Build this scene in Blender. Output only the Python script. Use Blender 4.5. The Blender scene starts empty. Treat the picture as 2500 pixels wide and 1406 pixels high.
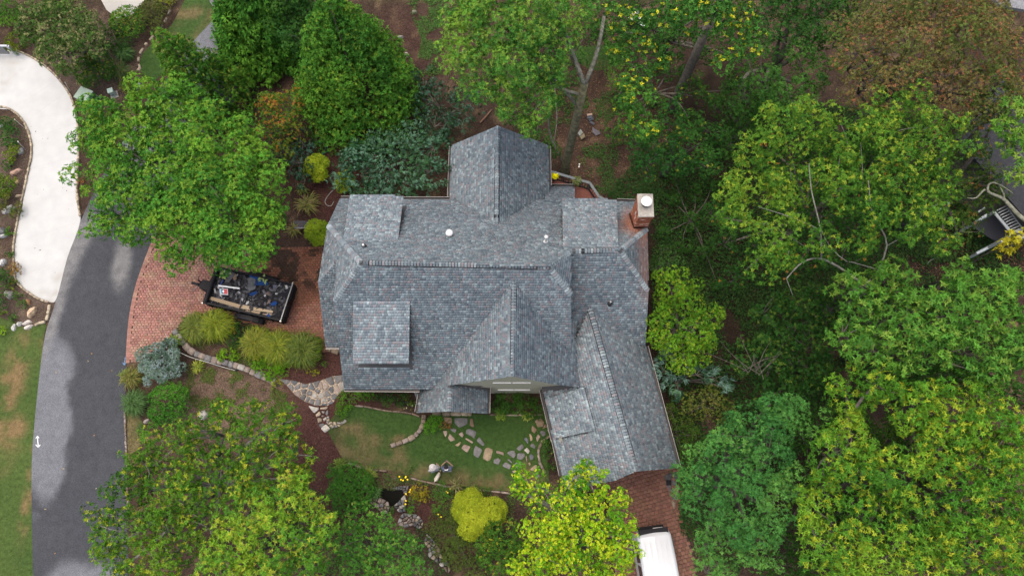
import bpy, bmesh, math, random
import numpy as np
from mathutils import Vector, Matrix
from mathutils.geometry import delaunay_2d_cdt

random.seed(11); RNG = np.random.default_rng(11)
S = bpy.context.scene
C = S.collection
# ------------------------------------------------------------------ camera, sky, sun, exposure
F_PX, CAM_H, TILT = 1780.0, 42.0, math.radians(15.6)
cd = bpy.data.cameras.new('camera'); cam = bpy.data.objects.new('camera', cd); C.objects.link(cam)
cam.location = (0, 0, CAM_H); cam.rotation_euler = (TILT, 0, 0)
cd.sensor_width = 36.0; cd.lens = 36.0 * F_PX / 2500.0; cd.clip_start = 0.5; cd.clip_end = 600
S.camera = cam
SUN_EL, SUN_AZ = math.radians(77), math.radians(-60)      # high and veiled by cloud, a little to the left of the picture
w = bpy.data.worlds.new('World'); S.world = w; w.use_nodes = True
nt = w.node_tree; bg = nt.nodes['Background']
sky = nt.nodes.new('ShaderNodeTexSky'); sky.sky_type = 'NISHITA'; sky.sun_disc = False
sky.sun_elevation = SUN_EL; sky.sun_rotation = SUN_AZ; sky.dust_density = 7.0; sky.ozone_density = 0.4; sky.air_density = 1.0
nt.links.new(sky.outputs[0], bg.inputs[0]); bg.inputs[1].default_value = 0.14
sd = bpy.data.lights.new('sun', 'SUN'); sd.energy = 1.25; sd.angle = math.radians(115); sd.color = (1.0, 0.975, 0.93)
so = bpy.data.objects.new('sun', sd); C.objects.link(so)
sdir = Vector((math.sin(SUN_AZ) * math.cos(SUN_EL), math.cos(SUN_AZ) * math.cos(SUN_EL), math.sin(SUN_EL)))
so.rotation_euler = sdir.to_track_quat('Z', 'Y').to_euler()
S.view_settings.view_transform = 'Standard'; S.view_settings.look = 'None'
S.view_settings.gamma = 1; S.view_settings.exposure = 1.0; S.view_settings.use_curve_mapping = False
S.cycles.max_bounces = 5; S.cycles.diffuse_bounces = 2; S.cycles.transmission_bounces = 4; S.cycles.transparent_max_bounces = 4

# ------------------------------------------------------------------ survey helpers: where a sight line meets a height or a plane
O = np.array([0.0, 0.0, CAM_H]); CT, ST = math.cos(TILT), math.sin(TILT)
def ray(u, v):
    dx = (u - 1250) / F_PX; dy = (703 - v) / F_PX
    return np.array([dx, dy * CT + ST, dy * ST - CT])
def P(u, v, z=0.0):
    r = ray(u, v); return O + r * ((z - CAM_H) / r[2])
def on(u, v, pl):
    r = ray(u, v); return O + r * ((pl[1] - pl[0] @ O) / (pl[0] @ r))
def plane3(a, b, c):
    n = np.cross(np.array(b) - a, np.array(c) - a); n = n / np.linalg.norm(n)
    if n[2] < 0: n = -n
    return (n, float(n @ a))
def plane_pg(p, gx, gy):       # through p with dz/dx = gx, dz/dy = gy
    n = np.array([-gx, -gy, 1.0]); n /= np.linalg.norm(n); return (n, float(n @ np.array(p)))
def pz(pl, x, y): return (pl[1] - pl[0][0] * x - pl[0][1] * y) / pl[0][2]
def mpp(u, v, z): return abs(P(u + 1, v, z)[0] - P(u, v, z)[0])      # metres per pixel at height z
def inpoly(x, y, poly):
    x = np.asarray(x, float); y = np.asarray(y, float); c = np.zeros(x.shape, bool); n = len(poly); j = n - 1
    for i in range(n):
        xi, yi = poly[i][0], poly[i][1]; xj, yj = poly[j][0], poly[j][1]
        if yi != yj:
            c ^= ((yi > y) != (yj > y)) & (x < (xj - xi) * (y - yi) / (yj - yi) + xi)
        j = i
    return c
def hash2(ix, iy, s):
    h = (ix.astype(np.int64) * 374761393 + iy.astype(np.int64) * 668265263 + s * 974711) & 0x7fffffff
    h = ((h ^ (h >> 13)) * 1274126177) & 0x7fffffff
    return ((h ^ (h >> 16)) & 0xffff) / 65535.0
def vn(x, y, scale=1.0, s=0):
    x = np.asarray(x, float) / scale; y = np.asarray(y, float) / scale
    ix = np.floor(x); iy = np.floor(y); fx = x - ix; fy = y - iy
    fx = fx * fx * (3 - 2 * fx); fy = fy * fy * (3 - 2 * fy)
    a = hash2(ix, iy, s); b = hash2(ix + 1, iy, s); c = hash2(ix, iy + 1, s); d = hash2(ix + 1, iy + 1, s)
    return a * (1 - fx) * (1 - fy) + b * fx * (1 - fy) + c * (1 - fx) * fy + d * fx * fy
def fbm(x, y, scale, s=0, o=4):
    r = 0; a = 0.5; t = 0
    for k in range(o):
        r = r + a * vn(x, y, scale / 2 ** k, s + 17 * k); t += a; a *= 0.55
    return r / t
def smooth(e0, e1, x):
    t = np.clip((x - e0) / (e1 - e0), 0, 1); return t * t * (3 - 2 * t)
def catmull(pts, n=6, closed=False):
    pts = [np.array(p, float) for p in pts]; out = []; m = len(pts)
    for i in range(m if closed else m - 1):
        if closed: p0, p1, p2, p3 = pts[i - 1], pts[i], pts[(i + 1) % m], pts[(i + 2) % m]
        else: p0, p1, p2, p3 = pts[max(i - 1, 0)], pts[i], pts[i + 1], pts[min(i + 2, m - 1)]
        for k in range(n):
            t = k / n
            out.append(0.5 * ((2 * p1) + (-p0 + p2) * t + (2 * p0 - 5 * p1 + 4 * p2 - p3) * t * t + (-p0 + 3 * p1 - 3 * p2 + p3) * t ** 3))
    if not closed: out.append(pts[-1])
    return out

# ------------------------------------------------------------------ materials
def mat(name, color=(0.5, 0.5, 0.5), rough=0.8, attr=False, noise=None, bump=None, metal=0.0, spec=0.3, speck=None, transl=0.0):
    m = bpy.data.materials.new(name); m.use_nodes = True; n = m.node_tree; b = n.nodes['Principled BSDF']
    b.inputs['Roughness'].default_value = rough; b.inputs['Metallic'].default_value = metal
    b.inputs['Specular IOR Level'].default_value = spec; b.inputs['Base Color'].default_value = (*color, 1)
    src = None
    if attr:
        a = n.nodes.new('ShaderNodeAttribute'); a.attribute_name = 'Col'; src = a.outputs['Color']
    geo = None
    def pos():
        nonlocal geo
        if geo is None: geo = n.nodes.new('ShaderNodeNewGeometry')
        return geo.outputs['Position']
    def mult(src, fac_out, lo, hi):
        mr = n.nodes.new('ShaderNodeMapRange'); mr.inputs[1].default_value = 0.3; mr.inputs[2].default_value = 0.7
        mr.inputs[3].default_value = lo; mr.inputs[4].default_value = hi; n.links.new(fac_out, mr.inputs[0])
        mx = n.nodes.new('ShaderNodeMix'); mx.data_type = 'RGBA'; mx.blend_type = 'MULTIPLY'; mx.inputs['Factor'].default_value = 1
        if src is None: mx.inputs['A'].default_value = (*color, 1)
        else: n.links.new(src, mx.inputs['A'])
        n.links.new(mr.outputs[0], mx.inputs['B']); return mx.outputs['Result']
    for nz in (noise or []):
        t = n.nodes.new('ShaderNodeTexNoise'); t.inputs['Scale'].default_value = nz[0]; t.inputs['Detail'].default_value = 4
        n.links.new(pos(), t.inputs['Vector']); src = mult(src, t.outputs['Fac'], 1 - nz[1], 1 + nz[1])
    if speck:
        t = n.nodes.new('ShaderNodeTexVoronoi'); t.inputs['Scale'].default_value = speck[0]; n.links.new(pos(), t.inputs['Vector'])
        sp = n.nodes.new('ShaderNodeSeparateColor'); n.links.new(t.outputs['Color'], sp.inputs[0])
        src = mult(src, sp.outputs[0], 1 - speck[1], 1 + speck[1])
    if src is not None: n.links.new(src, b.inputs['Base Color'])
    if bump:
        t = n.nodes.new('ShaderNodeTexNoise'); t.inputs['Scale'].default_value = bump[0]; t.inputs['Detail'].default_value = 3
        n.links.new(pos(), t.inputs['Vector']); bp = n.nodes.new('ShaderNodeBump'); bp.inputs['Strength'].default_value = bump[1]
        bp.inputs['Distance'].default_value = 0.2 / bump[0]; n.links.new(t.outputs['Fac'], bp.inputs['Height']); n.links.new(bp.outputs[0], b.inputs['Normal'])
    if transl > 0:
        tr = n.nodes.new('ShaderNodeBsdfTranslucent'); ms = n.nodes.new('ShaderNodeMixShader'); ms.inputs[0].default_value = transl
        if src is not None: n.links.new(src, tr.inputs[0])
        else: tr.inputs[0].default_value = (*color, 1)
        n.links.new(b.outputs[0], ms.inputs[1]); n.links.new(tr.outputs[0], ms.inputs[2])
        n.links.new(ms.outputs[0], n.nodes['Material Output'].inputs[0])
    return m
M = {}
M['leaf'] = mat('leaf', rough=0.75, attr=True, spec=0.05, transl=0.2)
M['needle'] = mat('needle', rough=0.8, attr=True, spec=0.05, transl=0.12)
M['bark'] = mat('bark', (0.075, 0.066, 0.055), 0.95, noise=[(6, 0.45), (40, 0.3)], bump=(30, 0.8))
M['bark_grey'] = mat('bark_grey', (0.14, 0.135, 0.115), 0.95, noise=[(5, 0.4), (30, 0.35)], bump=(30, 0.6))
M['bark_moss'] = mat('bark_moss', (0.085, 0.082, 0.048), 0.95, noise=[(4, 0.5), (25, 0.5)], bump=(25, 0.8))
M['ground'] = mat('ground', rough=0.95, attr=True, noise=[(1.3, 0.2), (9, 0.3), (45, 0.3)], speck=(34, 0.4), bump=(22, 0.8), spec=0.08)
M['lawn'] = mat('lawn', rough=0.9, attr=True, noise=[(5, 0.22), (40, 0.35)], bump=(45, 0.6), spec=0.1)
M['blade'] = mat('blade', rough=0.6, attr=True, spec=0.2, transl=0.25)
M['asphalt'] = mat('asphalt', rough=0.85, attr=True, noise=[(2.2, 0.10), (60, 0.28)], speck=(38, 0.2), bump=(80, 0.3), spec=0.1)
M['concrete'] = mat('concrete', rough=0.85, attr=True, noise=[(1.5, 0.05), (30, 0.05)], spec=0.2)
M['paver'] = mat('paver', rough=0.85, attr=True, noise=[(30, 0.15)], bump=(60, 0.3), spec=0.1)
M['joint'] = mat('joint', (0.045, 0.032, 0.026), 0.95, noise=[(8, 0.35)])
M['stone'] = mat('stone', rough=0.9, attr=True, noise=[(7, 0.2), (30, 0.25)], bump=(18, 0.7), spec=0.08)
M['shingle'] = mat('shingle', rough=0.9, attr=True, noise=[(0.9, 0.08), (70, 0.10)], bump=(90, 0.3), spec=0.05)
M['deck_under'] = mat('roof_deck', (0.05, 0.05, 0.052), 0.9)
M['vent_black'] = mat('vent_black', (0.012, 0.012, 0.014), 0.7)
M['gutter'] = mat('gutter_bronze', (0.03, 0.027, 0.027), 0.45, metal=0.2)
M['trim'] = mat('trim', (0.20, 0.19, 0.18), 0.6, noise=[(3, 0.1)])
M['white'] = mat('white_paint', (0.5, 0.5, 0.49), 0.45)
M['siding'] = mat('siding', (0.36, 0.345, 0.265), 0.8, noise=[(12, 0.12)])
M['glass'] = mat('window_glass', (0.02, 0.03, 0.03), 0.08, spec=0.6)
M['brick'] = mat('brick', rough=0.9, attr=True, noise=[(20, 0.25)])
M['mortar'] = mat('mortar', (0.30, 0.26, 0.22), 0.95, noise=[(20, 0.15)])
M['steel'] = mat('steel', (0.4, 0.4, 0.4), 0.35, metal=0.9, noise=[(4, 0.12)])
M['whitemetal'] = mat('white_metal', (0.46, 0.46, 0.455), 0.4)
M['black_metal'] = mat('black_metal', (0.008, 0.008, 0.010), 0.5, spec=0.12)
M['grey_metal'] = mat('grey_metal', (0.18, 0.185, 0.19), 0.5, metal=0.4)
M['rubber'] = mat('rubber', (0.015, 0.015, 0.015), 0.85)
M['grey_rail'] = mat('grey_rail', (0.12, 0.135, 0.135), 0.7, noise=[(8, 0.12)])
M['deck_wood'] = mat('deck_wood', (0.16, 0.055, 0.038), 0.7, noise=[(5, 0.15), (40, 0.1)])
M['attr'] = mat('painted_surface', rough=0.7, attr=True, noise=[(15, 0.12)], spec=0.3)
M['attr_matte'] = mat('matte_surface', rough=0.95, attr=True, noise=[(9, 0.22)], spec=0.1, bump=(20, 0.5))
M['water'] = mat('pond_water', (0.0015, 0.002, 0.0015), 0.25, spec=0.012)

# ------------------------------------------------------------------ mesh builders
def mesh_np(name, V, F4, cols=None, mt=None, F3=None, smoothf=False):
    me = bpy.data.meshes.new(name); V = np.asarray(V, np.float32)
    F4 = np.zeros((0, 4), np.int32) if F4 is None else np.asarray(F4, np.int32).reshape(-1, 4)
    F3 = np.zeros((0, 3), np.int32) if F3 is None else np.asarray(F3, np.int32).reshape(-1, 3)
    me.vertices.add(len(V)); me.vertices.foreach_set('co', V.ravel())
    nl = F4.size + F3.size; me.loops.add(nl)
    me.loops.foreach_set('vertex_index', np.concatenate([F4.ravel(), F3.ravel()]))
    npol = len(F4) + len(F3); me.polygons.add(npol)
    starts = np.concatenate([np.arange(len(F4)) * 4, F4.size + np.arange(len(F3)) * 3]).astype(np.int32)
    me.polygons.foreach_set('loop_start', starts)
    if smoothf: me.polygons.foreach_set('use_smooth', np.ones(npol, bool))
    me.update(calc_edges=True)
    if cols is not None: set_cols(me, cols)
    if mt: me.materials.append(mt)
    return me
def set_cols(me, cols):
    cols = np.asarray(cols, np.float32)
    if cols.ndim == 1: cols = np.tile(cols, (len(me.vertices), 1))
    a = me.color_attributes.new('Col', 'FLOAT_COLOR', 'POINT')
    a.data.foreach_set('color', np.concatenate([np.clip(cols[:, :3], 0, 1), np.ones((len(cols), 1), np.float32)], 1).ravel())
def link(name, me, parent=None, kind=None, label=None, cat=None, group=None):
    o = bpy.data.objects.new(name, me); C.objects.link(o)
    if parent is not None: o.parent = parent
    if kind: o['kind'] = kind
    tag(o, label, cat, group); return o
def tag(o, label=None, cat=None, group=None):
    if label: o['label'] = label
    if cat: o['category'] = cat
    if group: o['group'] = group
    return o
def thing(name, label, cat, loc=(0, 0, 0), rz=0.0, group=None):
    o = bpy.data.objects.new(name, None); C.objects.link(o); o.empty_display_size = 0.3
    o.location = loc; o.rotation_euler = (0, 0, rz); return tag(o, label, cat, group)
class MB:
    def __init__(s): s.v = []; s.f = []; s.c = []
    def add(s, vs, fs, col=(0.5, 0.5, 0.5)):
        b = len(s.v); s.v += [tuple(p) for p in vs]; s.f += [tuple(i + b for i in f) for f in fs]; s.c += [tuple(col)] * len(vs)
    def box(s, x0, x1, y0, y1, z0, z1, col=(0.5, 0.5, 0.5), mtx=None):
        vs = [(x0, y0, z0), (x1, y0, z0), (x1, y1, z0), (x0, y1, z0), (x0, y0, z1), (x1, y0, z1), (x1, y1, z1), (x0, y1, z1)]
        if mtx is not None: vs = [tuple(mtx @ Vector(p)) for p in vs]
        s.add(vs, [(0, 3, 2, 1), (4, 5, 6, 7), (0, 1, 5, 4), (1, 2, 6, 5), (2, 3, 7, 6), (3, 0, 4, 7)], col)
    def beam(s, a, b, wd, ht, col=(0.5, 0.5, 0.5), up=(0, 0, 1)):      # a box from a to b, width wd, height ht
        a = Vector(a); b = Vector(b); d = (b - a); L = d.length; d.normalize(); u = Vector(up); sd_ = d.cross(u)
        if sd_.length < 1e-5: sd_ = d.cross(Vector((1, 0, 0)))
        sd_.normalize(); u = sd_.cross(d)
        vs = []
        for p in (a, b):
            for sx, sz in ((-1, -1), (1, -1), (1, 1), (-1, 1)): vs.append(p + sd_ * sx * wd / 2 + u * sz * ht / 2)
        s.add(vs, [(0, 1, 2, 3), (7, 6, 5, 4), (0, 4, 5, 1), (1, 5, 6, 2), (2, 6, 7, 3), (3, 7, 4, 0)], col)
    def tube(s, pts, rad, n=6, col=(0.5, 0.5, 0.5), cap=True):
        pts = [Vector(p) for p in pts]; b = len(s.v); rad = rad if hasattr(rad, '__len__') else [rad] * len(pts)
        prev = None
        for i, p in enumerate(pts):
            d = (pts[min(i + 1, len(pts) - 1)] - pts[max(i - 1, 0)]).normalized()
            a = prev - d * prev.dot(d) if prev is not None else d.orthogonal()
            if a.length < 1e-6: a = d.orthogonal()
            a.normalize(); prev = a; c = d.cross(a)
            for k in range(n):
                t = 2 * math.pi * k / n; s.v.append(tuple(p + (a * math.cos(t) + c * math.sin(t)) * rad[i])); s.c.append(tuple(col))
        for i in range(len(pts) - 1):
            for k in range(n):
                k2 = (k + 1) % n; s.f.append((b + i * n + k, b + i * n + k2, b + (i + 1) * n + k2, b + (i + 1) * n + k))
        if cap:
            s.f.append(tuple(b + k for k in reversed(range(n)))); e = b + (len(pts) - 1) * n; s.f.append(tuple(e + k for k in range(n)))
    def lathe(s, prof, n=14, col=(0.5, 0.5, 0.5), at=(0, 0, 0)):
        b = len(s.v)
        for r, z in prof:
            for k in range(n):
                t = 2 * math.pi * k / n; s.v.append((at[0] + r * math.cos(t), at[1] + r * math.sin(t), at[2] + z)); s.c.append(tuple(col))
        for i in range(len(prof) - 1):
            for k in range(n):
                k2 = (k + 1) % n; s.f.append((b + i * n + k, b + i * n + k2, b + (i + 1) * n + k2, b + (i + 1) * n + k))
        s.f.append(tuple(b + k for k in reversed(range(n)))); e = b + (len(prof) - 1) * n; s.f.append(tuple(e + k for k in range(n)))
    def mesh(s, name, mt, smoothf=False):
        me = bpy.data.meshes.new(name); me.from_pydata(s.v, [], s.f); set_cols(me, np.array(s.c)); me.materials.append(mt)
        if smoothf: me.polygons.foreach_set('use_smooth', np.ones(len(me.polygons), bool))
        return me
    def build(s, name, mt, parent=None, smoothf=False, **kw): return link(name, s.mesh(name, mt, smoothf), parent, **kw)
def sheet(poly, z, colfn, step=0.35):       # a flat polygon with inner points that carry colour
    poly = [np.array(p[:2], float) for p in poly]; pts = []
    for i, p in enumerate(poly):
        q = poly[(i + 1) % len(poly)]; n = max(1, int(np.linalg.norm(q - p) / step))
        for k in range(n): pts.append(p + (q - p) * k / n)
    nb = len(pts); A = np.array(pts)
    gx, gy = np.meshgrid(np.arange(A[:, 0].min(), A[:, 0].max(), step), np.arange(A[:, 1].min(), A[:, 1].max(), step))
    gx = gx.ravel() + RNG.uniform(-.1, .1, gx.size) * step; gy = gy.ravel() + RNG.uniform(-.1, .1, gy.size) * step
    k = inpoly(gx, gy, A); I = np.stack([gx[k], gy[k]], 1)
    allp = [Vector(p) for p in pts] + [Vector(p) for p in I]
    ov, oe, of, *_ = delaunay_2d_cdt(allp, [], [list(range(nb))], 1, 1e-4)
    V = np.array([(p.x, p.y, z) for p in ov]); T3 = np.array([f for f in of if len(f) == 3])
    a, b, c = V[T3[:, 0]], V[T3[:, 1]], V[T3[:, 2]]; cr = np.cross(b - a, c - a)[:, 2]
    T3[cr < 0] = T3[cr < 0][:, ::-1]
    return V, T3, colfn(V[:, 0], V[:, 1])
def mixc(a, b, t): t = np.asarray(t)[:, None]; return np.asarray(a) * (1 - t) + np.asarray(b) * t
def pxpoly(l, z=0.0): return [P(u, v, z)[:2] for u, v in l]
# ------------------------------------------------------------------ the setting: ground, lawns, road, drives
def g_ell(x, y, u, v, ru, rv, rot=0.0, soft=0.45, s=0):      # a soft, ragged patch centred where (u,v) meets the ground
    c = P(u, v); m = mpp(u, v, 0); dx = x - c[0]; dy = y - c[1]; a = math.radians(rot)
    ex = (dx * math.cos(a) + dy * math.sin(a)) / (ru * m); ey = (-dx * math.sin(a) + dy * math.cos(a)) / (rv * m)
    d = np.sqrt(ex * ex + ey * ey) + (fbm(x, y, 1.6, 70 + s) - 0.5) * 0.9
    return 1 - smooth(1 - soft, 1 + soft, d)
def ground_col(x, y):
    f = fbm(x, y, 3.0, 1); f2 = fbm(x, y, 0.5, 2, 3)
    c = mixc((0.024, 0.016, 0.012), (0.046, 0.030, 0.022), f)          # bark mulch and leaf mould
    c = mixc(c, (0.12, 0.085, 0.05), smooth(0.55, 0.8, f2) * 0.55)
    red = g_ell(x, y, 800, 1040, 130, 260) + g_ell(x, y, 790, 880, 130, 90, s=1) + g_ell(x, y, 820, 450, 80, 140, s=2) + g_ell(x, y, 1040, 1240, 60, 60, s=3) + 0.4 * g_ell(x, y, 980, 120, 90, 130, s=4)
    c = mixc(c, mixc((0.028, 0.012, 0.011), (0.055, 0.025, 0.022), f2), np.clip(red, 0, 1) * 0.85)
    c = mixc(c, mixc((0.068, 0.046, 0.034), (0.11, 0.078, 0.056), f2), np.clip(g_ell(x, y, 560, 985, 150, 95, 0, s=5), 0, 1) * 0.8)   # bare earth
    c = mixc(c, mixc((0.05, 0.036, 0.029), (0.085, 0.063, 0.05), f2), np.clip(g_ell(x, y, 70, 700, 110, 120, s=6) + g_ell(x, y, 40, 420, 80, 150, s=7) + g_ell(x, y, 190, 170, 150, 120, s=8), 0, 1) * 0.75)
    tree_shade = g_ell(x, y, 1720, 640, 190, 330, s=9) + g_ell(x, y, 1990, 1250, 160, 260, s=12) + g_ell(x, y, 2350, 620, 160, 100, s=13) + g_ell(x, y, 1780, 260, 120, 120, s=14)
    c = mixc(c, mixc((0.012, 0.009, 0.007), (0.026, 0.019, 0.012), f2), np.clip(tree_shade, 0, 1) * 0.9)  # shade under the tall trees painted into the soil colour
    lf = g_ell(x, y, 1450, 400, 130, 190, s=10)
    c = mixc(c, mixc((0.045, 0.028, 0.021), (0.10, 0.062, 0.04), smooth(0.45, 0.7, f2)), np.clip(lf, 0, 1) * 0.7)
    out = np.maximum(smooth(-4.5, -7, y), np.maximum(smooth(33, 36, np.abs(x)), smooth(31, 34, y)))      # rough grass beyond the garden
    return mixc(c, mixc((0.026, 0.045, 0.014), (0.05, 0.075, 0.022), f2), out * smooth(.3, .6, fbm(x, y, 4, 5)) * .85)
gx, gy = np.meshgrid(np.linspace(-42, 42, 240), np.linspace(-14, 42, 170)); nx = 240
GV = np.stack([gx.ravel(), gy.ravel(), np.zeros(gx.size)], 1)
i = np.arange(170 - 1)[:, None] * nx + np.arange(nx - 1)[None, :]; i = i.ravel()
GF = np.stack([i, i + 1, i + 1 + nx, i + nx], 1)
b0 = len(GV); far = [(-300, -300), (300, -300), (300, 300), (-300, 300)]; near = [0, nx - 1, 170 * nx - 1, 169 * nx]
GV2 = np.concatenate([GV, [(x, y, 0) for x, y in far]])
GF = np.concatenate([GF, [(b0 + k, b0 + (k + 1) % 4, near[(k + 1) % 4], near[k]) for k in range(4)]])
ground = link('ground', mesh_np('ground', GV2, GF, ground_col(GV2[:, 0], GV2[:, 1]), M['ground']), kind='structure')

def lawn_col(dry):
    def fn(x, y):
        f = fbm(x, y, 2.2, 31); f2 = fbm(x, y, 0.7, 33, 3)
        c = mixc((0.021, 0.048, 0.011), (0.038, 0.068, 0.017), f)
        d = np.zeros_like(x)
        for a in dry: d = np.maximum(d, g_ell(x, y, *a[:4], a[4] if len(a) > 4 else 0, 0.5, s=int(a[0]) % 97))
        return mixc(c, mixc((0.085, 0.066, 0.031), (0.12, 0.09, 0.047), f2), np.clip(d * (smooth(.25, .75, f2) * 1.1), 0, 0.8))
    return fn
def blades(name, poly, n, colfn, hgt, z0, parent=None, lean=0.6):
    A = np.array([p[:2] for p in poly]); lo, hi = A.min(0), A.max(0)
    x = RNG.uniform(lo[0], hi[0], n); y = RNG.uniform(lo[1], hi[1], n); k = inpoly(x, y, A); x, y = x[k], y[k]; m = len(x)
    col = colfn(x, y) * RNG.uniform(0.65, 1.5, (m, 1)); t = RNG.uniform(0, 6.283, m); ww = RNG.uniform(0.008, 0.02, m); h = hgt * RNG.uniform(0.5, 1.3, m)
    ln = RNG.uniform(0.1, lean, m) * h
    V = np.empty((m, 3, 3)); V[:, 0] = np.stack([x - np.sin(t) * ww, y + np.cos(t) * ww, np.full(m, z0)], 1)
    V[:, 1] = np.stack([x + np.sin(t) * ww, y - np.cos(t) * ww, np.full(m, z0)], 1)
    V[:, 2] = np.stack([x + np.cos(t) * ln, y + np.sin(t) * ln, z0 + h], 1)
    me = mesh_np(name, V.reshape(-1, 3), None, np.repeat(col, 3, 0), M['blade'], np.arange(m * 3).reshape(-1, 3))
    return link(name, me, parent, kind='stuff')
# the lawn in front of the house
LAWN_A = [(800, 1040), (830, 1000), (870, 990), (940, 1003), (1000, 1012), (1035, 1020), (1060, 1012), (1100, 1008), (1200, 1012), (1330, 1012), (1352, 1060), (1335, 1100), (1340, 1160), (1330, 1200),
          (1260, 1200), (1150, 1190), (1090, 1180), (1030, 1170), (960, 1150), (880, 1140), (845, 1130), (815, 1080)]
LAWN_B = [(-60, 795), (60, 800), (110, 790), (108, 820), (95, 930), (84, 1040), (78, 1130), (78, 1250), (84, 1500), (100, 1800), (-200, 1800), (-200, 1200)]
LAWN_C = [(350, 130), (420, 60), (480, -40), (585, -40), (535, 35), (470, 105), (420, 150), (375, 200), (345, 175)]
LAWN_D = [(1400, 130), (1470, 110), (1540, 130), (1510, 165), (1440, 170)]
LAWN_E = [(307, 1010), (330, 1010), (352, 1040), (345, 1080), (318, 1130), (312, 1180), (311, 1060)]
colA = lawn_col([(880, 1090, 90, 45, -20), (1000, 1150, 130, 28, -8), (960, 1070, 30, 14), (1200, 1180, 120, 22), (1090, 1170, 60, 20), (850, 1050, 40, 20), (1290, 1170, 40, 40)])
colB0 = lawn_col([(30, 980, 34, 120, 5), (70, 850, 30, 40), (80, 1150, 10, 200)])
colB = lambda x, y: colB0(x, y) * np.array([1.35, 1.12, 1.15])
colC = lawn_col([(520, 50, 18, 70, -30), (450, 40, 50, 20, 30), (420, 110, 40, 25)])
colE = lawn_col([(325, 1050, 30, 60)])
for pl_, cf, st, nb in ((LAWN_A, colA, 0.3, 26000), (LAWN_B, colB, 0.3, 22000), (LAWN_C, colC, 0.35, 9000), (LAWN_D, lawn_col([]), 0.4, 3000), (LAWN_E, colE, 0.25, 2500)):
    pp = pxpoly([tuple(q) for q in catmull(pl_, 3, True)]); V, T3, c = sheet(pp, 0.010, cf, st)
    lw = link('lawn', mesh_np('lawn', V, None, c, M['lawn'], T3), kind='structure')
    if pl_ is LAWN_A: front_lawn = lw
    blades('lawn_grass', pp, nb, lambda x, y, cf=cf: cf(x, y) * 1.25, 0.045, 0.010)
# asphalt road
ROAD_L = [(150, 2300), (100, 1800), (84, 1500), (78, 1250), (78, 1130), (84, 1040), (95, 930), (110, 820), (135, 740), (160, 640), (195, 545), (255, 420), (330, 300), (400, 200), (470, 105), (537, 28), (575, -60)]
ROAD_R = [(700, -60), (668, 60), (608, 195), (540, 290), (450, 420), (378, 585), (350, 650), (330, 710), (316, 790), (309, 880), (306, 1010), (307, 1180), (312, 1330), (318, 1500), (334, 1800), (385, 2300)]
def road_col(x, y):
    f = fbm(x, y, 1.2, 41); f2 = fbm(x, y, 0.25, 43, 3)
    c = mixc((0.034, 0.0365, 0.042), (0.043, 0.0455, 0.051), f)
    pale = np.zeros_like(x)
    for a in ((122, 1000, 50, 200, 2, 0.14), (115, 1165, 40, 70, 0, 0.3), (140, 890, 40, 70, 10, 0.3), (190, 1420, 75, 45, 0, 0.4), (505, 90, 60, 95, -35, 0.3), (250, 1400, 40, 20, 0, .4), (330, 330, 90, 60, 0, .4)):
        pale = np.maximum(pale, g_ell(x, y, *a[:5], a[5], s=int(a[1]) % 31))
    c = mixc(c, mixc((0.09, 0.095, 0.106), (0.115, 0.12, 0.131), f), np.clip(pale, 0, 1) * 0.95)
    edge = np.zeros_like(x)
    for a in ((170, 640, 22, 130, -14, 0.7), (125, 800, 14, 110, -8, 0.7), (205, 560, 25, 40, 0, .7), (300, 640, 20, 60, 0, .6)):
        edge = np.maximum(edge, g_ell(x, y, *a[:5], a[5], s=int(a[1]) % 29))
    return mixc(c, (0.15, 0.148, 0.148), np.clip(edge * (0.25 + f2), 0, 0.75))
rp = pxpoly([tuple(q) for q in catmull(ROAD_L, 4)] + [tuple(q) for q in catmull(ROAD_R, 4)])
V, T3, c = sheet(rp, 0.018, road_col, 0.22); road = link('road', mesh_np('road', V, None, c, M['asphalt'], T3), kind='structure')
def flat_strip(name, pts, wd, z, mt, parent, col, label=None):
    mb = MB()
    for a, b in zip(pts[:-1], pts[1:]):
        d = (b - a)[:2]; d = d / np.linalg.norm(d); n = np.array([-d[1], d[0]]) * wd / 2
        mb.add([(a[0] - n[0], a[1] - n[1], z), (b[0] - n[0], b[1] - n[1], z), (b[0] + n[0], b[1] + n[1], z), (a[0] + n[0], a[1] + n[1], z)], [(0, 1, 2, 3)], col)
    o = mb.build(name, mt, parent)
    if label: o['label'] = label
    return o
ar = [P(u, v) for u, v in ((92, 1064), (94, 1091))]
mb = MB()
def stroke(mb, a, b, wd, z, col):
    d = (b - a)[:2]; d = d / np.linalg.norm(d); n = np.array([-d[1], d[0]]) * wd / 2
    mb.add([(a[0] - n[0], a[1] - n[1], z), (a[0] + n[0], a[1] + n[1], z), (b[0] + n[0], b[1] + n[1], z), (b[0] - n[0], b[1] - n[1], z)], [(3, 2, 1, 0)], col)
wc = (0.5, 0.5, 0.5)
for k_, (a, b, ww_) in enumerate((((92, 1066), (94, 1089), 0.05), ((92, 1064), (88, 1070), 0.045), ((92, 1064), (96, 1069), 0.045), ((94, 1091), (88, 1085), 0.05), ((94, 1091), (99, 1085), 0.05))):
    stroke(mb, P(*a), P(*b), ww_, 0.022 + 0.0012 * k_, wc)
mb.build('painted_arrow', M['attr'], road, label='white double headed arrow sprayed near the left edge of the road')
mb = MB(); bc = (0.07, 0.16, 0.28)
for k_, (a, b, ww_) in enumerate((((306, 872), (304, 889), 0.035), ((304, 891), (300, 885), 0.035), ((304, 891), (308, 886), 0.035))): stroke(mb, P(*a), P(*b), ww_, 0.022 + 0.0012 * k_, bc)
mb.build('painted_arrow', M['attr'], road, label='small blue arrow sprayed at the right edge of the road')
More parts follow.
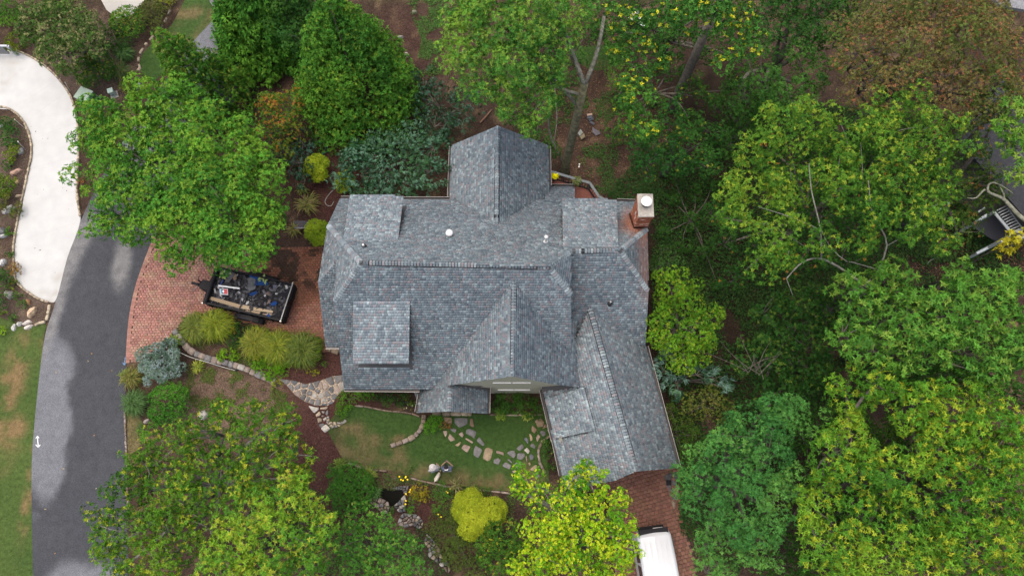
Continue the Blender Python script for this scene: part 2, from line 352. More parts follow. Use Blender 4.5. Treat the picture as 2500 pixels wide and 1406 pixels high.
# pale concrete drive with saw cuts
DRIVE = [(-80, 128), (20, 124), (50, 128), (110, 165), (150, 205), (175, 248), (189, 300), (192, 360), (187, 420), (190, 480), (197, 540), (165, 630), (140, 725), (124, 738), (90, 724), (55, 700), (38, 675), (37, 615), (38, 580), (50, 515), (65, 440), (78, 375), (72, 330), (55, 295), (20, 268), (-80, 258)]
def drive_col(x, y):
    f = fbm(x, y, 1.5, 51); c = mixc((0.325, 0.33, 0.322), (0.36, 0.365, 0.36), f)
    st = np.maximum(g_ell(x, y, 140, 700, 14, 60, -14, .8, s=3), np.maximum(g_ell(x, y, 8, 185, 26, 45, -25, .5, s=4) * 0.6, g_ell(x, y, 120, 715, 50, 16, 0, .7, s=5) * .5))
    return mixc(c, (0.20, 0.175, 0.14), np.clip(st * (fbm(x, y, 0.3, 55, 3) - 0.25) * 1.3, 0, 0.6))
dp = pxpoly([tuple(q) for q in catmull(DRIVE, 4, True)])
V, T3, c = sheet(dp, 0.030, drive_col, 0.3); drive = link('concrete_drive', mesh_np('concrete_drive', V, None, c, M['concrete'], T3), kind='structure')
mb = MB()
for a, b in (((66, 296), (148, 236)), ((80, 342), (186, 300)), ((77, 412), (180, 384)), ((60, 502), (186, 466)), ((38, 592), (185, 545)), ((45, 676), (155, 634)), ((0, 205), (33, 130)), ((40, 262), (150, 190))):
    stroke(mb, P(*a), P(*b), 0.02, 0.0335, (0.31, 0.31, 0.30))
mb.build('control_joint', M['attr'], drive)
D2 = [(215, -60), (260, 25), (285, 45), (310, 44), (345, 22), (375, -60)]
V, T3, c = sheet(pxpoly(D2), 0.02, lambda x, y: mixc((0.24, 0.23, 0.21), (0.30, 0.29, 0.27), fbm(x, y, 1, 61)), 0.4)
link('concrete_patio', mesh_np('concrete_patio', V, None, c, M['concrete'], T3), kind='structure')

# block paving, laid course by course; the ones that show largest are objects, the rest joined
def paving(poly, rot, lx, ly, colfn, limit, zt=0.045, name='brick_paving'):
    A = np.array([p[:2] for p in poly]); V, T3, c = sheet(poly, 0.014, lambda x, y: np.tile((0.05, 0.036, 0.03), (len(x), 1)), 0.6)
    base = link(name, mesh_np(name, V, None, None, M['joint'], T3), kind='structure')
    cs, sn = math.cos(rot), math.sin(rot); R = np.array([[cs, sn], [-sn, cs]]); B = A @ R.T; lo, hi = B.min(0), B.max(0); rows = []
    for j in range(int((hi[1] - lo[1]) / ly) + 2):
        off = (j % 2) * lx / 2 + random.uniform(-.02, .02)
        for i in range(int((hi[0] - lo[0]) / lx) + 2): rows.append((lo[0] + i * lx + off, lo[1] + j * ly))
    L = np.array(rows); cx, cy = L[:, 0], L[:, 1]; wx, wy = cs * cx - sn * cy, sn * cx + cs * cy
    k = inpoly(wx, wy, A); L, wx, wy = L[k], wx[k], wy[k]; n = len(L)
    a = rot + RNG.normal(0, 0.025, n); hx = lx / 2 - 0.007 + RNG.uniform(-.004, .003, n); hy = ly / 2 - 0.007 + RNG.uniform(-.004, .003, n)
    zz = zt + RNG.normal(0, 0.003, n); col = colfn(wx, wy) * RNG.uniform(0.82, 1.18, (n, 1)) * RNG.uniform(0.95, 1.05, (n, 3))
    out = []
    tmpl = np.array([(-1, -1), (1, -1), (1, 1), (-1, 1)], float); bev = 0.008
    V = np.empty((n, 12, 3))
    for q, (ins, dz) in enumerate(((0, -0.05), (0, -0.008), (bev, 0))):
        for m_ in range(4):
            X = tmpl[m_, 0] * (hx - ins); Y = tmpl[m_, 1] * (hy - ins)
            V[:, q * 4 + m_, 0] = wx + np.cos(a) * X - np.sin(a) * Y; V[:, q * 4 + m_, 1] = wy + np.sin(a) * X + np.cos(a) * Y; V[:, q * 4 + m_, 2] = np.maximum(zz + dz, 0.002)
    fs = [(8, 9, 10, 11)] + [(q * 4 + m_, q * 4 + (m_ + 1) % 4, (q + 1) * 4 + (m_ + 1) % 4, (q + 1) * 4 + m_) for q in range(2) for m_ in range(4)]
    fs = np.array(fs); order = limit(wx, wy); keep = order[:len(order)]
    single = np.zeros(n, bool); single[keep] = True
    for q in np.where(single)[0]:
        o = np.array([wx[q], wy[q], 0]); me = mesh_np('brick', V[q] - o, fs, np.tile(col[q], (12, 1)), M['paver'])
        ob = link('brick', me, base); ob.location = o
    r = np.where(~single)[0]
    F = (fs[None] + (np.arange(len(r)) * 12)[:, None, None]).reshape(-1, 4)
    link('bricks', mesh_np('bricks', V[r].reshape(-1, 3), F, np.repeat(col[r], 12, 0), M['paver']), base, kind='stuff')
    return base
def nearest(u, v, n, box=None):
    def f(x, y):
        c = P(u, v); d = np.hypot(x - c[0], y - c[1]); return np.argsort(d)[:n]
    return f
def patio_col(x, y):
    f = fbm(x, y, 0.9, 81); c = mixc((0.185, 0.098, 0.080), (0.245, 0.122, 0.10), f)
    c = mixc(c, (0.25, 0.17, 0.12), smooth(0.5, 0.7, fbm(x, y, 0.5, 85, 3)) * 0.5)
    wet = np.clip(g_ell(x, y, 720, 640, 110, 85, 0, .4, s=1) + g_ell(x, y, 760, 780, 70, 120, 0, .5, s=2) * .6 + g_ell(x, y, 600, 790, 130, 22, -15, .6, s=3) * .7, 0, 1)
    c = mixc(c, mixc((0.095, 0.036, 0.020), (0.16, 0.07, 0.04), f), wet * 0.85)
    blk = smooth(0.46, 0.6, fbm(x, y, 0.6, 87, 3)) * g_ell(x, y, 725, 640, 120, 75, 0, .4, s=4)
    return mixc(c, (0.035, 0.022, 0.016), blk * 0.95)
PATIO = [(383, 582), (460, 575), (560, 600), (645, 606), (700, 604), (800, 600), (812, 700), (812, 860), (740, 850), (640, 800), (520, 760), (448, 775), (432, 808), (345, 880), (315.5, 888), (322, 790), (336.5, 710), (356, 650)]
def soldier(line, parent, colfn):
    L = catmull([P(*q)[:2] for q in line], 12); d = [0]
    for a, b_ in zip(L[:-1], L[1:]): d.append(d[-1] + np.linalg.norm(b_ - a))
    d = np.array(d); X = np.array(L)
    for s_ in np.arange(.06, d[-1] - .06, .128):
        p = np.array([np.interp(s_, d, X[:, k]) for k in (0, 1)]); q = np.array([np.interp(s_ + .02, d, X[:, k]) for k in (0, 1)]); t_ = math.atan2(*(q - p)[::-1]); c = colfn(p[:1], p[1:])[0] * random.uniform(.85, 1.15)
        mb = MB(); mb.box(-.058, .058, -.115, .115, .002, .046, c); o = mb.build('brick', M['paver'], parent); o.location = (p[0], p[1], 0); o.rotation_euler = (0, 0, t_)
patio = paving(pxpoly(PATIO), math.radians(1.5), 0.205, 0.155, patio_col, nearest(430, 750, 120))
soldier([(379.5, 580), (352.5, 650), (333, 710), (318.5, 790), (312, 888)], patio, patio_col)
ENTRY = [(1380, 1120), (1480, 1125), (1560, 1120), (1655, 1095), (1668, 1200), (1662, 1260), (1692, 1350), (1712, 1500), (1735, 1700), (1500, 1700), (1495, 1500), (1510, 1300), (1480, 1200), (1400, 1180)]
paving(pxpoly(ENTRY), math.radians(16), 0.225, 0.20, lambda x, y: mixc(mixc((0.115, 0.06, 0.046), (0.17, 0.085, 0.062), fbm(x, y, 0.9, 91)), (0.19, 0.10, 0.07), np.clip(g_ell(x, y, 1670, 1380, 40, 110, s=8), 0, 1) * .7), nearest(1610, 1235, 130))
# ------------------------------------------------------------------ the house
house = thing('house', 'large brown-sided house under a blue-grey mottled shingle roof with dormers', 'house', (0, 0, 0))
Yr, Zr = 10.54, 8.5
front = plane_pg((0, Yr, Zr), 0, 1.048); back = plane_pg((0, Yr, Zr), 0, -0.977)
hipL = plane3(on(880, 640, front), on(800, 550, back), on(815, 735, front))
hipR = plane3(on(1340, 650, front), on(1395, 612, back), on(1393, 720, front))
wl = on(820, 640, hipL); wing_front = plane_pg(wl, 0, 1.048)
rw = on(1450, 611, back); rw_front = plane_pg(rw, 0, 1.048)
rw_hip = plane3(on(1515, 610, back), on(1580, 558, back), on(1583, 710, rw_front))
ga = on(1255, 685, front); gabL = plane_pg(ga, 1.11, 0); gabR = plane_pg(ga, -1.11, 0)
por = on(1098, 940, gabL); porR = plane_pg(por, -0.9, 0)
gr0 = on(1440, 750, rw_front); gr1 = P(1552, 1150, gr0[2]); gax = (gr1 - gr0)[:2] / np.linalg.norm((gr1 - gr0)[:2]); gnx = np.array([-gax[1], gax[0]])   # gnx points east
if gnx[0] < 0: gnx = -gnx
garR = plane_pg(gr0, *(-0.75 * gnx)); garL = plane_pg(gr0, *(0.70 * gnx))
garD = plane_pg(gr0 - np.array([0, 0, 0.03]), *(0.55 * gnx))
bw = on(1212, 548, back); bwL = plane_pg(bw, 1.0, 0); bwR = plane_pg(bw, -1.0, 0)
d1a, d1b = on(904, 588, back), P(920, 477, 5.0); d1 = plane_pg(d1a, 0, -(d1a[2] - d1b[2]) / (d1b[1] - d1a[1]))
d2a, d2b = on(1440, 602, back), P(1440, 486, 5.3); d2 = plane_pg(d2a, 0, -(d2a[2] - d2b[2]) / (d2b[1] - d2a[1]))
d3a, d3b = on(930, 735, front), P(930, 886, 5.7); d3 = plane_pg(d3a, 0, (d3a[2] - d3b[2]) / (d3a[1] - d3b[1]))
FAC = []
def facet(name, pl, pxs): FAC.append(dict(name=name, pl=pl, poly=np.array([on(u, v, pl) for u, v in pxs])))
facet('main_roof', back, [(880, 640), (800, 550), (830, 485), (985, 486), (1098, 487), (1330, 487), (1330, 455), (1403, 456), (1403, 488), (1550, 493), (1562, 493), (1580, 558), (1515, 610), (1395, 611), (1340, 650)])
facet('main_roof', front, [(880, 640), (1340, 650), (1394, 720), (1394, 880), (1150, 950), (1025, 950), (840, 948), (815, 735)])
facet('hip_roof', hipL, [(880, 640), (800, 550), (777, 690), (820, 640), (815, 735)])
facet('hip_roof', hipR, [(1340, 650), (1395, 612), (1394, 720)])
facet('side_roof', wing_front, [(777, 690), (820, 640), (850, 690), (840, 846), (795, 845)])
facet('side_roof', rw_front, [(1380, 611), (1515, 610), (1583, 710), (1576, 842), (1360, 842), (1350, 640)])
facet('hip_roof', rw_hip, [(1515, 610), (1580, 558), (1583, 710)])
facet('gable_roof', gabL, [(1255, 685), (1252, 918), (1098, 940), (1096, 1004), (1019, 1007), (1027, 955), (1020, 940), (1060, 880)])
facet('gable_roof', gabR, [(1255, 685), (1252, 918), (1345, 936), (1418, 946), (1440, 900), (1420, 760)])
facet('porch_roof', porR, [(1098, 905), (1096, 1004), (1189, 1009), (1191, 905)])
facet('garage_roof', garL, [(1440, 750), (1552, 1150), (1500, 1173), (1385, 1196), (1370, 1150), (1323, 945), (1395, 850)])
facet('garage_roof', garR, [(1440, 750), (1552, 1150), (1656, 1141), (1574, 835), (1500, 760)])
facet('dormer_roof', garD, [(1427, 944), (1333, 974), (1355, 1070), (1452, 1050)])
facet('back_roof', bwL, [(1215, 308), (1103, 355), (1098, 492), (1212, 556)])
facet('back_roof', bwR, [(1215, 308), (1338, 355), (1341, 492), (1212, 556)])
facet('dormer_roof', d1, [(855, 476), (985, 478), (971, 590), (838, 590)])
facet('dormer_roof', d2, [(1373, 485), (1505, 487), (1509, 600), (1375, 604)])
facet('dormer_roof', d3, [(863, 735), (1000, 738), (998, 887), (862, 885)])
def roof_h(x, y, skip=None):
    x = np.asarray(x, float); y = np.asarray(y, float); h = np.full(x.shape, -9.0)
    for q, f in enumerate(FAC):
        if q == skip: continue
        k = inpoly(x, y, f['poly']); z = pz(f['pl'], x, y); h = np.where(k & (z > h), z, h)
    return h
SH_PAL = np.array([(0.135, 0.157, 0.178), (0.165, 0.190, 0.210), (0.195, 0.224, 0.243), (0.255, 0.292, 0.308), (0.192, 0.176, 0.190), (0.215, 0.190, 0.200), (0.108, 0.126, 0.146)]) * np.array([1.50, 1.58, 1.58])
SH_PAL = (SH_PAL * .92 + SH_PAL.mean(0) * .08) * .64
SH_W = np.array([0.22, 0.23, 0.17, 0.12, 0.12, 0.05, 0.09])
EXPO = 0.143
def shingles(q):
    f = FAC[q]; n, d = f['pl']; a = np.cross(np.array([0, 0, 1.0]), n); a /= np.linalg.norm(a); dn = np.cross(a, n); dn = dn if dn[2] < 0 else -dn
    A = f['poly']; s = A @ a; t = A @ dn; t1 = t.max() + 0.012; out = []
    for j in range(int((t1 - t.min()) / EXPO) + 1):
        tb = t1 - j * EXPO; tm = tb - EXPO / 2; xs = []
        for i in range(len(A)):
            k = (i + 1) % len(A)
            if (t[i] > tm) != (t[k] > tm): xs.append(s[i] + (s[k] - s[i]) * (tm - t[i]) / (t[k] - t[i]))
        xs.sort()
        for x0, x1 in zip(xs[0::2], xs[1::2]):
            x0 -= 0.012; x1 += 0.012; p = x0 - random.random() * 0.1
            while p < x1 - 0.02:
                wd = random.choice((0.10, 0.13, 0.15, 0.17, 0.19)); l, r = max(p, x0), min(p + wd, x1); p += wd
                if r - l > 0.03: out.append((l, r, tb))
    if not out: return None
    L = np.array(out); N = len(L); thick = np.where(RNG.random(N) < 0.55, 0.020, 0.012); p0 = n * d
    def pt(sv, tv, hv): return sv[:, None] * a + tv[:, None] * dn + n * d + hv[:, None] * n
    l, r, tb = L[:, 0] + 0.003, L[:, 1] - 0.003, L[:, 2]; tt = tb - EXPO - 0.03; z = np.zeros(N); jit = RNG.normal(0, 0.003, N)
    V = np.stack([pt(l, tt, z + 0.002), pt(r, tt, z + 0.002), pt(r, tb + jit, thick), pt(l, tb + jit, thick), pt(r, tb + jit, z - 0.01), pt(l, tb + jit, z - 0.01)], 1)
    c = V[:, :4].mean(1); hid = roof_h(c[:, 0], c[:, 1], q) > c[:, 2] + 0.06
    pal = SH_PAL[RNG.choice(len(SH_PAL), N, p=SH_W)] * RNG.uniform(0.93, 1.07, (N, 1))
    brick = orange_tint(c); pal = pal * (1 - brick[:, None]) + np.array([0.40, 0.17, 0.105]) * brick[:, None] * RNG.uniform(0.8, 1.2, (N, 1))  # orange tint mixed into the shingle colours
    return V[~hid], pal[~hid], n
def orange_tint(c):      # orange tint on shingles beside the chimney and along the right hip
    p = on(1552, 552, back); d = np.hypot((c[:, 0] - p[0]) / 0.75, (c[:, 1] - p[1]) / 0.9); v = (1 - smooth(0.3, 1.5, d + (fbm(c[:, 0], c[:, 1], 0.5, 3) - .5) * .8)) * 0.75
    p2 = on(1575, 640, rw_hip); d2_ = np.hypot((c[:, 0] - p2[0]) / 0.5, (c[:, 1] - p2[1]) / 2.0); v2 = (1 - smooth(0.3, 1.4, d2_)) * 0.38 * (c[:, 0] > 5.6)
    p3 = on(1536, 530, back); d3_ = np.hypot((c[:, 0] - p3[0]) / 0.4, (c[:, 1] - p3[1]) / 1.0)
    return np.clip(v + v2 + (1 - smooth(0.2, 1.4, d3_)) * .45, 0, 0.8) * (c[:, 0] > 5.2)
SHF = np.array([(0, 1, 2, 3), (3, 2, 4, 5)]); SHF3 = np.array([(0, 3, 5), (1, 4, 2)])
def orient(V, F, n):      # face order so that tops look outward
    return np.cross(V[1] - V[0], V[2] - V[0]) @ n > 0
for q, f in enumerate(FAC):
    A = f['poly']; n = f['pl'][0]; m = len(A); mb = MB(); low = A - np.array([0, 0, 0.07])
    area = sum(A[i][0] * A[(i + 1) % m][1] - A[(i + 1) % m][0] * A[i][1] for i in range(m)); idx = list(range(m)) if area > 0 else list(range(m))[::-1]
    vs = [tuple(p) for p in A] + [tuple(p) for p in low]; fs = [tuple(idx), tuple(i + m for i in idx[::-1])]
    for i in range(m):
        a_, b_ = idx[i], idx[(i + 1) % m]; fs.append((a_, a_ + m, b_ + m, b_))
    mb.add(vs, fs); f['ob'] = mb.build(f['name'], M['deck_under'], house)
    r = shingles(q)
    if r is None: continue
    Vs, cs_, n = r; flip = not orient(Vs[0], SHF, n); F4 = SHF[:, ::-1] if flip else SHF; F3 = SHF3[:, ::-1] if flip else SHF3
    nind = 300 if q == len(FAC) - 1 else 0
    if nind:
        dd = np.linalg.norm(Vs.mean(1) - O, axis=1); order = np.argsort(dd); ind = order[:nind]
        for i in ind:
            o_ = Vs[i].mean(0); ob = link('shingle', mesh_np('shingle', Vs[i] - o_, F4, np.tile(cs_[i], (6, 1)), M['shingle'], F3), f['ob']); ob.location = o_
        rest = order[nind:]; Vs, cs_ = Vs[rest], cs_[rest]
        if len(Vs) == 0: continue
    N = len(Vs); off = (np.arange(N) * 6)[:, None, None]
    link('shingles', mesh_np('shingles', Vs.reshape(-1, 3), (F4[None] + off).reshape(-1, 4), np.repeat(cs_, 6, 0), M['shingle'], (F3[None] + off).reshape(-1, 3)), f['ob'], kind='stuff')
# ridge and hip caps: bent tabs laid along each line, each one its own object
NCAP = 0; spare = MB()
def caps(a, b, n1, n2, parent, vent=None, wd=0.165):
    global NCAP
    a = np.array(a); b = np.array(b); L = np.linalg.norm(b - a); r = (b - a) / L; raise_ = 0.0
    def down(n):
        w_ = np.cross(n, r); return w_ if w_[2] < 0 else -w_
    w1, w2 = down(n1), down(n2); up = n1 + n2; up /= np.linalg.norm(up)
    step = 0.152; N = int(L / step)
    if True:      # dark strip added under the caps to paint shadow lines between them
        mb = MB(); vs = []
        for p in (a, b):
            for h, wv in ((0.016, w1 * (wd + .006)), (0.026, w1 * 0), (0.016, w2 * (wd + .006))): vs.append(p + wv + up * h)
        mb.add(vs, [(0, 1, 4, 3), (1, 2, 5, 4)]); mb.build('cap_shadow_strip', M['deck_under'], parent)
    if vent:
        v0, v1 = vent; raise_ = 0.03; mb = MB(); A_, B_ = a + r * L * v0, a + r * L * v1; vs = []
        for p in (A_, B_):
            for h, wv in ((0.004, w1 * (wd + 0.045)), (0.036, w1 * (wd + 0.04)), (0.04, w1 * 0), (0.036, w2 * (wd + 0.04)), (0.004, w2 * (wd + 0.045))): vs.append(p + wv + up * h)
        mb.add(vs, [(i, i + 1, i + 6, i + 5) for i in range(4)] + [(0, 1, 2, 3, 4), (9, 8, 7, 6, 5)]); mb.build('ridge_vent', M['vent_black'], parent)
    for k in range(N):
        t0, t1 = k * step, (k + 1) * step + 0.05; frac = (k + .5) / N
        h = 0.03 + (raise_ if vent and vent[0] <= frac <= vent[1] else 0)
        p0, p1 = a + r * t0, a + r * (t1 - .082); c = SH_PAL[RNG.choice(len(SH_PAL), p=[.25, .27, .15, .08, .15, .04, .06])] * RNG.uniform(0.8, 1.05)
        vs = [p0 + w1 * wd + up * h, p0 + up * (h + .012), p0 + w2 * wd + up * h, p1 + w1 * wd + up * (h - .014), p1 + up * (h - .004), p1 + w2 * wd + up * (h - .014),
              p0 + w1 * wd + up * (h - .03), p0 + up * (h - .02), p0 + w2 * wd + up * (h - .03)]
        fs = [(0, 1, 4, 3), (1, 2, 5, 4), (0, 6, 7, 1), (1, 7, 8, 2)]
        nn = np.cross(vs[1] - vs[0], vs[4] - vs[0])
        if nn @ up < 0: fs = [f[::-1] for f in fs]
        if NCAP < 298:
            o_ = vs[4]; mb = MB(); mb.add([v - o_ for v in vs], fs, c); ob = mb.build('ridge_cap', M['shingle'], parent); ob.location = o_; NCAP += 1
        else: spare.add(vs, fs, c)
fo = [f['ob'] for f in FAC]; nrm = lambda pl: pl[0]
caps(on(1340, 650, front), on(880, 640, front), nrm(front), nrm(back), fo[0], (0.06, 0.96))
caps(P(1252, 912, ga[2] + .0), ga, nrm(gabL), nrm(gabR), fo[7], (0.11, 0.92))
caps(on(1551, 1143, garR), gr0, nrm(garL), nrm(garR), fo[10], (0.07, 0.98))
caps(P(1215, 312, bw[2]), bw, nrm(bwL), nrm(bwR), fo[13], (0.02, 0.93))
caps(on(815, 735, front), on(880, 640, front), nrm(front), nrm(hipL), fo[2])
caps(on(800, 550, back), on(880, 640, front), nrm(back), nrm(hipL), fo[2])
caps(on(778, 690, hipL), on(820, 640, hipL), nrm(wing_front), nrm(hipL), fo[4])
caps(on(1394, 720, front), on(1340, 650, front), nrm(front), nrm(hipR), fo[3])
caps(on(1395, 612, back), on(1340, 650, front), nrm(back), nrm(hipR), fo[3])
caps(on(1583, 710, rw_front), on(1515, 610, rw_front), nrm(rw_front), nrm(rw_hip), fo[6])
caps(on(1580, 558, back), on(1515, 610, back), nrm(back), nrm(rw_hip), fo[6])
caps(on(1515, 610, back), on(1397, 612, back), nrm(back), nrm(rw_front), fo[5], (0.12, 0.8))
caps(P(1096, 1003, por[2]), por, nrm(gabL), nrm(porR), fo[9])
if spare.v: spare.build('ridge_caps', M['shingle'], fo[9], kind='stuff')
# walls stand under the roofs: each wall's head follows the roof above it
def wall(pts, name='wall', mt='siding', z0=0.0, th=0.16, zt=None, skip=()):
    mb = MB()
    for a, b in zip(pts[:-1], pts[1:]):
        a = np.array(a, float); b = np.array(b, float); L = np.linalg.norm(b - a); k = max(2, int(L / 0.3)); t = np.linspace(0, 1, k + 1); xy = a + (b - a) * t[:, None]
        nrm_ = np.array([-(b - a)[1], (b - a)[0]]) / L * th; top = roof_h(xy[:, 0], xy[:, 1]) - 0.14
        top = np.where(top < 0.5, 2.8, top)
        if zt is not None: top = np.minimum(top, zt)
        vs = []
        for (x, y), h in zip(xy, top): vs += [(x, y, z0), (x, y, h), (x + nrm_[0], y + nrm_[1], h), (x + nrm_[0], y + nrm_[1], z0)]
        fs = []
        for i_ in range(k):
            o_ = i_ * 4
            for m_ in range(4): fs.append((o_ + m_, o_ + (m_ + 1) % 4, o_ + 4 + (m_ + 1) % 4, o_ + 4 + m_))
        fs += [(3, 2, 1, 0), tuple(k * 4 + m_ for m_ in range(4))]; mb.add(vs, fs)
    return mb.build(name, M[mt], house)
wall([(-8.6, 9.6), (-8.6, 5.65), (-3.2, 5.65)]); wall([(-8.7, 8.3), (-9.7, 8.3), (-9.7, 15.8), (-3.2, 15.8), (-3.2, 19.2), (1.8, 19.2), (1.8, 15.8), (6.8, 15.8), (6.8, 8.0)][::-1])
gwall = wall([(3.1, 5.6), (-3.0, 5.6)]); wall([(2.65, 9.2), (2.65, 10.2)])
def gp(s_, t_): return tuple(gr0[:2] + gax * s_ + gnx * t_)
wall([gp(8.1, 2.3), gp(8.1, -2.95), gp(4.4, -2.95), gp(4.0, -2.95)]); wall([gp(1.6, 2.3), gp(8.1, 2.3)])
# front gable wall: brick foot, two windows
mb = MB(); bx = -1.38
while bx < 1.86:
    mb.box(bx, bx + 0.095, 5.47, 5.58, 0.0, 0.42, tuple(np.array((0.34, 0.15, 0.115)) * random.uniform(.8, 1.25))); bx += 0.108
mb.build('brick_course', M['brick'], house)
mb = MB(); mb.box(-1.4, 1.87, 5.50, 5.575, 0.0, 0.40); mb.build('wall_foot', M['mortar'], house)
def window(x0, x1, z0, z1, y=5.6):
    mb = MB()
    for a, b, c, d in ((x0, x1, z0, z0 + .09), (x0, x1, z1 - .09, z1), (x0, x0 + .09, z0 + .09, z1 - .09), (x1 - .09, x1, z0 + .09, z1 - .09), ((x0 + x1) / 2 - .05, (x0 + x1) / 2 + .05, z0 + .09, z1 - .09)): mb.box(a, b, y - .09, y - .004, c, d)
    fr = mb.build('window', M['white'], house)
    mb = MB(); mb.box(x0 - .04, (x0 + x1) / 2 - .02, y - .22, y - .095, z0 - .07, z0 - .005); mb.box((x0 + x1) / 2 + .02, x1 + .04, y - .22, y - .095, z0 - .07, z0 - .005); mb.build('sill', M['white'], fr)
    for a, b in ((x0 + .09, (x0 + x1) / 2 - .05), ((x0 + x1) / 2 + .05, x1 - .09)):
        mb = MB(); mb.box(a, b, y - .04, y - .008, z0 + .09, z1 - .09); mb.build('pane', M['glass'], fr)
    for a in (x0 - .30, x1 + .06):
        mb = MB(); mb.box(a, a + .24, y - .05, y - .005, z0, z1); mb.build('shutter', M['grey_metal'], fr)
window(-0.75, 0.96, 1.75, 3.0); window(-0.95, 0.93, 4.45, 5.7)
mb = MB(); mb.box(-1.4, 1.87, 5.53, 5.597, 1.3, 1.36); mb.box(-2.6, 2.7, 5.55, 5.597, 3.4, 3.5); mb.build('siding_band', M['trim'], house)
# dormer walls
for (pl_, px_, dy) in ((d1, (855, 476, 985, 478), -0.35), (d2, (1373, 485, 1505, 487), -0.35), (d3, (863, 886, 998, 886), 0.35)):
    a, b = on(px_[0], px_[1], pl_), on(px_[2], px_[3], pl_); x0, x1 = a[0] + .25, b[0] - .25; y = a[1] + dy; base = back if dy < 0 else front; mb = MB()
    far = y - 2.9 if dy < 0 else y + 2.5
    zt = pz(pl_, 0, y) - .15; zf = pz(base, 0, y) - .1; zt2 = pz(pl_, 0, far) - .15; zf2 = min(pz(base, 0, far) - .1, zt2 - .02)
    for x in (x0, x1 - .12):
        mb.add([(x, y, zf), (x, y, zt), (x, far, zt2), (x, far, zf2), (x + .12, y, zf), (x + .12, y, zt), (x + .12, far, zt2), (x + .12, far, zf2)], [(0, 1, 2, 3), (7, 6, 5, 4), (0, 4, 5, 1), (1, 5, 6, 2), (2, 6, 7, 3), (3, 7, 4, 0)])
    mb.box(x0 + .12, x1 - .12, min(y, y + (.12 if dy > 0 else -.12)), max(y, y + (.12 if dy > 0 else -.12)), zf, zt); mb.build('dormer_wall', M['siding'], house)
# gutters along the eaves
def gutter(a, b, mt='gutter', off=0.05):
    a = np.array(a); b = np.array(b); d = (b - a)[:2]; d /= np.linalg.norm(d); n = np.array([d[1], -d[0], 0]) * 0.075; mb = MB()
    for z0, z1, w0, w1 in ((-.15, -.135, 0, 2), (-.15, -.02, 0, .25), (-.15, -.02, 1.75, 2)):
        vs = []
        for p in (a, b):
            for ww, zz in ((w0, z0), (w1, z0), (w1, z1), (w0, z1)): vs.append(p + n * ww + np.array([0, 0, zz]))
        mb.add(vs, [(0, 1, 2, 3), (7, 6, 5, 4), (0, 4, 5, 1), (1, 5, 6, 2), (2, 6, 7, 3), (3, 7, 4, 0)])
    g = mb.build('gutter', M[mt], house); mb = MB(); e = n * 2.0; mb.beam(a + e + np.array([0, 0, -.012]), b + e + np.array([0, 0, -.012]), .03, .02); mb.build('gutter_lip', M['trim'], g); return g
gutter(on(840, 948, front), on(1024, 950, front)); gutter(on(1096, 487, back), on(985, 487, back)); gutter(on(855, 485, back), on(832, 485, back))
gutter(on(1103, 357, bwL), on(1098, 490, bwL)); gutter(on(1340, 452, bwR), on(1338, 357, bwR)); gutter(on(1402, 456, back), on(1328, 455, back)); gutter(on(1550, 493, back), on(1506, 491, back))
gutter(on(1656, 1141, garR), on(1576, 845, garR)); gutter(on(1323, 950, garL), on(1352, 1075, garL)); gutter(on(1353, 1072, garL), on(1372, 1160, garL)); gutter(on(1189, 1008, porR), on(1191, 936, porR)); gutter(on(1028, 955, gabL), on(1019, 1006, gabL))
gutter(on(795, 845, wing_front), on(832, 845, wing_front), 'trim')
# roof penetrations
def vent(u, v, pl, kind):
    p = on(u, v, pl); mb = MB()
    if kind == 'mush':
        mb.lathe([(.16, -.1), (.16, .22)], 14); b = mb.build('roof_vent', M['grey_metal'], house); b.location = p
        mb = MB(); mb.lathe([(.17, 0), (.20, .03), (.19, .1), (.12, .15), (.0, .165)], 16); c = mb.build('vent_cap', M['whitemetal'], b, True); c.location = (0, 0, .22)
    elif kind == 'pipe':
        mb.lathe([(.14, -.12), (.12, .06), (.06, .12)], 14); b = mb.build('roof_vent', M['whitemetal'], house); b.location = p
        mb = MB(); mb.lathe([(.05, 0), (.05, .7)], 10); mb.build('pipe', M['whitemetal'], b); mb = MB(); mb.lathe([(.05, .68), (.10, .7), (.11, .78), (.07, .86), (.0, .87)], 14); mb.build('vent_cap', M['whitemetal'], b, True)
    elif kind == 'boot':
        mb.lathe([(.15, -.12), (.13, .04), (.07, .10)], 14); b = mb.build('roof_vent', M['vent_black'], house); b.location = p; mb = MB(); mb.lathe([(.05, 0), (.05, .3)], 10); mb.build('pipe', M['whitemetal'] if u < 1000 else M['grey_metal'], b)
vent(1098, 573, back, 'mush'); vent(1332, 591, back, 'pipe'); vent(889, 602, back, 'boot'); vent(1489, 740, rw_front, 'boot')
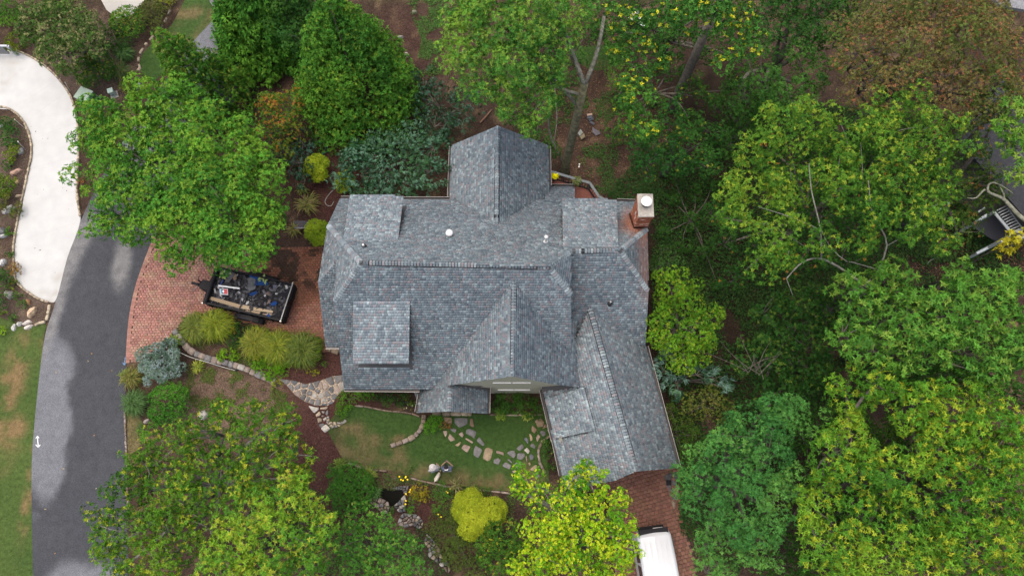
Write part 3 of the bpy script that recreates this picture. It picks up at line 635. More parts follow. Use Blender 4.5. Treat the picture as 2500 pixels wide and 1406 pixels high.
# chimney: brick shaft, corbel, concrete crown, round flue cap
cx0, cx1, cy0, cy1, czt = 6.45, 7.16, 13.45, 14.62, 7.3
ch = link('chimney', None, house); CHB = MB(); core = MB(); core.box(cx0 + .02, cx1 - .02, cy0 + .02, cy1 - .02, 3.5, czt - .01); core.build('mortar_core', M['mortar'], ch)
z = 3.6; rowi = 0
while z < czt - 0.06:
    grow = 0.035 if z > czt - 0.32 else 0
    x0, x1, y0, y1 = cx0 - grow, cx1 + grow, cy0 - grow, cy1 + grow; o_ = (rowi % 2) * .11
    def cut(a, b, f):
        p = a - .22 + o_ + .0
        while p < b:
            l, r = max(p, a), min(p + .205, b); p += .218
            if r - l > .02: f(l, r, tuple(np.array((.26, .085, .045)) * random.uniform(.7, 1.3)) if random.random() > .1 else (.5, .35, .27))
    cut(x0, x1, lambda l, r, c: CHB.box(l, r, y0, y0 + .05, z, z + .064, c)); cut(x0, x1, lambda l, r, c: CHB.box(l, r, y1 - .05, y1, z, z + .064, c))
    cut(y0 + .052, y1 - .052, lambda l, r, c: CHB.box(x0, x0 + .05, l, r, z, z + .064, c)); cut(y0 + .052, y1 - .052, lambda l, r, c: CHB.box(x1 - .05, x1, l, r, z, z + .064, c)); z += .0755; rowi += 1
CHB.build('bricks', M['brick'], ch, kind='stuff')
mb = MB(); mb.box(cx0 - .045, cx1 + .045, cy0 - .045, cy1 + .045, czt, czt + .07); cr = mb.build('chimney_crown', mat('weathered_concrete', (.24, .225, .20), .9, noise=[(2.5, .28), (14, .15)]), ch); cr.data.materials[0]
mb = MB(); mb.lathe([(.19, 0), (.19, .22), (.25, .24), (.25, .30)], 20); fl = mb.build('flue', M['black_metal'], ch); fl.location = (6.80, 14.12, czt + .07)
mb = MB(); mb.lathe([(.27, .30), (.28, .34), (.2, .37), (0, .38)], 24); mb.build('flue_cap', M['whitemetal'], fl)
mb = MB(); q0 = pz(back, 0, cy0)
for (a, b) in (((cx0 - .02, cy0 - .02), (cx1 + .02, cy0 - .02)), ((cx0 - .02, cy0 - .02), (cx0 - .02, cy1))):
    mb.beam((a[0], a[1], pz(back, 0, a[1]) + .1), (b[0], b[1], pz(back, 0, b[1]) + .1), .03, .22)
mb.build('chimney_flashing', mat('copper_flashing', (.06, .022, .015), .5, metal=.3), ch)
mb = MB(); mb.box(cx0 - .012, cx0, 13.95, 14.03, 6.2, 6.6); mb.box(cx0 - .012, cx0, 13.8, 13.86, 5.95, 6.2); mb.build('chimney_mark', M['white'], ch)
# porch corner brace and porch step
mb = MB(); a = P(1014, 955, 2.4); mb.beam(a, P(1024, 985, 1.2), .14, .14); mb.beam(P(1024, 985, 0), P(1024, 985, 2.4), .16, .16); mb.beam(P(1186, 1000, 0), P(1186, 1000, 2.2), .16, .16); mb.build('porch_post', M['grey_rail'], house)
# rear deck with rail
deck = thing('deck', 'red-brown boarded deck with a grey rail behind the house', 'deck')
DK = [P(u, v, 1.1) for u, v in ((1325, 425), (1445, 462), (1475, 500), (1475, 520), (1325, 520))]; DKp = np.array([p[:2] for p in DK])
yb = DKp[:, 1].min()
while yb < DKp[:, 1].max():
    xs = []
    for i_ in range(5):
        a, b = DKp[i_], DKp[(i_ + 1) % 5]
        if (a[1] > yb + .065) != (b[1] > yb + .065): xs.append(a[0] + (b[0] - a[0]) * (yb + .065 - a[1]) / (b[1] - a[1]))
    if len(xs) > 1 and max(xs) - min(xs) > .2:
        mb = MB(); L = max(xs) - min(xs); mb.box(0, L, 0, .132, -.03, 0); o_ = mb.build('deck_board', M['deck_wood'], deck); o_.location = (min(xs), yb, 1.1)
    yb += .14
rail = [P(1341, 418, 2.0), P(1440, 447, 2.0), P(1462, 480, 2.0), P(1485, 492, 2.0)]
for a, b in zip(rail[:-1], rail[1:]):
    mb = MB(); mb.beam(a, b, .15, .05); r_ = mb.build('rail_cap', M['grey_rail'], deck); mb = MB(); mb.beam(a - np.array([0, 0, .85]), b - np.array([0, 0, .85]), .08, .05); mb.build('bottom_rail', M['black_metal'], deck)
    L = np.linalg.norm(b - a)
    for k in range(int(L / .16)):
        p = a + (b - a) * (k + .5) / int(L / .16); mb = MB(); mb.beam((0, 0, -.83), (0, 0, -.03), .025, .025, up=(1, 0, 0)); o_ = mb.build('baluster', M['black_metal'], deck); o_.location = p
for p in rail:
    mb = MB(); mb.beam((0, 0, -2.0), (0, 0, -.02), .10, .10, up=(1, 0, 0)); o_ = mb.build('post', M['grey_rail'], deck); o_.location = p
# ------------------------------------------------------------------ foliage
def leaf_mesh(name, V, c, mt):
    n4 = np.arange(len(V)); return mesh_np(name, V, n4.reshape(-1, 4), c, mt) if len(V) % 4 == 0 and len(V) and V_is4(V) else mesh_np(name, V, None, c, mt, n4.reshape(-1, 3))
def V_is4(V): return LEAF4[0]
LEAF4 = [False]
def unit(v): return v / np.maximum(np.linalg.norm(v, axis=-1, keepdims=True), 1e-9)
def leaves(pos, d, nrm_, L, W, col, droop=0.25):
    """kite shaped leaves: base, two shoulders, tip"""
    s = unit(np.cross(nrm_, d)); nr = unit(np.cross(d, s)); big = np.mean(L) > .19; LEAF4[0] = bool(big); L = L[:, None]; W = W[:, None]
    if not big:      # small leaves: one pointed face each
        V = np.stack([pos + s * W * .5, pos + d * L - nr * L * droop, pos - s * W * .5 + d * L * .12], 1); return V.reshape(-1, 3), np.repeat(col, 3, 0)
    V = np.stack([pos, pos + d * L * .45 + s * W * .5 + nr * L * .05, pos + d * L - nr * L * droop, pos + d * L * .45 - s * W * .5 + nr * L * .05], 1)
    return V.reshape(-1, 3), np.repeat(col, 4, 0)
def sprigs(sp, sn, scol, k, L, W, elev=(10, 55), fan=None, jit=.22, droop=.25, outdir=None):
    m = len(sp); n = np.repeat(sn, k, 0); p = np.repeat(sp, k, 0); N = m * k
    ref = np.where(np.abs(n[:, 2:3]) < .9, np.array([[0, 0, 1.0]]), np.array([[1.0, 0, 0]])); t1 = unit(np.cross(ref, n)); t2 = np.cross(n, t1)
    if fan is None:
        az = (np.tile(np.arange(k), m) / k + np.repeat(RNG.random(m), k)) * 6.283 + RNG.normal(0, .5, N)
    else:
        o = np.repeat(outdir, k, 0); t1 = unit(o - n * (o * n).sum(1, keepdims=True)); t2 = np.cross(n, t1); az = RNG.normal(0, fan, N)
    e = np.radians(RNG.uniform(*elev, N)); d = unit(np.cos(e)[:, None] * (np.cos(az)[:, None] * t1 + np.sin(az)[:, None] * t2) + np.sin(e)[:, None] * n)
    nn = unit(n + RNG.normal(0, .35, (N, 3)))
    c = np.repeat(scol, k, 0) * RNG.uniform(1 - jit, 1 + jit, (N, 1))
    ll = L * RNG.uniform(.5, 1.3, N); return leaves(p + d * .02, d, nn, ll, W * RNG.uniform(.75, 1.2, N), c, droop)
def dome(n, lo=-.15):
    z = RNG.uniform(lo, 1, n); t = RNG.uniform(0, 6.283, n); r = np.sqrt(1 - z * z); return np.stack([r * np.cos(t), r * np.sin(t), z], 1)
LEAFN = 0; FOL = np.array([1.25, 1.40, 0.90])
def crown_from_puffs(name, C_, R_, cols, parent, k=8, L=.2, W=.09, dens=14.0, elev=(5, 50), mt='leaf', fan=None, tip=None, tipf=.3, flat=.75, droop=.25, jit=.22, lo=-.3, shell=(.7, 1.05), z0=.12):
    """C_ puff centres, R_ puff radii, cols puff colours: every puff is a cloud of sprigs of leaves"""
    global LEAFN
    C_ = np.asarray(C_); R_ = np.asarray(R_); cols = np.asarray(cols) * FOL; tip = None if tip is None else np.array(tip) * 1.15
    P_, N_, K_ = [], [], []
    for i in range(len(C_)):
        m = max(5, int(dens * 4 * R_[i] ** 2 + 3)); dr = dome(m, lo); rr = R_[i] * RNG.uniform(*shell, m)[:, None]
        p = C_[i] + dr * rr * np.array([1, 1, flat]); c = np.tile(cols[i], (m, 1)) * RNG.uniform(.8, 1.2, (m, 1)) * RNG.uniform(.93, 1.07, (m, 3))
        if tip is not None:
            f = (RNG.random(m) < tipf * RNG.uniform(.2, 1.8) * np.clip(.25 + 1.3 * dr[:, 2], 0, 2)) * RNG.uniform(.4, 1, m); c = mixc(c, tip, f)  # yellow leaf tips, gathered on puff tops to paint in their highlights
        P_.append(p); N_.append(unit(dr + np.array([0, 0, .2]) + RNG.normal(0, .2, (m, 3)))); K_.append(c)
    P_ = np.concatenate(P_); N_ = np.concatenate(N_); K_ = np.concatenate(K_); own = np.repeat(np.arange(len(C_)), [max(5, int(dens * 4 * r ** 2 + 3)) for r in R_])
    inside = np.zeros(len(P_), bool)                 # leaves buried deep in a neighbouring puff are never seen
    for i in range(len(C_)):
        dd = ((P_ - C_[i]) / np.array([1, 1, flat])); inside |= ((dd ** 2).sum(1) < (R_[i] * .55) ** 2) & (own != i)
    ok = ~inside & (P_[:, 2] > z0); P_, N_, K_ = P_[ok], N_[ok], K_[ok]
    cen = C_.mean(0); od = unit((P_ - np.array([cen[0], cen[1], 0])) * np.array([1, 1, 0]) + N_ * .3 + RNG.normal(0, .25, P_.shape))
    V, c = sprigs(P_, N_, K_, k, L, W, elev, fan, jit, droop, od)
    LEAFN += len(V) // (4 if LEAF4[0] else 3)
    V[:, 2] = np.maximum(V[:, 2], .03)
    return link(name, leaf_mesh(name, V, c, M[mt]), parent)
def pick(pal, n, pos=None, sc=3.0, seed=0):
    """palette colour per puff, neighbours alike"""
    pal = np.array(pal); t = np.clip(fbm(pos[:, 0], pos[:, 1], sc, seed, 2) * 1.5 - .25 + RNG.normal(0, .26, n), 0, .999) * (len(pal) - 1); i = t.astype(int)
    return mixc(pal[i], pal[np.minimum(i + 1, len(pal) - 1)], t - i)
def limb(mb, a, b, r0, r1, n=5, sag=.15, col=(.5, .5, .5), sides=6):
    a = np.array(a, float); b = np.array(b, float); L = np.linalg.norm(b - a); pts = []
    off = RNG.normal(0, .06 * L, 3)
    for i in range(n + 1):
        t = i / n; pts.append(a + (b - a) * t + off * math.sin(math.pi * t) + np.array([0, 0, sag * L * math.sin(math.pi * t) * .5]))
    mb.tube(pts, list(np.linspace(r0, r1, n + 1)), sides); return pts
def tree(label, cat, lobes, pal, name='tree', z=7.0, zj=.8, trunk=None, k=8, L=.2, W=.085, dens=13, pr=.27, npf=8, tip=None, tipf=.3, bark='bark', mt='leaf', group=None, elev=(5, 50), flat=1.0, rz=.62, droop=.25, jit=.22, tr=None, limbs=True, seed=0, sc=3.0, top=None, lo=-.1, fresh=True):
    pal = np.array(pal); tip = None if tip is None else np.array(tip)
    if fresh:
        pal = pal * [.90, .98, .95]; tip = tip * [.86, 1.02, .9] if tip is not None and tip[1] > .62 * tip[0] else tip
    L, W, dens = L * .54, W * .7, dens * 3.2; LC, LR = [], []
    for i, l in enumerate(lobes):
        zz = l[3] if len(l) > 3 else z + RNG.uniform(-zj, zj); LC.append(P(l[0], l[1], zz)); LR.append(l[2] * mpp(l[0], l[1], zz))
    LC = np.array(LC); LR = np.array(LR)
    base = P(*trunk) if trunk is not None else np.array([*(LC[:, :2] * LR[:, None] ** 2).sum(0) / (LR ** 2).sum(), 0]); base[2] = 0
    t = thing(name, label, cat, tuple(base), 0, group)
    pc, prr = [], []
    for i in range(len(LC)):
        n = max(5, int(npf * LR[i] ** 2 / 1.6 + 4)); r = np.clip(pr * LR[i], .3, .85) * RNG.uniform(.7, 1.3, n)
        d = dome(n, -.25); d[:, 2] *= rz; q = LC[i] + d * (LR[i] - r * .6)[:, None] * RNG.uniform(.66, 1.14, (n, 1))
        q[:, 2] += RNG.normal(0, .55, n) * r; pc.append(q); prr.append(r)
    pc = np.concatenate(pc); prr = np.concatenate(prr); keep = np.ones(len(pc), bool)
    for i in range(len(LC)):
        dd = (pc - LC[i]) / np.array([1, 1, rz]); keep &= (dd ** 2).sum(1) > (LR[i] * .45) ** 2
    pc, prr = pc[keep], prr[keep]; pc[:, 2] = np.maximum(pc[:, 2], prr * .5 + .1)
    core = LC * [1, 1, 1]; core[:, 2] -= LR * .5; pc = np.concatenate([pc, core]); prr = np.concatenate([prr, LR * .75])
    cols = pick(pal, len(pc), pc, sc, seed)
    cr = crown_from_puffs('crown', pc - base, prr, cols, t, k, L, W, dens, elev, mt, None, tip, tipf, flat, droop, jit, lo)
    zt = LC[:, 2].mean(); r0 = tr or np.clip(.035 * zt + .02 * LR.sum() ** .5, .05, .35)
    mb = MB(); fork = np.array([RNG.normal(0, .15), RNG.normal(0, .15), zt * .55]) if top is None else np.array(top)
    if top is None: mb.tube([(0, 0, -.05), fork * .5 + RNG.normal(0, .05, 3) * [1, 1, 0], fork], [r0 * 1.25, r0, r0 * .8], 8)
    else: mb.tube([(0, 0, -.05), (.0, .0, .3), fork * .5, fork], [r0 * 1.6, r0 * 1.15, r0, r0 * .85], 9)
    mb.build('trunk', M[bark], t, True)
    if limbs:
        mb = MB()
        for i in range(len(LC)):
            e = LC[i] - base - np.array([0, 0, LR[i] * .5]); limb(mb, fork * .97, e, r0 * .5, r0 * .14)
            m = np.where(((pc - LC[i]) ** 2).sum(1) < (LR[i] * 1.1) ** 2)[0]
            for j in m[:5]: limb(mb, e, pc[j] - base, r0 * .16, .012, 3, .1, sides=4)
        mb.build('limbs', M[bark], t, True)
    return t, base
def shrub(label, u, v, r, pal, h=.9, cat='shrub', name='shrub', group=None, rz=None, k=7, L=.11, W=.055, dens=30, tip=None, tipf=.3, mt='leaf', elev=(5, 60), pr=.36, npf=14, stretch=(1, 1), rot=0, droop=.15, flat=.85, jit=.22, seed=None, extra=(), fan=None):
    """a low rounded bush; (u,v) is the middle of its top as seen, r its radius in picture units"""
    pal = np.array(pal) * .84; L, W, dens = L * .8, W * .9, dens * 1.8; zc = h * .55; t = None; PC, PR = [], []; base = P(u, v, zc); base[2] = 0
    t = thing(name, label, cat, tuple(base), 0, group)
    for (uu, vv, rr) in ((u, v, r),) + tuple(extra):
        c = P(uu, vv, zc); R = rr * mpp(uu, vv, zc); n = max(6, int(npf * R * R * 1.6 + 6)); q = dome(n, -.2); rp = np.clip(pr * R, .09, .6) * RNG.uniform(.75, 1.2, n)
        q = q * (np.array([R, R, h * .45])[None] - rp[:, None] * .7); a = math.radians(rot); x = q[:, 0] * stretch[0]; y = q[:, 1] * stretch[1]
        q[:, 0] = x * math.cos(a) - y * math.sin(a); q[:, 1] = x * math.sin(a) + y * math.cos(a); PC.append(q + c); PR.append(rp)
    PC = np.concatenate(PC); PR = np.concatenate(PR); PC[:, 2] = np.maximum(PC[:, 2], .08)
    cols = pick(pal, len(PC), PC, .8, int(u) if seed is None else seed)
    crown_from_puffs('foliage', PC - base, PR, cols, t, k, L, W, dens, elev, mt, fan, tip, tipf, flat, droop, jit, -.2, z0=.03)
    mb = MB(); n = 5
    for i in range(n): limb(mb, (RNG.normal(0, .03), RNG.normal(0, .03), 0), PC[RNG.integers(len(PC))] - base, .02 + .012 * h, .008, 3, .05, sides=4)
    mb.build('stems', M['bark'], t); return t
def grass_clump(label, u, v, r, cols, n=420, h=.8, cat='ornamental grass', name='grass_clump', group=None, wd=.016, arch=1.0, parent=None):
    """fountain of arching blades, three pieces each"""
    base = P(u, v, 0); R = r * mpp(u, v, 0); t = rng_t = RNG.uniform(0, 6.283, n); reach = R * np.sqrt(RNG.uniform(.05, 1, n)) * 1.05; hh = h * RNG.uniform(.6, 1.1, n); b = RNG.normal(0, R * .14, (n, 2))
    V = np.empty((n, 7, 3)); sx, sy = -np.sin(t), np.cos(t); w_ = wd * RNG.uniform(.7, 1.3, n)
    for i, (f, z, ww) in enumerate(((0, 0, 1), (.42, .8, .9), (.8, .95 - .2 * arch, .6))):
        x = b[:, 0] + np.cos(t) * reach * f; y = b[:, 1] + np.sin(t) * reach * f
        for q, sg in enumerate((-1, 1)): V[:, i * 2 + q] = np.stack([x + sx * w_ * ww * sg, y + sy * w_ * ww * sg, hh * z], 1)
    V[:, 6] = np.stack([b[:, 0] + np.cos(t) * reach, b[:, 1] + np.sin(t) * reach, np.maximum(hh * (1 - .75 * arch), .03)], 1)
    c = np.array(cols)[RNG.integers(len(cols), size=n)] * RNG.uniform(.7, 1.3, (n, 1)); off = np.arange(n)[:, None] * 7
    F4 = (np.array([[0, 1, 3, 2], [2, 3, 5, 4]])[None] + off[:, None]).reshape(-1, 4); F3 = np.array([[4, 5, 6]]) + off
    me = mesh_np(name, V.reshape(-1, 3), F4, np.repeat(c, 7, 0), M['blade'], F3); o = link(name, me, parent, label=label, cat=cat, group=group); o.location = base; return o
def juniper(label, lobes, pal, z=2.2, name='juniper', cat='juniper', tip=None, k=8, L=.22, W=.036, dens=16, npf=16, pr=.27, group=None, trunkh=.6):
    """arching conifer boughs: flat fans of narrow sprays"""
    LC = []; LR = []
    for l in lobes:
        zz = l[3] if len(l) > 3 else z * RNG.uniform(.7, 1.1); LC.append(P(l[0], l[1], zz)); LR.append(l[2] * mpp(l[0], l[1], zz))
    LC = np.array(LC); LR = np.array(LR); base = LC.mean(0) * [1, 1, 0]; t = thing(name, label, cat, tuple(base), 0, group); PC, PR = [], []
    for i in range(len(LC)):
        n = max(6, int(npf * LR[i] ** 2 / 1.2)); q = dome(n, -.3); r = np.clip(pr * LR[i], .25, .6) * RNG.uniform(.7, 1.2, n); q[:, 2] *= .55
        PC.append(LC[i] + q * (LR[i] * RNG.uniform(.6, 1.02, n)[:, None] - r[:, None] * .5)); PR.append(r)
    PC = np.concatenate(PC); PR = np.concatenate(PR); PC[:, 2] = np.maximum(PC[:, 2], .25)
    crown_from_puffs('foliage', PC - base, PR, pick(pal, len(PC), PC, 1.5, 5), t, k, L, W, dens, (-20, 22), 'needle', .38, tip, .5, .5, .06, .25, -.2, (.35, 1.3))
    mb = MB(); mb.tube([(0, 0, 0), (0, 0, trunkh)], [.14, .1], 7)
    for i in range(len(LC)):
        e = LC[i] - base; limb(mb, (0, 0, trunkh * .8), e, .07, .03)
        for j in np.where(((PC - LC[i]) ** 2).sum(1) < LR[i] ** 2)[0][:8]: limb(mb, e, PC[j] - base, .03, .01, 3, .05, sides=4)
    mb.build('trunk', M['bark'], t); return t
def conifer(label, apex, foot, rpx, H_, pal, name='conifer', cat='conifer', k=8, L=.18, W=.06, dens=24, tip=None, tipf=.3, npu=150, power=.8, zb=.4, mt='needle', fan=.6, elev=(-10, 40), rb=None, flat=.8, group=None):
    """upright cone of foliage standing on the ground point foot, tip at apex"""
    b = P(*foot, 0); R = rpx * mpp(*foot, 1.5); t = thing(name, label, cat, tuple(b), 0, group); tp = P(*apex, H_) - b; PC, PR = [], []
    tt = 1 - RNG.uniform(.002, 1, npu) ** .62; az = RNG.uniform(0, 6.283, npu)
    prof = (1 - tt ** 1.4) ** power; pr_ = np.clip(R * .24 * (1.05 - tt * .55), .3, .9) * RNG.uniform(.8, 1.2, npu)
    rad = np.maximum(R * prof - pr_ * .5, 0) * RNG.uniform(.72, 1.12, npu); ax = np.array([tp[0] * .999, tp[1] * .999, 0])
    q = np.stack([np.cos(az) * rad + tp[0] * tt, np.sin(az) * rad + tp[1] * tt, zb + tt * (H_ - zb)], 1); q[0] = [tp[0], tp[1], H_ - .3]
    crown_from_puffs('crown', q, pr_, pick(pal, npu, q + b, 1.5, int(foot[0])), t, k, L, W, dens, elev, mt, fan, tip, tipf, flat, .15, .25, -.35, (.65, 1.1))
    mb = MB(); mb.tube([(0, 0, -.05), (tp[0] * .5, tp[1] * .5, H_ * .5), (tp[0] * .95, tp[1] * .95, H_ * .95)], [.04 * H_ ** .8 + .05, .1, .02], 8); mb.build('trunk', M['bark'], t, True); return t

G_ = lambda *a: np.array(a)
G_MID = [(.035, .085, .018), (.055, .125, .024), (.085, .165, .028)]
G_DARK = [(.018, .048, .016), (.028, .068, .020), (.045, .095, .024)]
G_BLUE = [(.026, .070, .030), (.040, .098, .040), (.060, .125, .048)]
G_YEL = [(.050, .095, .014), (.090, .145, .018), (.150, .185, .022)]
G_OLIVE = [(.042, .070, .012), (.075, .105, .016), (.115, .135, .018)]
G_LIME = [(.10, .19, .015), (.17, .26, .015), (.30, .36, .018)]
YEL = (.34, .30, .02); YG = (.20, .24, .025); ORG = (.30, .12, .03); RED = (.26, .055, .03)

# trees on the left and along the top
tree('large spreading oak over the brick parking area and the bend of the road', 'tree',
     [(300, 310, 105), (420, 280, 100), (535, 345, 110), (250, 420, 75), (385, 430, 120), (520, 475, 125), (632, 450, 86), (238, 545, 48), (330, 540, 72), (440, 560, 95), (570, 560, 110), (652, 528, 54), (437, 632, 42), (535, 615, 70), (625, 600, 58), (228, 350, 48), (395, 235, 45), (620, 375, 60), (290, 480, 70)],
     [(.038, .105, .022), (.050, .13, .025), (.07, .155, .026), (.10, .18, .026)], name='oak_tree', z=6.3, zj=.7, L=.21, W=.11, tip=(.15, .21, .025), tipf=.28, sc=5, seed=3, bark='bark_grey', npf=8)
conifer('tall narrow green conifer leaning out beside the grey road at upper left', (378, 72), (548, 258), 84, 8.0, [(.026, .074, .014), (.038, .098, .016), (.058, .122, .020)], tip=(.10, .14, .02), tipf=.25, npu=300)
conifer('broad dark green conifer at the top edge beside the road', (580, -140), (655, 105), 112, 8.5, [(.028, .085, .018), (.042, .115, .022), (.065, .145, .024)], npu=330, L=.26, W=.07)
tree('dark leafy tree between the broad conifer and the pyramidal tree', 'tree', [(700, 40, 70), (745, 110, 55), (690, -30, 70), (735, 20, 45), (640, -10, 60), (770, -20, 60)], G_DARK, z=5, seed=8)
conifer('pyramidal green broadleaf tree with yellowing top behind the blue junipers', (800, 0), (888, 258), 140, 9.2, [(.030, .085, .020), (.042, .115, .022), (.062, .140, .024)], name='pyramidal_tree', cat='tree', mt='leaf', fan=None, elev=(5, 50), L=.13, W=.075, dens=32, tip=(.13, .20, .02), tipf=.14, npu=360, power=.75, flat=.8)
tree('leafy dogwood turning orange between the conifer and the pyramidal tree', 'tree', [(680, 270, 62), (640, 330, 45), (715, 240, 45), (655, 240, 40), (710, 320, 48), (690, 370, 30)], [(.04, .085, .018), (.06, .11, .02), (.10, .11, .02)], name='dogwood', z=2.6, zj=.4, tip=(.32, .10, .025), tipf=.22, L=.15, W=.08, seed=9)
juniper('big spreading blue-green juniper against the back wall of the house', [(960, 400, 90), (880, 430, 70), (1050, 420, 55), (1000, 350, 60), (900, 375, 55), (1060, 360, 45), (850, 400, 42), (1010, 460, 45), (930, 465, 38)], [(.014, .042, .024), (.028, .066, .040), (.050, .100, .064)], tip=(.075, .15, .10), z=2.3, npf=20)
juniper('dark blue-green juniper behind the pale one, up the slope', [(1060, 250, 62), (1120, 270, 52), (1040, 200, 45), (1100, 320, 50), (1150, 255, 38), (1060, 310, 45)], [(.010, .030, .018), (.018, .044, .027), (.028, .058, .036)], tip=(.045, .09, .065), z=2.0)
juniper('dark juniper left of the yellow ball shrubs', [(720, 400, 50), (690, 355, 48), (740, 350, 40), (745, 440, 30)], [(.010, .030, .018), (.018, .044, .027), (.028, .058, .036)], tip=(.04, .08, .058), z=1.7)
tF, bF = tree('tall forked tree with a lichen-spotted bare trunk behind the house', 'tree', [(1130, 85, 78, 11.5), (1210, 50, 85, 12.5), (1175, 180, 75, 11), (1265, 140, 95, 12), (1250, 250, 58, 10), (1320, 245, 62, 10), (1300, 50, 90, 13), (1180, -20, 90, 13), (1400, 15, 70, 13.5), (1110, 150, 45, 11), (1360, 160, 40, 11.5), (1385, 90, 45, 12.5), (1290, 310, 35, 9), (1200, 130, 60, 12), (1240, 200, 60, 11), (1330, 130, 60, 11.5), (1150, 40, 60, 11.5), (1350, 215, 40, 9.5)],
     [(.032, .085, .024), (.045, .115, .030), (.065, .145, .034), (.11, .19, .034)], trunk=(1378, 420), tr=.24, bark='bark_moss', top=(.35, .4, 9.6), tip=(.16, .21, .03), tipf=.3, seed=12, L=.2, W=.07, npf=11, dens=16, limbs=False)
LICH = mat('bark_lichen', (.14, .135, .105), .95, noise=[(5, .5), (22, .5)], bump=(25, .7))
for a_, b_, r0_, r1_, n_ in (((.2, .3, 7.5), P(1265, 150, 11) - bF, .09, .03, 5), ((.3, .35, 8.6), P(1190, 90, 11) - bF, .09, .02, 6), ((.35, .4, 9.5), P(1345, -10, 13.5) - bF, .14, .07, 6), ((.35, .4, 9.5), P(1475, 40, 12.3) - bF, .13, .08, 5), ((0, .1, .8), P(1345, 250, 6) - bF, .09, .04, 5)): mb = MB(); limb(mb, a_, b_, r0_, r1_, n_, .0); mb.build('limb', LICH, tF, True)
tree('leafy green saplings and bushes on the slope between the forked trunk and the rear gable', 'bushes', [(1310, 340, 34, 1.8), (1345, 370, 26, 1.5), (1280, 300, 34, 2), (1400, 200, 40, 2.5), (1450, 60, 50, 3), (1420, 250, 26, 1.5), (1240, 280, 30, 2), (1330, 60, 60, 3.5), (1280, 200, 45, 2.5), (1400, 130, 40, 3)], [(.020, .052, .016), (.030, .070, .02), (.044, .09, .024)], name='bushes', seed=71, L=.16, W=.09, dens=11)
tree('loose green saplings under the tulip tree beside the leaf-strewn slope', 'bushes', [(1500, 330, 30, 1.6), (1530, 260, 34, 2), (1560, 300, 36, 2.4), (1600, 240, 36, 2.4), (1560, 180, 40, 3), (1500, 120, 36, 2.4), (1680, 200, 40, 3), (1640, 160, 40, 3), (1720, 230, 36, 2.6), (1580, 90, 50, 3.4), (1690, 290, 36, 3), (1790, 210, 40, 3.2)], [(.022, .056, .016), (.032, .076, .02), (.046, .095, .024)], name='bushes', seed=72, L=.16, W=.09, dens=11, tip=(.32, .26, .03), tipf=.03)
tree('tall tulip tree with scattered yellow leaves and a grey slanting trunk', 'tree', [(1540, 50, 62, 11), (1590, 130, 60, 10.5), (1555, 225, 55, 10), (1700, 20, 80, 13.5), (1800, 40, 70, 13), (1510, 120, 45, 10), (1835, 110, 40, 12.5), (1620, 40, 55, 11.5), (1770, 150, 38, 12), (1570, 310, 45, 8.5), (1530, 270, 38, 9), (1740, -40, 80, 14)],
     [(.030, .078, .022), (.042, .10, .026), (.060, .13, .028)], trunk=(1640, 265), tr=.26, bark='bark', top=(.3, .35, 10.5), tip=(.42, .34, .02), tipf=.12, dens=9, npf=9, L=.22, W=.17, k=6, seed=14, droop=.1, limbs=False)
tree('round dark maple below the tulip tree, above the leaf-strewn ground', 'tree', [(1620, 340, 62), (1690, 350, 62), (1650, 395, 50), (1580, 390, 45), (1730, 400, 40), (1640, 290, 45), (1740, 320, 45), (1555, 345, 35)], [(.018, .055, .018), (.026, .072, .022), (.036, .09, .024)], z=4.3, zj=.5, tip=(.30, .26, .03), tipf=.03, seed=15, L=.16, W=.1)
tree('dark green tree in the upper wood beside the rusty crown', 'tree', [(1920, 70, 95), (2020, 60, 75), (1880, 190, 75), (1985, 180, 65), (1830, 240, 55), (1940, -30, 90), (1950, 250, 45), (2060, -20, 80)], G_DARK, z=8, seed=16, L=.18)
tree('wide rusty red and green crown at the upper right corner', 'tree', [(2120, 100, 100), (2250, 80, 120), (2390, 110, 115), (2190, 215, 85), (2320, 230, 100), (2440, 215, 80), (2110, 210, 70), (2180, 0, 95), (2310, -10, 100), (2490, 140, 70), (2410, 20, 60), (2080, 160, 50), (2500, 240, 60)],
     [(.055, .080, .024), (.070, .080, .031), (.086, .075, .035), (.098, .068, .037)], name='rusty_tree', fresh=False, z=10, zj=.6, tip=(.20, .075, .04), tipf=.14, L=.14, W=.075, jit=.35, sc=2.5, seed=17, rz=.45, droop=.4)
tO, bO = tree('big pin oak with pale bare limbs showing in the middle of the right wood', 'tree', [(1900, 320, 78), (1985, 290, 60), (2070, 330, 92), (2180, 300, 90), (2290, 330, 82), (1830, 440, 72), (1945, 440, 88), (2080, 450, 88), (2200, 440, 95), (2300, 440, 60), (1790, 530, 48), (1890, 560, 72), (1865, 650, 55), (2010, 590, 50), (2105, 590, 45), (2220, 550, 60), (2280, 520, 50), (1790, 470, 42), (1775, 520, 36), (1830, 370, 50), (1925, 620, 45), (2140, 520, 55), (2300, 590, 40)],
     [(.034, .080, .016), (.048, .102, .019), (.066, .122, .021), (.095, .15, .023)], name='oak_tree', z=11, zj=.9, tip=(.22, .235, .025), tipf=.17, L=.21, W=.085, trunk=(2010, 760), bark='bark_grey', dens=11, npf=8, seed=18, limbs=False)
mb = MB(); BL = mat('bark_limb', (.115, .112, .095), .95, noise=[(5, .4), (30, .35)], bump=(30, .6)); q = lambda u, v, z: P(u, v, z - 1.0) - bO
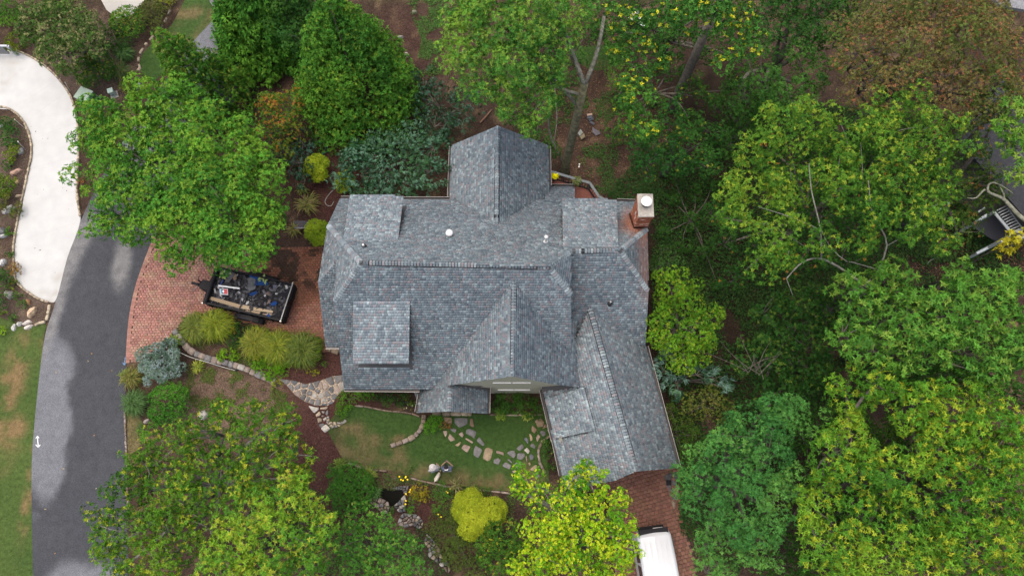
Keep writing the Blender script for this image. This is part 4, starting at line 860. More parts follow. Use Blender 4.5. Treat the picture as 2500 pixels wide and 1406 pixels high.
for pts, r0, r1 in ((((2120, 705, 9.5), (2060, 660, 10.2), (2005, 632, 11), (1960, 640, 11.6), (1920, 680, 12)), .17, .05), (((2005, 632, 11), (2003, 560, 11.8), (1982, 470, 12.3), (1975, 400, 12.6)), .12, .04), (((2000, 560, 11.9), (1930, 530, 12.4), (1850, 505, 12.6)), .07, .02),
                    (((2120, 705, 9.5), (2165, 600, 11.2), (2130, 520, 12), (2120, 440, 12.4)), .13, .04), (((2165, 600, 11.2), (2230, 560, 12), (2260, 500, 12.3)), .07, .02), (((1920, 680, 12), (1935, 720, 11.8)), .04, .02), (((1985, 615, 11.2), (1900, 560, 12.4)), .04, .015), (((2150, 660, 10.4), (2080, 640, 11.4), (2075, 640, 11.6)), .06, .02), (((2120, 705, 9.5), (2330, 790, 8.3), (2400, 800, 8)), .1, .05)):
    ps = catmull([q(*p) for p in pts], 4); mb.tube(ps, list(np.linspace(r0 * .42, r1 * .5, len(ps))), 6)
mb.build('limbs', BL, tO, True); mb = MB()
for i in range(14):
    u0, v0 = RNG.uniform(1830, 2300), RNG.uniform(280, 640); a = q(u0, v0, 11.6 + RNG.uniform(0, .6)); b_ = q(u0 + RNG.normal(0, 45), v0 + RNG.normal(-10, 35), 12.3); limb(mb, a, b_, .02, .008, 4, .05, sides=4)
mb.build('twigs', BL, tO, True, kind='stuff'); mb = MB()
mb.tube([q(2120, 705, 9.4), q(2090, 710, 6), (0, 0, 0)], [.2, .24, .32], 9)
mb.build('main_stem', BL, tO, True)
tree('big-leaved hickory filling the right edge below the deck', 'tree', [(2170, 690, 72), (2110, 760, 70), (2230, 790, 82), (2330, 760, 75), (2410, 710, 70), (2470, 790, 72), (2120, 845, 65), (2400, 850, 90), (2290, 860, 75), (2345, 670, 45), (2490, 880, 70), (2060, 690, 40), (2200, 870, 50), (2060, 820, 45), (2480, 690, 45)],
     [(.035, .085, .020), (.050, .115, .024), (.07, .14, .028)], name='hickory_tree', z=9.3, zj=.7, L=.36, W=.15, k=7, dens=6.5, tip=(.13, .18, .03), tipf=.2, seed=20, elev=(0, 35), droop=.12)
tree('hanging yellow-green hickory branch over the neighbouring stairs', 'branch', [(2475, 590, 30, 8.5), (2455, 605, 18, 8.5)], [(.22, .17, .02), (.30, .22, .02)], name='yellow_tree', L=.3, W=.13, k=7, dens=6, tr=.08, seed=22)
tree('leafy tree at the right edge over the neighbouring roof', 'tree', [(2470, 290, 48, 12), (2490, 350, 50, 12), (2485, 430, 30, 12), (2460, 340, 30, 12)], [(.04, .10, .02), (.06, .13, .025), (.10, .16, .03)], name='edge_tree', L=.3, W=.13, k=7, dens=7, trunk=(2440, 560), bark='bark_grey', tip=(.16, .2, .03), seed=23)
tree('dense blue-green tree in the wood right of the garage wing', 'tree', [(1850, 1040, 95), (1765, 1130, 92), (1890, 1130, 85), (1715, 1225, 70), (1815, 1240, 100), (1770, 1340, 80), (1865, 1340, 62), (1945, 1010, 62), (1690, 1160, 45), (1900, 1220, 60), (1730, 1400, 50), (1790, 1060, 55)], [(.026, .080, .028), (.038, .105, .036), (.055, .13, .042), (.075, .15, .045)], z=7.6, zj=.7, L=.18, W=.075, seed=24, dens=15)
tree('yellowing hickory with layered tufts in the lower right corner', 'tree', [(2080, 960, 72), (2150, 935, 55), (2035, 1110, 72), (2105, 1170, 90), (1995, 1240, 72), (2200, 1170, 80), (2140, 1285, 92), (2245, 1280, 80), (2015, 1340, 72), (2150, 1385, 75), (2085, 1050, 60), (2060, 1400, 70), (2010, 1180, 45)],
     [(0.0353, 0.0900, 0.0162), (0.0504, 0.1150, 0.0180), (0.0714, 0.1400, 0.0198), (0.1092, 0.1700, 0.0216)], name='hickory_tree', z=9.2, zj=.8, L=.27, W=.095, k=8, dens=9.5, tip=(.25, .25, .02), tipf=.2, seed=26, elev=(0, 45))
tree('green and yellow hickory along the bottom right edge of the picture', 'tree', [(2240, 1000, 82), (2335, 995, 88), (2420, 1020, 82), (2300, 1120, 82), (2420, 1130, 85), (2350, 1240, 78), (2290, 1390, 85), (2450, 1250, 80), (2390, 1340, 85), (2490, 1370, 75), (2490, 1090, 60), (2490, 1170, 60), (2320, 1320, 60)],
     [(0.0378, 0.1000, 0.0162), (0.0546, 0.1250, 0.0180), (0.0798, 0.1500, 0.0198), (0.1176, 0.1750, 0.0198)], name='hickory_tree', z=9.4, zj=.8, L=.27, W=.095, k=8, dens=9.5, tip=(.25, .24, .02), tipf=.24, seed=27, elev=(0, 45))
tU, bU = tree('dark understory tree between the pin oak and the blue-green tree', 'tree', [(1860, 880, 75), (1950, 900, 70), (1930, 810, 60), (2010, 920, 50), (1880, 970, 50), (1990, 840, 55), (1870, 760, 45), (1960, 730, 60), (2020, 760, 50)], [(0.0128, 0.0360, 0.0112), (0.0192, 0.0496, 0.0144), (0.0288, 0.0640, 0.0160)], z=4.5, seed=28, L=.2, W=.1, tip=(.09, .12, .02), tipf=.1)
mb = MB()
for i in range(15):
    a_ = P(1845 + RNG.normal(0, 12), 905 + RNG.normal(0, 8), 5.2) - bU; b_ = P(1850 + RNG.normal(0, 60), 860 + RNG.normal(0, 35), 5.9) - bU; limb(mb, a_, b_, .022, .006, 4, .05, sides=4)
mb.build('twigs', M['bark'], tU, kind='stuff')
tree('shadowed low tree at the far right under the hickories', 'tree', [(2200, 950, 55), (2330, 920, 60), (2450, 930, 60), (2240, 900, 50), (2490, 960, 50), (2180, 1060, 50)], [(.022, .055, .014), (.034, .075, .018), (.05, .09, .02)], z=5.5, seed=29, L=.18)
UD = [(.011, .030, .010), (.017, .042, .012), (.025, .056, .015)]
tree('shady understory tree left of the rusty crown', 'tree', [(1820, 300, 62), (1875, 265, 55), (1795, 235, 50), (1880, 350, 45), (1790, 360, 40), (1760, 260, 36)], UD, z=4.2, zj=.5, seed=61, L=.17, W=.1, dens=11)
tree('dark tree with a few orange leaves under the pin oak', 'tree', [(1930, 520, 70), (2020, 500, 75), (2100, 560, 65), (1960, 630, 62), (1900, 430, 62), (2130, 400, 78), (2240, 380, 75), (2010, 380, 75), (1880, 350, 50), (2190, 500, 70), (2060, 640, 50), (1850, 600, 40), (1770, 590, 42, 4), (1745, 520, 36, 3.5), (1800, 680, 45, 4)], [(0.0144, 0.0400, 0.0112), (0.0208, 0.0528, 0.0144), (0.0288, 0.0656, 0.0160)], z=6, zj=.7, seed=62, L=.17, W=.12, dens=9, tip=(.30, .14, .03), tipf=.03)
tree('dull green tree with rusty leaves leaning over the neighbouring deck', 'tree', [(2330, 460, 52), (2385, 510, 50), (2350, 560, 46), (2300, 600, 38), (2390, 440, 42), (2280, 480, 48), (2330, 400, 42), (2410, 470, 30), (2400, 350, 45, 8.5), (2425, 420, 36, 8), (2440, 290, 40, 9), (2380, 300, 45, 9), (2450, 470, 30, 8), (2470, 240, 45, 9.5), (2400, 260, 40, 9)], [(.022, .042, .013), (.034, .058, .016), (.05, .07, .02)], z=7, zj=.5, seed=63, L=.16, W=.08, dens=11, tip=(.20, .09, .03), tipf=.08)
tree('deep green tree filling the gaps between the lower right hickories', 'tree', [(2250, 1080, 82), (2380, 1080, 78), (2110, 1100, 80), (2200, 1300, 92), (2350, 1320, 85), (2060, 1270, 75), (2450, 1310, 75), (2080, 1010, 70), (2380, 930, 70), (2250, 960, 62), (2440, 1200, 70), (2150, 1200, 70), (2300, 1200, 70), (2000, 1050, 60, 5), (1965, 1330, 65, 4.5), (1990, 1150, 60, 5), (2010, 1400, 60, 5), (1960, 1400, 50, 4.5), (1930, 1290, 50, 4), (1900, 1380, 50, 4), (1960, 1060, 50, 4.5)], [(0.0160, 0.0416, 0.0104), (0.0240, 0.0560, 0.0128), (0.0336, 0.0680, 0.0144)], z=6, zj=.6, seed=64, L=.2, W=.09, dens=9)
tree('green understory tree beneath the tulip tree at the top edge', 'tree', [(1480, 60, 58), (1560, 0, 62), (1650, 85, 58), (1740, 110, 60), (1830, 150, 48), (1600, 60, 50), (1720, 20, 60), (1800, 30, 60), (1520, -20, 60)], [(0.0192, 0.0480, 0.0128), (0.0272, 0.0640, 0.0160), (0.0368, 0.0800, 0.0176)], z=5, zj=.6, seed=65, L=.17, W=.1, dens=9, tip=(.3, .26, .02), tipf=.03)
tree('pale fern-leaved sapling at the edge of the wood behind the house', 'sapling', [(1510, 200, 28), (1515, 240, 22), (1495, 180, 20), (1530, 165, 22)], [(.05, .10, .02), (.07, .13, .025)], name='sapling', z=2.2, zj=.3, seed=66, L=.13, W=.06, dens=11)
tree('scattered dark saplings in the ivy right of the chimney', 'bushes', [(1640, 485, 24), (1690, 540, 28), (1720, 620, 24), (1620, 565, 18), (1670, 600, 22), (1755, 690, 24), (1740, 440, 28), (1700, 470, 22), (1650, 430, 20)], [(.022, .055, .016), (.032, .072, .02)], name='bushes', z=1.1, zj=.3, seed=73, L=.17, W=.1, dens=10)
tree('bright yellow-green maple hard against the right wall of the house', 'tree', [(1640, 695, 48), (1685, 735, 58), (1615, 780, 40), (1700, 810, 56), (1645, 850, 46), (1745, 775, 34), (1620, 730, 30), (1670, 885, 34), (1720, 860, 36), (1610, 830, 30)], [(.045, .105, .012), (.062, .13, .014), (.09, .155, .016)], name='maple_tree', z=4.6, zj=.5, L=.15, W=.08, tip=(.20, .21, .02), tipf=.18, seed=30, dens=20)
juniper('silvery blue cedar between the maple and the garage eave', [(1655, 935, 40), (1620, 905, 30), (1700, 915, 34), (1740, 925, 34), (1770, 945, 25), (1640, 870, 24)], [(.025, .06, .05), (.04, .085, .07), (.07, .125, .105)], name='cedar', cat='cedar', tip=(.11, .18, .155), z=3.0, L=.34, W=.055)
tree('olive brown bush below the silvery cedar', 'bush', [(1710, 985, 50), (1750, 1000, 42), (1680, 1010, 35), (1730, 960, 34)], [(.055, .065, .018), (.08, .085, .022), (.10, .105, .028)], name='bush', z=2.0, zj=.3, L=.11, W=.06, seed=31, tip=(.17, .13, .05), tipf=.15)
tree('dark green bush at the garage eave beneath the blue-green tree', 'bush', [(1650, 1050, 35), (1670, 1100, 32), (1640, 1000, 25), (1690, 1060, 30)], [(.035, .06, .014), (.05, .08, .016)], name='bush', z=2.0, zj=.3, L=.12, W=.06, seed=32)
tree('grey-green bush in the shade beside the right hip of the roof', 'bush', [(1612, 625, 34), (1640, 640, 28), (1600, 655, 24)], [(.03, .065, .022), (.045, .085, .03)], name='bush', z=3.0, zj=.3, L=.1, W=.05, seed=33)
# trees along the bottom
tree('olive oak with yellow leaf stars overhanging the road at lower left', 'tree', [(420, 1080, 78), (530, 1060, 88), (645, 1060, 80), (715, 1110, 55), (340, 1130, 55), (300, 1215, 65), (245, 1275, 45), (400, 1200, 100), (320, 1300, 72), (520, 1180, 95), (620, 1150, 85), (420, 1310, 85), (255, 1350, 38), (380, 1390, 70), (690, 1030, 45), (500, 1290, 60), (730, 1160, 40), (290, 1390, 35)],
     [(0.0302, 0.0720, 0.0117), (0.0420, 0.0920, 0.0135), (0.0571, 0.1120, 0.0162), (0.0798, 0.1350, 0.0180)], name='oak_tree', z=7.2, zj=.6, L=.21, W=.085, tip=(.26, .24, .02), tipf=.17, seed=34, dens=10.5, bark='bark_grey', npf=8)
tree('pale yellow-green hickory at the bottom edge left of the pond', 'tree', [(610, 1240, 72), (695, 1225, 72), (750, 1255, 52), (560, 1325, 78), (660, 1335, 92), (755, 1330, 60), (530, 1400, 70), (640, 1400, 85), (740, 1400, 65), (800, 1280, 32), (590, 1190, 30), (730, 1180, 28)],
     [(0.0504, 0.1150, 0.0198), (0.0714, 0.1500, 0.0234), (0.1008, 0.1800, 0.0252), (0.1428, 0.2050, 0.0252)], name='hickory_tree', z=8.0, zj=.6, L=.24, W=.08, tip=(.30, .26, .03), tipf=.22, seed=35, dens=12)
tree('fresh green dogwood at the bottom edge below the pond', 'tree', [(900, 1320, 70), (980, 1345, 58), (860, 1385, 72), (960, 1405, 65), (885, 1265, 45), (1010, 1390, 40), (840, 1320, 50), (940, 1280, 35)], [(.034, .095, .022), (.048, .125, .026), (.065, .15, .028)], name='dogwood', z=3.6, zj=.4, L=.14, W=.07, tip=(.22, .25, .05), tipf=.1, seed=36, dens=18)
tree('brilliant lime and gold ginkgo in front of the garage wing', 'tree', [(1300, 1185, 48), (1440, 1170, 52), (1375, 1245, 85), (1470, 1250, 72), (1335, 1310, 80), (1430, 1340, 92), (1525, 1280, 50), (1300, 1385, 70), (1500, 1370, 62), (1400, 1400, 90), (1268, 1150, 28), (1540, 1340, 35), (1265, 1185, 25), (1420, 1135, 24), (1400, 1175, 34)],
     [(.045, .125, .010), (.065, .155, .011), (.10, .19, .012), (.17, .25, .014)], name='ginkgo_tree', z=6.6, zj=.6, L=.13, W=.105, k=8, tip=(.42, .40, .02), tipf=.30, seed=37, dens=19, bark='bark_grey', sc=1.6)
print('LEAVES trees', LEAFN)
# ------------------------------------------------------------------ shrubs and beds
GOLD = [(.19, .225, .022), (.27, .30, .030), (.35, .36, .040)]
YB = 'yellow ball shrubs along the back bed'
shrub('egg-shaped yellow shrub behind the bed of strappy leaves', 775, 412, 31, [(.13, .18, .02), (.22, .27, .026), (.33, .36, .035)], 1.7, L=.065, W=.04, dens=190, pr=.40, npf=24, group=YB, stretch=(.95, 1.15))
shrub('yellow shrub half hidden under the pale juniper', 842, 446, 25, [(.12, .17, .02), (.20, .25, .026), (.30, .33, .035)], 1.3, L=.065, W=.04, dens=190, pr=.40, npf=24, group=YB, stretch=(.9, 1.15))
shrub('round yellow-green ball shrub touching the left corner of the house', 778, 568, 33, [(.12, .18, .02), (.19, .25, .026), (.28, .33, .035)], 1.5, L=.065, W=.04, dens=190, pr=.40, npf=24, group=YB)
shrub('dense golden cypress with a notch like a heart, by the pond', 1148, 1238, 42, GOLD, 1.5, cat='gold cypress', extra=((1205, 1248, 32), (1150, 1278, 36), (1180, 1262, 30)), L=.055, W=.035, dens=220, pr=.42, npf=22, name='gold_cypress')
shrub('green bush with yellow sprigs right below the golden cypress', 1225, 1310, 48, G_MID, 1.9, extra=((1210, 1365, 42), (1185, 1335, 30), (1255, 1350, 34)), tip=(.22, .22, .02), tipf=.15, L=.12, W=.06, dens=30)
shrub('low rounded silver-blue spruce at the edge of the brick parking area', 392, 885, 50, [(.07, .11, .115), (.105, .155, .165), (.155, .215, .225)], 1.5, cat='blue spruce', name='blue_spruce', extra=((360, 870, 26), (430, 900, 24), (380, 925, 26), (415, 850, 24)), tip=(.25, .32, .33), tipf=.35, L=.085, W=.024, k=14, dens=90, elev=(15, 75), mt='needle', pr=.27, npf=18, flat=.9)
shrub('round glossy green bush below the silver-blue spruce', 413, 985, 50, [(.035, .11, .020), (.050, .145, .024), (.07, .175, .026)], 1.5, L=.11, W=.055, dens=36, extra=((395, 1015, 30), (440, 965, 26)))
for lab, u, v, r, cl, n, h in (
    ('dark green grass clump spilling over the road edge', 338, 985, 36, [(.045, .095, .025), (.06, .13, .03)], 620, .9), ('yellowing grass clump beside the silver-blue spruce', 330, 925, 30, [(.12, .13, .02), (.09, .12, .02), (.16, .13, .04)], 420, .8),
    ('pale green grass tuft at the very edge of the road', 312, 918, 18, [(.15, .19, .04), (.10, .16, .03)], 180, .6), ('bright strappy leaves at the corner of the brick parking area', 428, 838, 24, [(.15, .20, .025), (.10, .17, .02)], 120, .5),
    ('strappy yellow-green lily clump below the white cord', 487, 897, 20, [(.19, .22, .025), (.13, .18, .02)], 110, .45), ('green grass tuft in the bed by the two drives', 312, 140, 26, [(.05, .12, .03), (.07, .15, .035)], 380, .9),
    ('green grass tuft just below the first, going brown at the base', 302, 182, 28, [(.05, .11, .025), (.07, .13, .03), (.13, .11, .04)], 380, .8), ('strappy dry iris leaves beside the dark bench', 752, 505, 34, [(.20, .19, .05), (.13, .16, .035), (.22, .16, .08)], 130, .7),
    ('upright strappy leaves below the dark juniper', 740, 468, 20, [(.17, .20, .04), (.11, .15, .03)], 60, .7), ('dry strappy leaves left of the dark bench', 722, 565, 24, [(.20, .16, .07), (.15, .16, .03)], 80, .6),
    ('straw-coloured grass beside the pale green utility box', 218, 255, 20, [(.30, .24, .10), (.22, .2, .07)], 130, .6), ('straw-coloured grass behind the pale green utility box', 205, 205, 13, [(.28, .24, .10), (.2, .2, .06)], 80, .6),
    ('spiky rush at the left rim of the pond', 917, 1202, 20, [(.05, .13, .03), (.07, .16, .035)], 200, .6), ('thin dry grass by the lawn edge under the two people', 1115, 1185, 24, [(.17, .15, .07), (.10, .12, .03)], 60, .8),
    ('yellow-green grasses on the bank above the pond', 900, 1160, 26, [(.11, .17, .025), (.16, .19, .03)], 260, .35), ('small leafy tuft at the left tip of the front lawn', 832, 1132, 18, [(.12, .18, .025), (.09, .14, .02)], 130, .4)):
    grass_clump(lab, u, v, r, cl, n, h, wd=.022 if n < 150 else .013)
FX = 'feathery gold-green conifers in the island bed'
for lab, u, v, r, cl, h in (('feathery green shrub at the left tip of the island bed', 480, 800, 42, [(.07, .11, .016), (.11, .15, .02), (.16, .17, .03)], 1.2), ('bright feathery conifer in the island bed left of the trailer wheels', 530, 795, 46, [(.10, .15, .012), (.16, .21, .014), (.21, .24, .018)], 1.3),
    ('feathery conifer below the trailer tailgate', 628, 838, 44, [(.10, .14, .014), (.16, .19, .018), (.2, .2, .025)], 1.3), ('second feathery conifer from the house in the island bed', 680, 848, 46, [(.09, .14, .012), (.14, .18, .016), (.19, .21, .02)], 1.3), ('darker feathery conifer nearest the house corner', 742, 855, 52, [(.05, .09, .014), (.08, .12, .018), (.12, .15, .022)], 1.4)):
    t = shrub(lab, u, v, r * .8, cl, h * .85, cat='conifer', name='feathery_conifer', group=FX, L=.26, W=.035, k=8, dens=16, elev=(0, 45), mt='needle', fan=.5, npf=12)
    o = grass_clump(None, u, v, r * 1.0, np.array(cl) * 1.05, 900, h * .95, cat=None, name='fronds', parent=t, wd=.010, arch=.8); o.location = (0, 0, .15)
shrub('dark green shrub between the bright conifers of the island bed', 590, 805, 22, G_DARK, .8, extra=((575, 828, 22), (605, 830, 18)), seed=51)
shrub('small bronze-yellow shrub among the island bed conifers', 572, 800, 13, [(.20, .17, .02), (.24, .18, .03)], .8)
shrub('bright lime low shrub beside the stone edging', 559, 866, 25, [(.10, .20, .012), (.14, .25, .014)], .5, L=.09, W=.05, dens=50, stretch=(1.15, .65))
shrub('fresh green low groundcover mound above the end of the stone edging', 660, 893, 34, [(.07, .16, .012), (.10, .21, .014)], .5, extra=((630, 880, 26), (690, 900, 20)), L=.08, W=.05, dens=55)
shrub('tiny yellow shrub beside the lime groundcover mound', 612, 876, 10, [(.24, .22, .015), (.3, .26, .02)], .4, L=.06, W=.03)
shrub('small dark shrub alone in the red mulch by the house', 793, 893, 11, G_MID, .4, L=.07, W=.03)
shrub('low yellow creeping shrub in the red mulch', 762, 908, 14, [(.26, .25, .015), (.32, .28, .02)], .3, stretch=(1.3, .55), L=.07, W=.03)
shrub('yellow-leaved shrub at the foot of the flagstone path', 677, 940, 15, [(.14, .17, .015), (.22, .22, .02)], .5, L=.09, W=.04)
shrub('low green groundcover right beside the flagstone path', 850, 975, 26, [(.05, .12, .018), (.07, .15, .02)], .5, extra=((880, 968, 24), (835, 1000, 18), (905, 960, 20)), L=.08, W=.045, dens=50)
shrub('dark green foundation shrub under the front eave', 950, 968, 24, G_DARK, .8, extra=((975, 975, 20), (930, 960, 20)), L=.1, W=.05)
shrub('mixed pale-flowered plants by the porch post', 992, 980, 22, [(.05, .09, .02), (.09, .13, .03)], .5, tip=(.45, .45, .25), tipf=.12, L=.09, W=.05)
shrub('clipped bright green box hedge beside the porch steps', 1057, 1035, 21, [(.06, .155, .018), (.085, .20, .02)], .7, extra=((1048, 1048, 14), (1066, 1022, 15)), L=.07, W=.045, dens=70, cat='hedge', name='box_hedge')
shrub('fern-like dark plants in the bed below the gable window', 1250, 985, 30, [(.03, .075, .018), (.05, .11, .024)], .7, extra=((1225, 980, 24), (1275, 985, 24), (1290, 1000, 20), (1215, 1000, 18)), L=.2, W=.045, dens=16, k=8, cat='plant', name='fern')
shrub('dark shrub in the corner bed by the garage wing', 1312, 990, 20, G_DARK, .7, L=.1, W=.05, extra=((1315, 1010, 14),))
for lab, u, v in (('pale-edged hosta at the left front of the gable bed', 1222, 1012), ('pale-edged hosta at the right front of the gable bed', 1288, 1012)):
    shrub(lab, u, v, 12, [(.12, .18, .04), (.22, .25, .08)], .3, L=.2, W=.13, k=6, dens=16, cat='hosta', name='hosta')
shrub('dark plants in the curved bed along the garage wing', 1340, 1105, 15, G_DARK, .6, extra=((1348, 1135, 14), (1335, 1080, 12)), L=.12, W=.06, tip=(.13, .16, .04), tipf=.15)
shrub('bronze dead plant beside the stepping stones', 1088, 1040, 13, [(.10, .06, .03), (.22, .10, .05), (.05, .04, .025)], .35, L=.12, W=.045, cat='plant', name='dry_plant')
# the pond garden
shrub('rounded deep green shrub left of the pond', 855, 1175, 46, [(.035, .10, .022), (.05, .13, .026)], 1.0, extra=((835, 1200, 36), (880, 1190, 36), (850, 1225, 36), (885, 1225, 25), (820, 1165, 25)), L=.09, W=.05, dens=44)
shrub('grey-green creeping cotoneaster on the bank above the pond', 960, 1168, 26, [(.06, .085, .035), (.09, .115, .05)], .4, extra=((935, 1175, 20), (985, 1172, 20), (1000, 1150, 12)), L=.05, W=.035, dens=80, cat='groundcover', name='creeping_shrub')
shrub('orange-gold spirea beside the pond', 1025, 1195, 24, [(.19, .14, .015), (.27, .19, .02), (.12, .13, .02)], .7, extra=((1040, 1212, 16), (1008, 1205, 14)), L=.08, W=.04, dens=50)
shrub('feathery green perennial right of the pond', 1010, 1232, 22, [(.055, .13, .022), (.075, .16, .026)], .5, L=.12, W=.025, dens=36)
shrub('feathery green plant below the person in blue', 1078, 1200, 26, [(.045, .11, .022), (.06, .135, .026)], .6, L=.12, W=.025, dens=36)
shrub('low feathery plant left of the golden cypress', 1076, 1240, 22, [(.045, .11, .02), (.065, .15, .025)], .5, L=.12, W=.025, dens=36)
shrub('brown-green creeping shrub left of the golden cypress by the stream', 1105, 1300, 42, [(.05, .075, .022), (.075, .10, .03)], .6, extra=((1060, 1290, 30), (1120, 1350, 40), (1090, 1340, 34), (1140, 1320, 28), (1160, 1390, 36), (1080, 1270, 24)), L=.06, W=.04, dens=50, cat='groundcover', name='creeping_shrub')
shrub('dark tufted plant on the rocks at the pond foot', 952, 1240, 14, G_DARK, .35, L=.08, W=.03)
shrub('mossy green mounds along the lower edge of the lawn', 1150, 1196, 18, [(.04, .10, .015), (.055, .13, .018)], .3, extra=((1185, 1198, 16), (1130, 1192, 12)), L=.05, W=.03, dens=80, stretch=(1.2, .6), cat='groundcover', name='moss_mound')
def flowers(label, pts, col, r=.05):
    base = P(*pts[0], 0); t = thing('flower_cluster', label, 'flowers', tuple(base))
    for u, v in pts:
        p = P(u, v, .5) - base; mb = MB(); mb.lathe([(.01, -.02), (r, 0), (r * .6, .025), (0, .03)], 7, col); o_ = mb.build('flower', M['attr'], t); o_.location = p
        mb = MB(); mb.tube([(0, 0, -.5), (.02, .01, -.2), (0, 0, -.02)], .006, 4, (.05, .11, .02)); mb.build('stem', M['attr'], o_)
flowers('yellow flowers at the top of the pond bank', [(975, 1163), (990, 1165), (984, 1172), (979, 1170), (995, 1170), (991, 1163)], (.75, .55, .01))
flowers('yellow flowers at the right rim of the pond', [(1002, 1195), (991, 1205), (991, 1222), (990, 1230), (1000, 1200)], (.75, .55, .01))
flowers('yellow flowers below the person in blue', [(1090, 1199), (1093, 1202), (1099, 1193), (1070, 1255), (1077, 1261)], (.75, .6, .02), .04)
# left bed between the drives
SB = [(.03, .08, .022), (.045, .105, .028)]
for lab, u, v, r, pal, h in (
    ('dark green ball shrub, upper of two beside the concrete drive', 21, 302, 19, SB, .8), ('dark green ball shrub, lower and larger of two beside the concrete drive', 23, 337, 22, SB, .9), ('yellow-green shrub beside the big pink boulder', 32, 375, 19, [(.09, .14, .014), (.15, .19, .018)], .8),
    ('small bright green shrub under the yellow-green one', 22, 402, 13, G_MID, .5), ('green shrub at the left edge beside the boulders', 8, 455, 26, G_YEL, .9), ('bronze green shrub at the left edge above the pale boulder', 4, 490, 22, [(.06, .08, .02), (.1, .1, .03)], .8),
    ('brownish shrub overhanging the stone edging', 44, 512, 17, [(.05, .085, .02), (.11, .09, .035)], .6), ('rust-brown fern at the edge of the concrete', 36, 660, 16, [(.17, .09, .03), (.22, .12, .04)], .5), ('small green mound by the concrete edging', 24, 620, 8, G_MID, .35),
    ('dark green shrub at the left edge by the rust-brown fern', 4, 685, 24, G_DARK, .8), ('green shrub at the left edge below the dark one', 0, 735, 20, SB, .8), ('small sprig plant by the grey-white boulder', 42, 722, 10, G_MID, .3), ('small green plant above the tan boulder', 32, 695, 11, G_OLIVE, .35),
    ('small green plant left of the tan boulder', 55, 745, 11, G_MID, .3), ('small green plant above the row of white stones', 32, 775, 10, G_MID, .3), ('yellow-green shrub at the left edge above the lawn', 4, 762, 12, G_YEL, .5), ('lime shrub at the left edge touching the lawn', 2, 808, 11, G_LIME, .5), ('tuft of green leaves near the stone edging', 26, 565, 11, G_MID, .4),
    ('dark ring-shaped bush with a yellowing middle', 232, 172, 38, [(.025, .07, .018), (.04, .10, .022)], 1.5), ('green shrub beside the driveway gate post', 42, 105, 24, G_OLIVE, .9), ('red-leaved small shrub at the right edge of the concrete', 197, 445, 9, [(.14, .05, .035), (.2, .09, .05)], .4),
    ('green shrub at the top left corner', 25, 35, 30, G_MID, .9), ('green bush between the patio and the ring-shaped bush', 315, 55, 36, G_MID, 1.2), ('dark green bush above the grass tufts', 285, 100, 30, G_DARK, 1.1), ('twiggy brown-green bush beside the upper lawn', 375, 35, 32, [(.06, .075, .03), (.09, .09, .04)], 1.2),
    ('yellow-green perennials at the top of the upper lawn', 400, 3, 22, [(.15, .17, .03), (.2, .2, .04)], .6), ('bright little shrub beside the pale utility box', 222, 245, 15, G_MID, .7), ('yellow-green shrub at the drive edge under the oak', 215, 285, 16, G_YEL, .7), ('leafy bush under the left rim of the oak', 235, 320, 22, G_MID, .8),
    ('green plant between the oak and the small dark box', 310, 213, 16, G_YEL, .6), ('small green bush by the top of the concrete patio', 140, 5, 26, G_MID, .8)):
    ex = ((u - 8, v - 8, r * .55),) if r > 30 else ()
    shrub(lab, u, v, r * 1.22, pal, h, L=.09, W=.05, dens=40, extra=ex, tip=(.2, .2, .03) if 'ring' in lab else None, tipf=.15)
tree('wide grey-green crape myrtle with brown seed heads at upper left', 'tree', [(150, 65, 62), (90, 60, 48), (205, 90, 52), (150, 125, 55), (110, 110, 40), (235, 110, 34), (170, 30, 45), (60, 90, 28), (225, 60, 36), (165, 165, 26), (80, 30, 30)], [(.040, .070, .024), (.052, .085, .028), (.068, .098, .034)], name='crape_myrtle', z=3.4, zj=.3, L=.16, W=.08, npf=16, tip=(.24, .19, .10), tipf=.3, seed=41, dens=20)
# woodland undergrowth, loose leaves and ivy nobody could count
def scatter(name, poly, n, cols, L, W, z=(.02, .25), seed=0, flat=.5, mask=None, mt='leaf'):
    A = np.array(pxpoly(poly)); lo, hi = A.min(0), A.max(0); x = RNG.uniform(lo[0], hi[0], n); y = RNG.uniform(lo[1], hi[1], n); k = inpoly(x, y, A)
    if mask: k &= RNG.random(n) < smooth(mask[0], mask[1], fbm(x, y, mask[2], seed))
    x, y = x[k], y[k]; m = len(x); t = RNG.uniform(0, 6.283, m); d = unit(np.stack([np.cos(t), np.sin(t), RNG.normal(0, .25, m)], 1)); nn = unit(np.stack([RNG.normal(0, flat, m), RNG.normal(0, flat, m), np.ones(m)], 1))
    zz = z[0] + (z[1] - z[0]) * RNG.random(m) * fbm(x, y, 1.1, seed + 5)
    c = np.array(cols)[RNG.integers(len(cols), size=m)] * RNG.uniform(.65, 1.35, (m, 1)); V, c = leaves(np.stack([x, y, zz], 1), d, nn, L * RNG.uniform(.6, 1.3, m), W * RNG.uniform(.7, 1.2, m), c); V[:, 2] = np.maximum(V[:, 2], .012)
    return link(name, leaf_mesh(name, V, c, M[mt]), kind='stuff')
WOOD = [(1560, 380), (1900, 250), (2500, 300), (2500, 900), (2000, 1000), (1800, 1400), (1660, 1300), (1640, 1000), (1590, 820), (1590, 540), (1480, 480)]
scatter('ivy_groundcover', WOOD, 150000, [(.018, .052, .013), (.026, .066, .016), (.040, .082, .02)], .14, .10, (.05, .6), 3, mask=(.28, .5, 1.6))
scatter('leaf_litter', [(1330, 150), (1560, 150), (1780, 420), (2500, 420), (2500, 680), (1850, 700), (1560, 470), (1440, 450), (1350, 400)], 26000, [(.12, .066, .038), (.09, .05, .032), (.18, .11, .06), (.06, .035, .024)], .10, .06, (.015, .04), 4, .25)
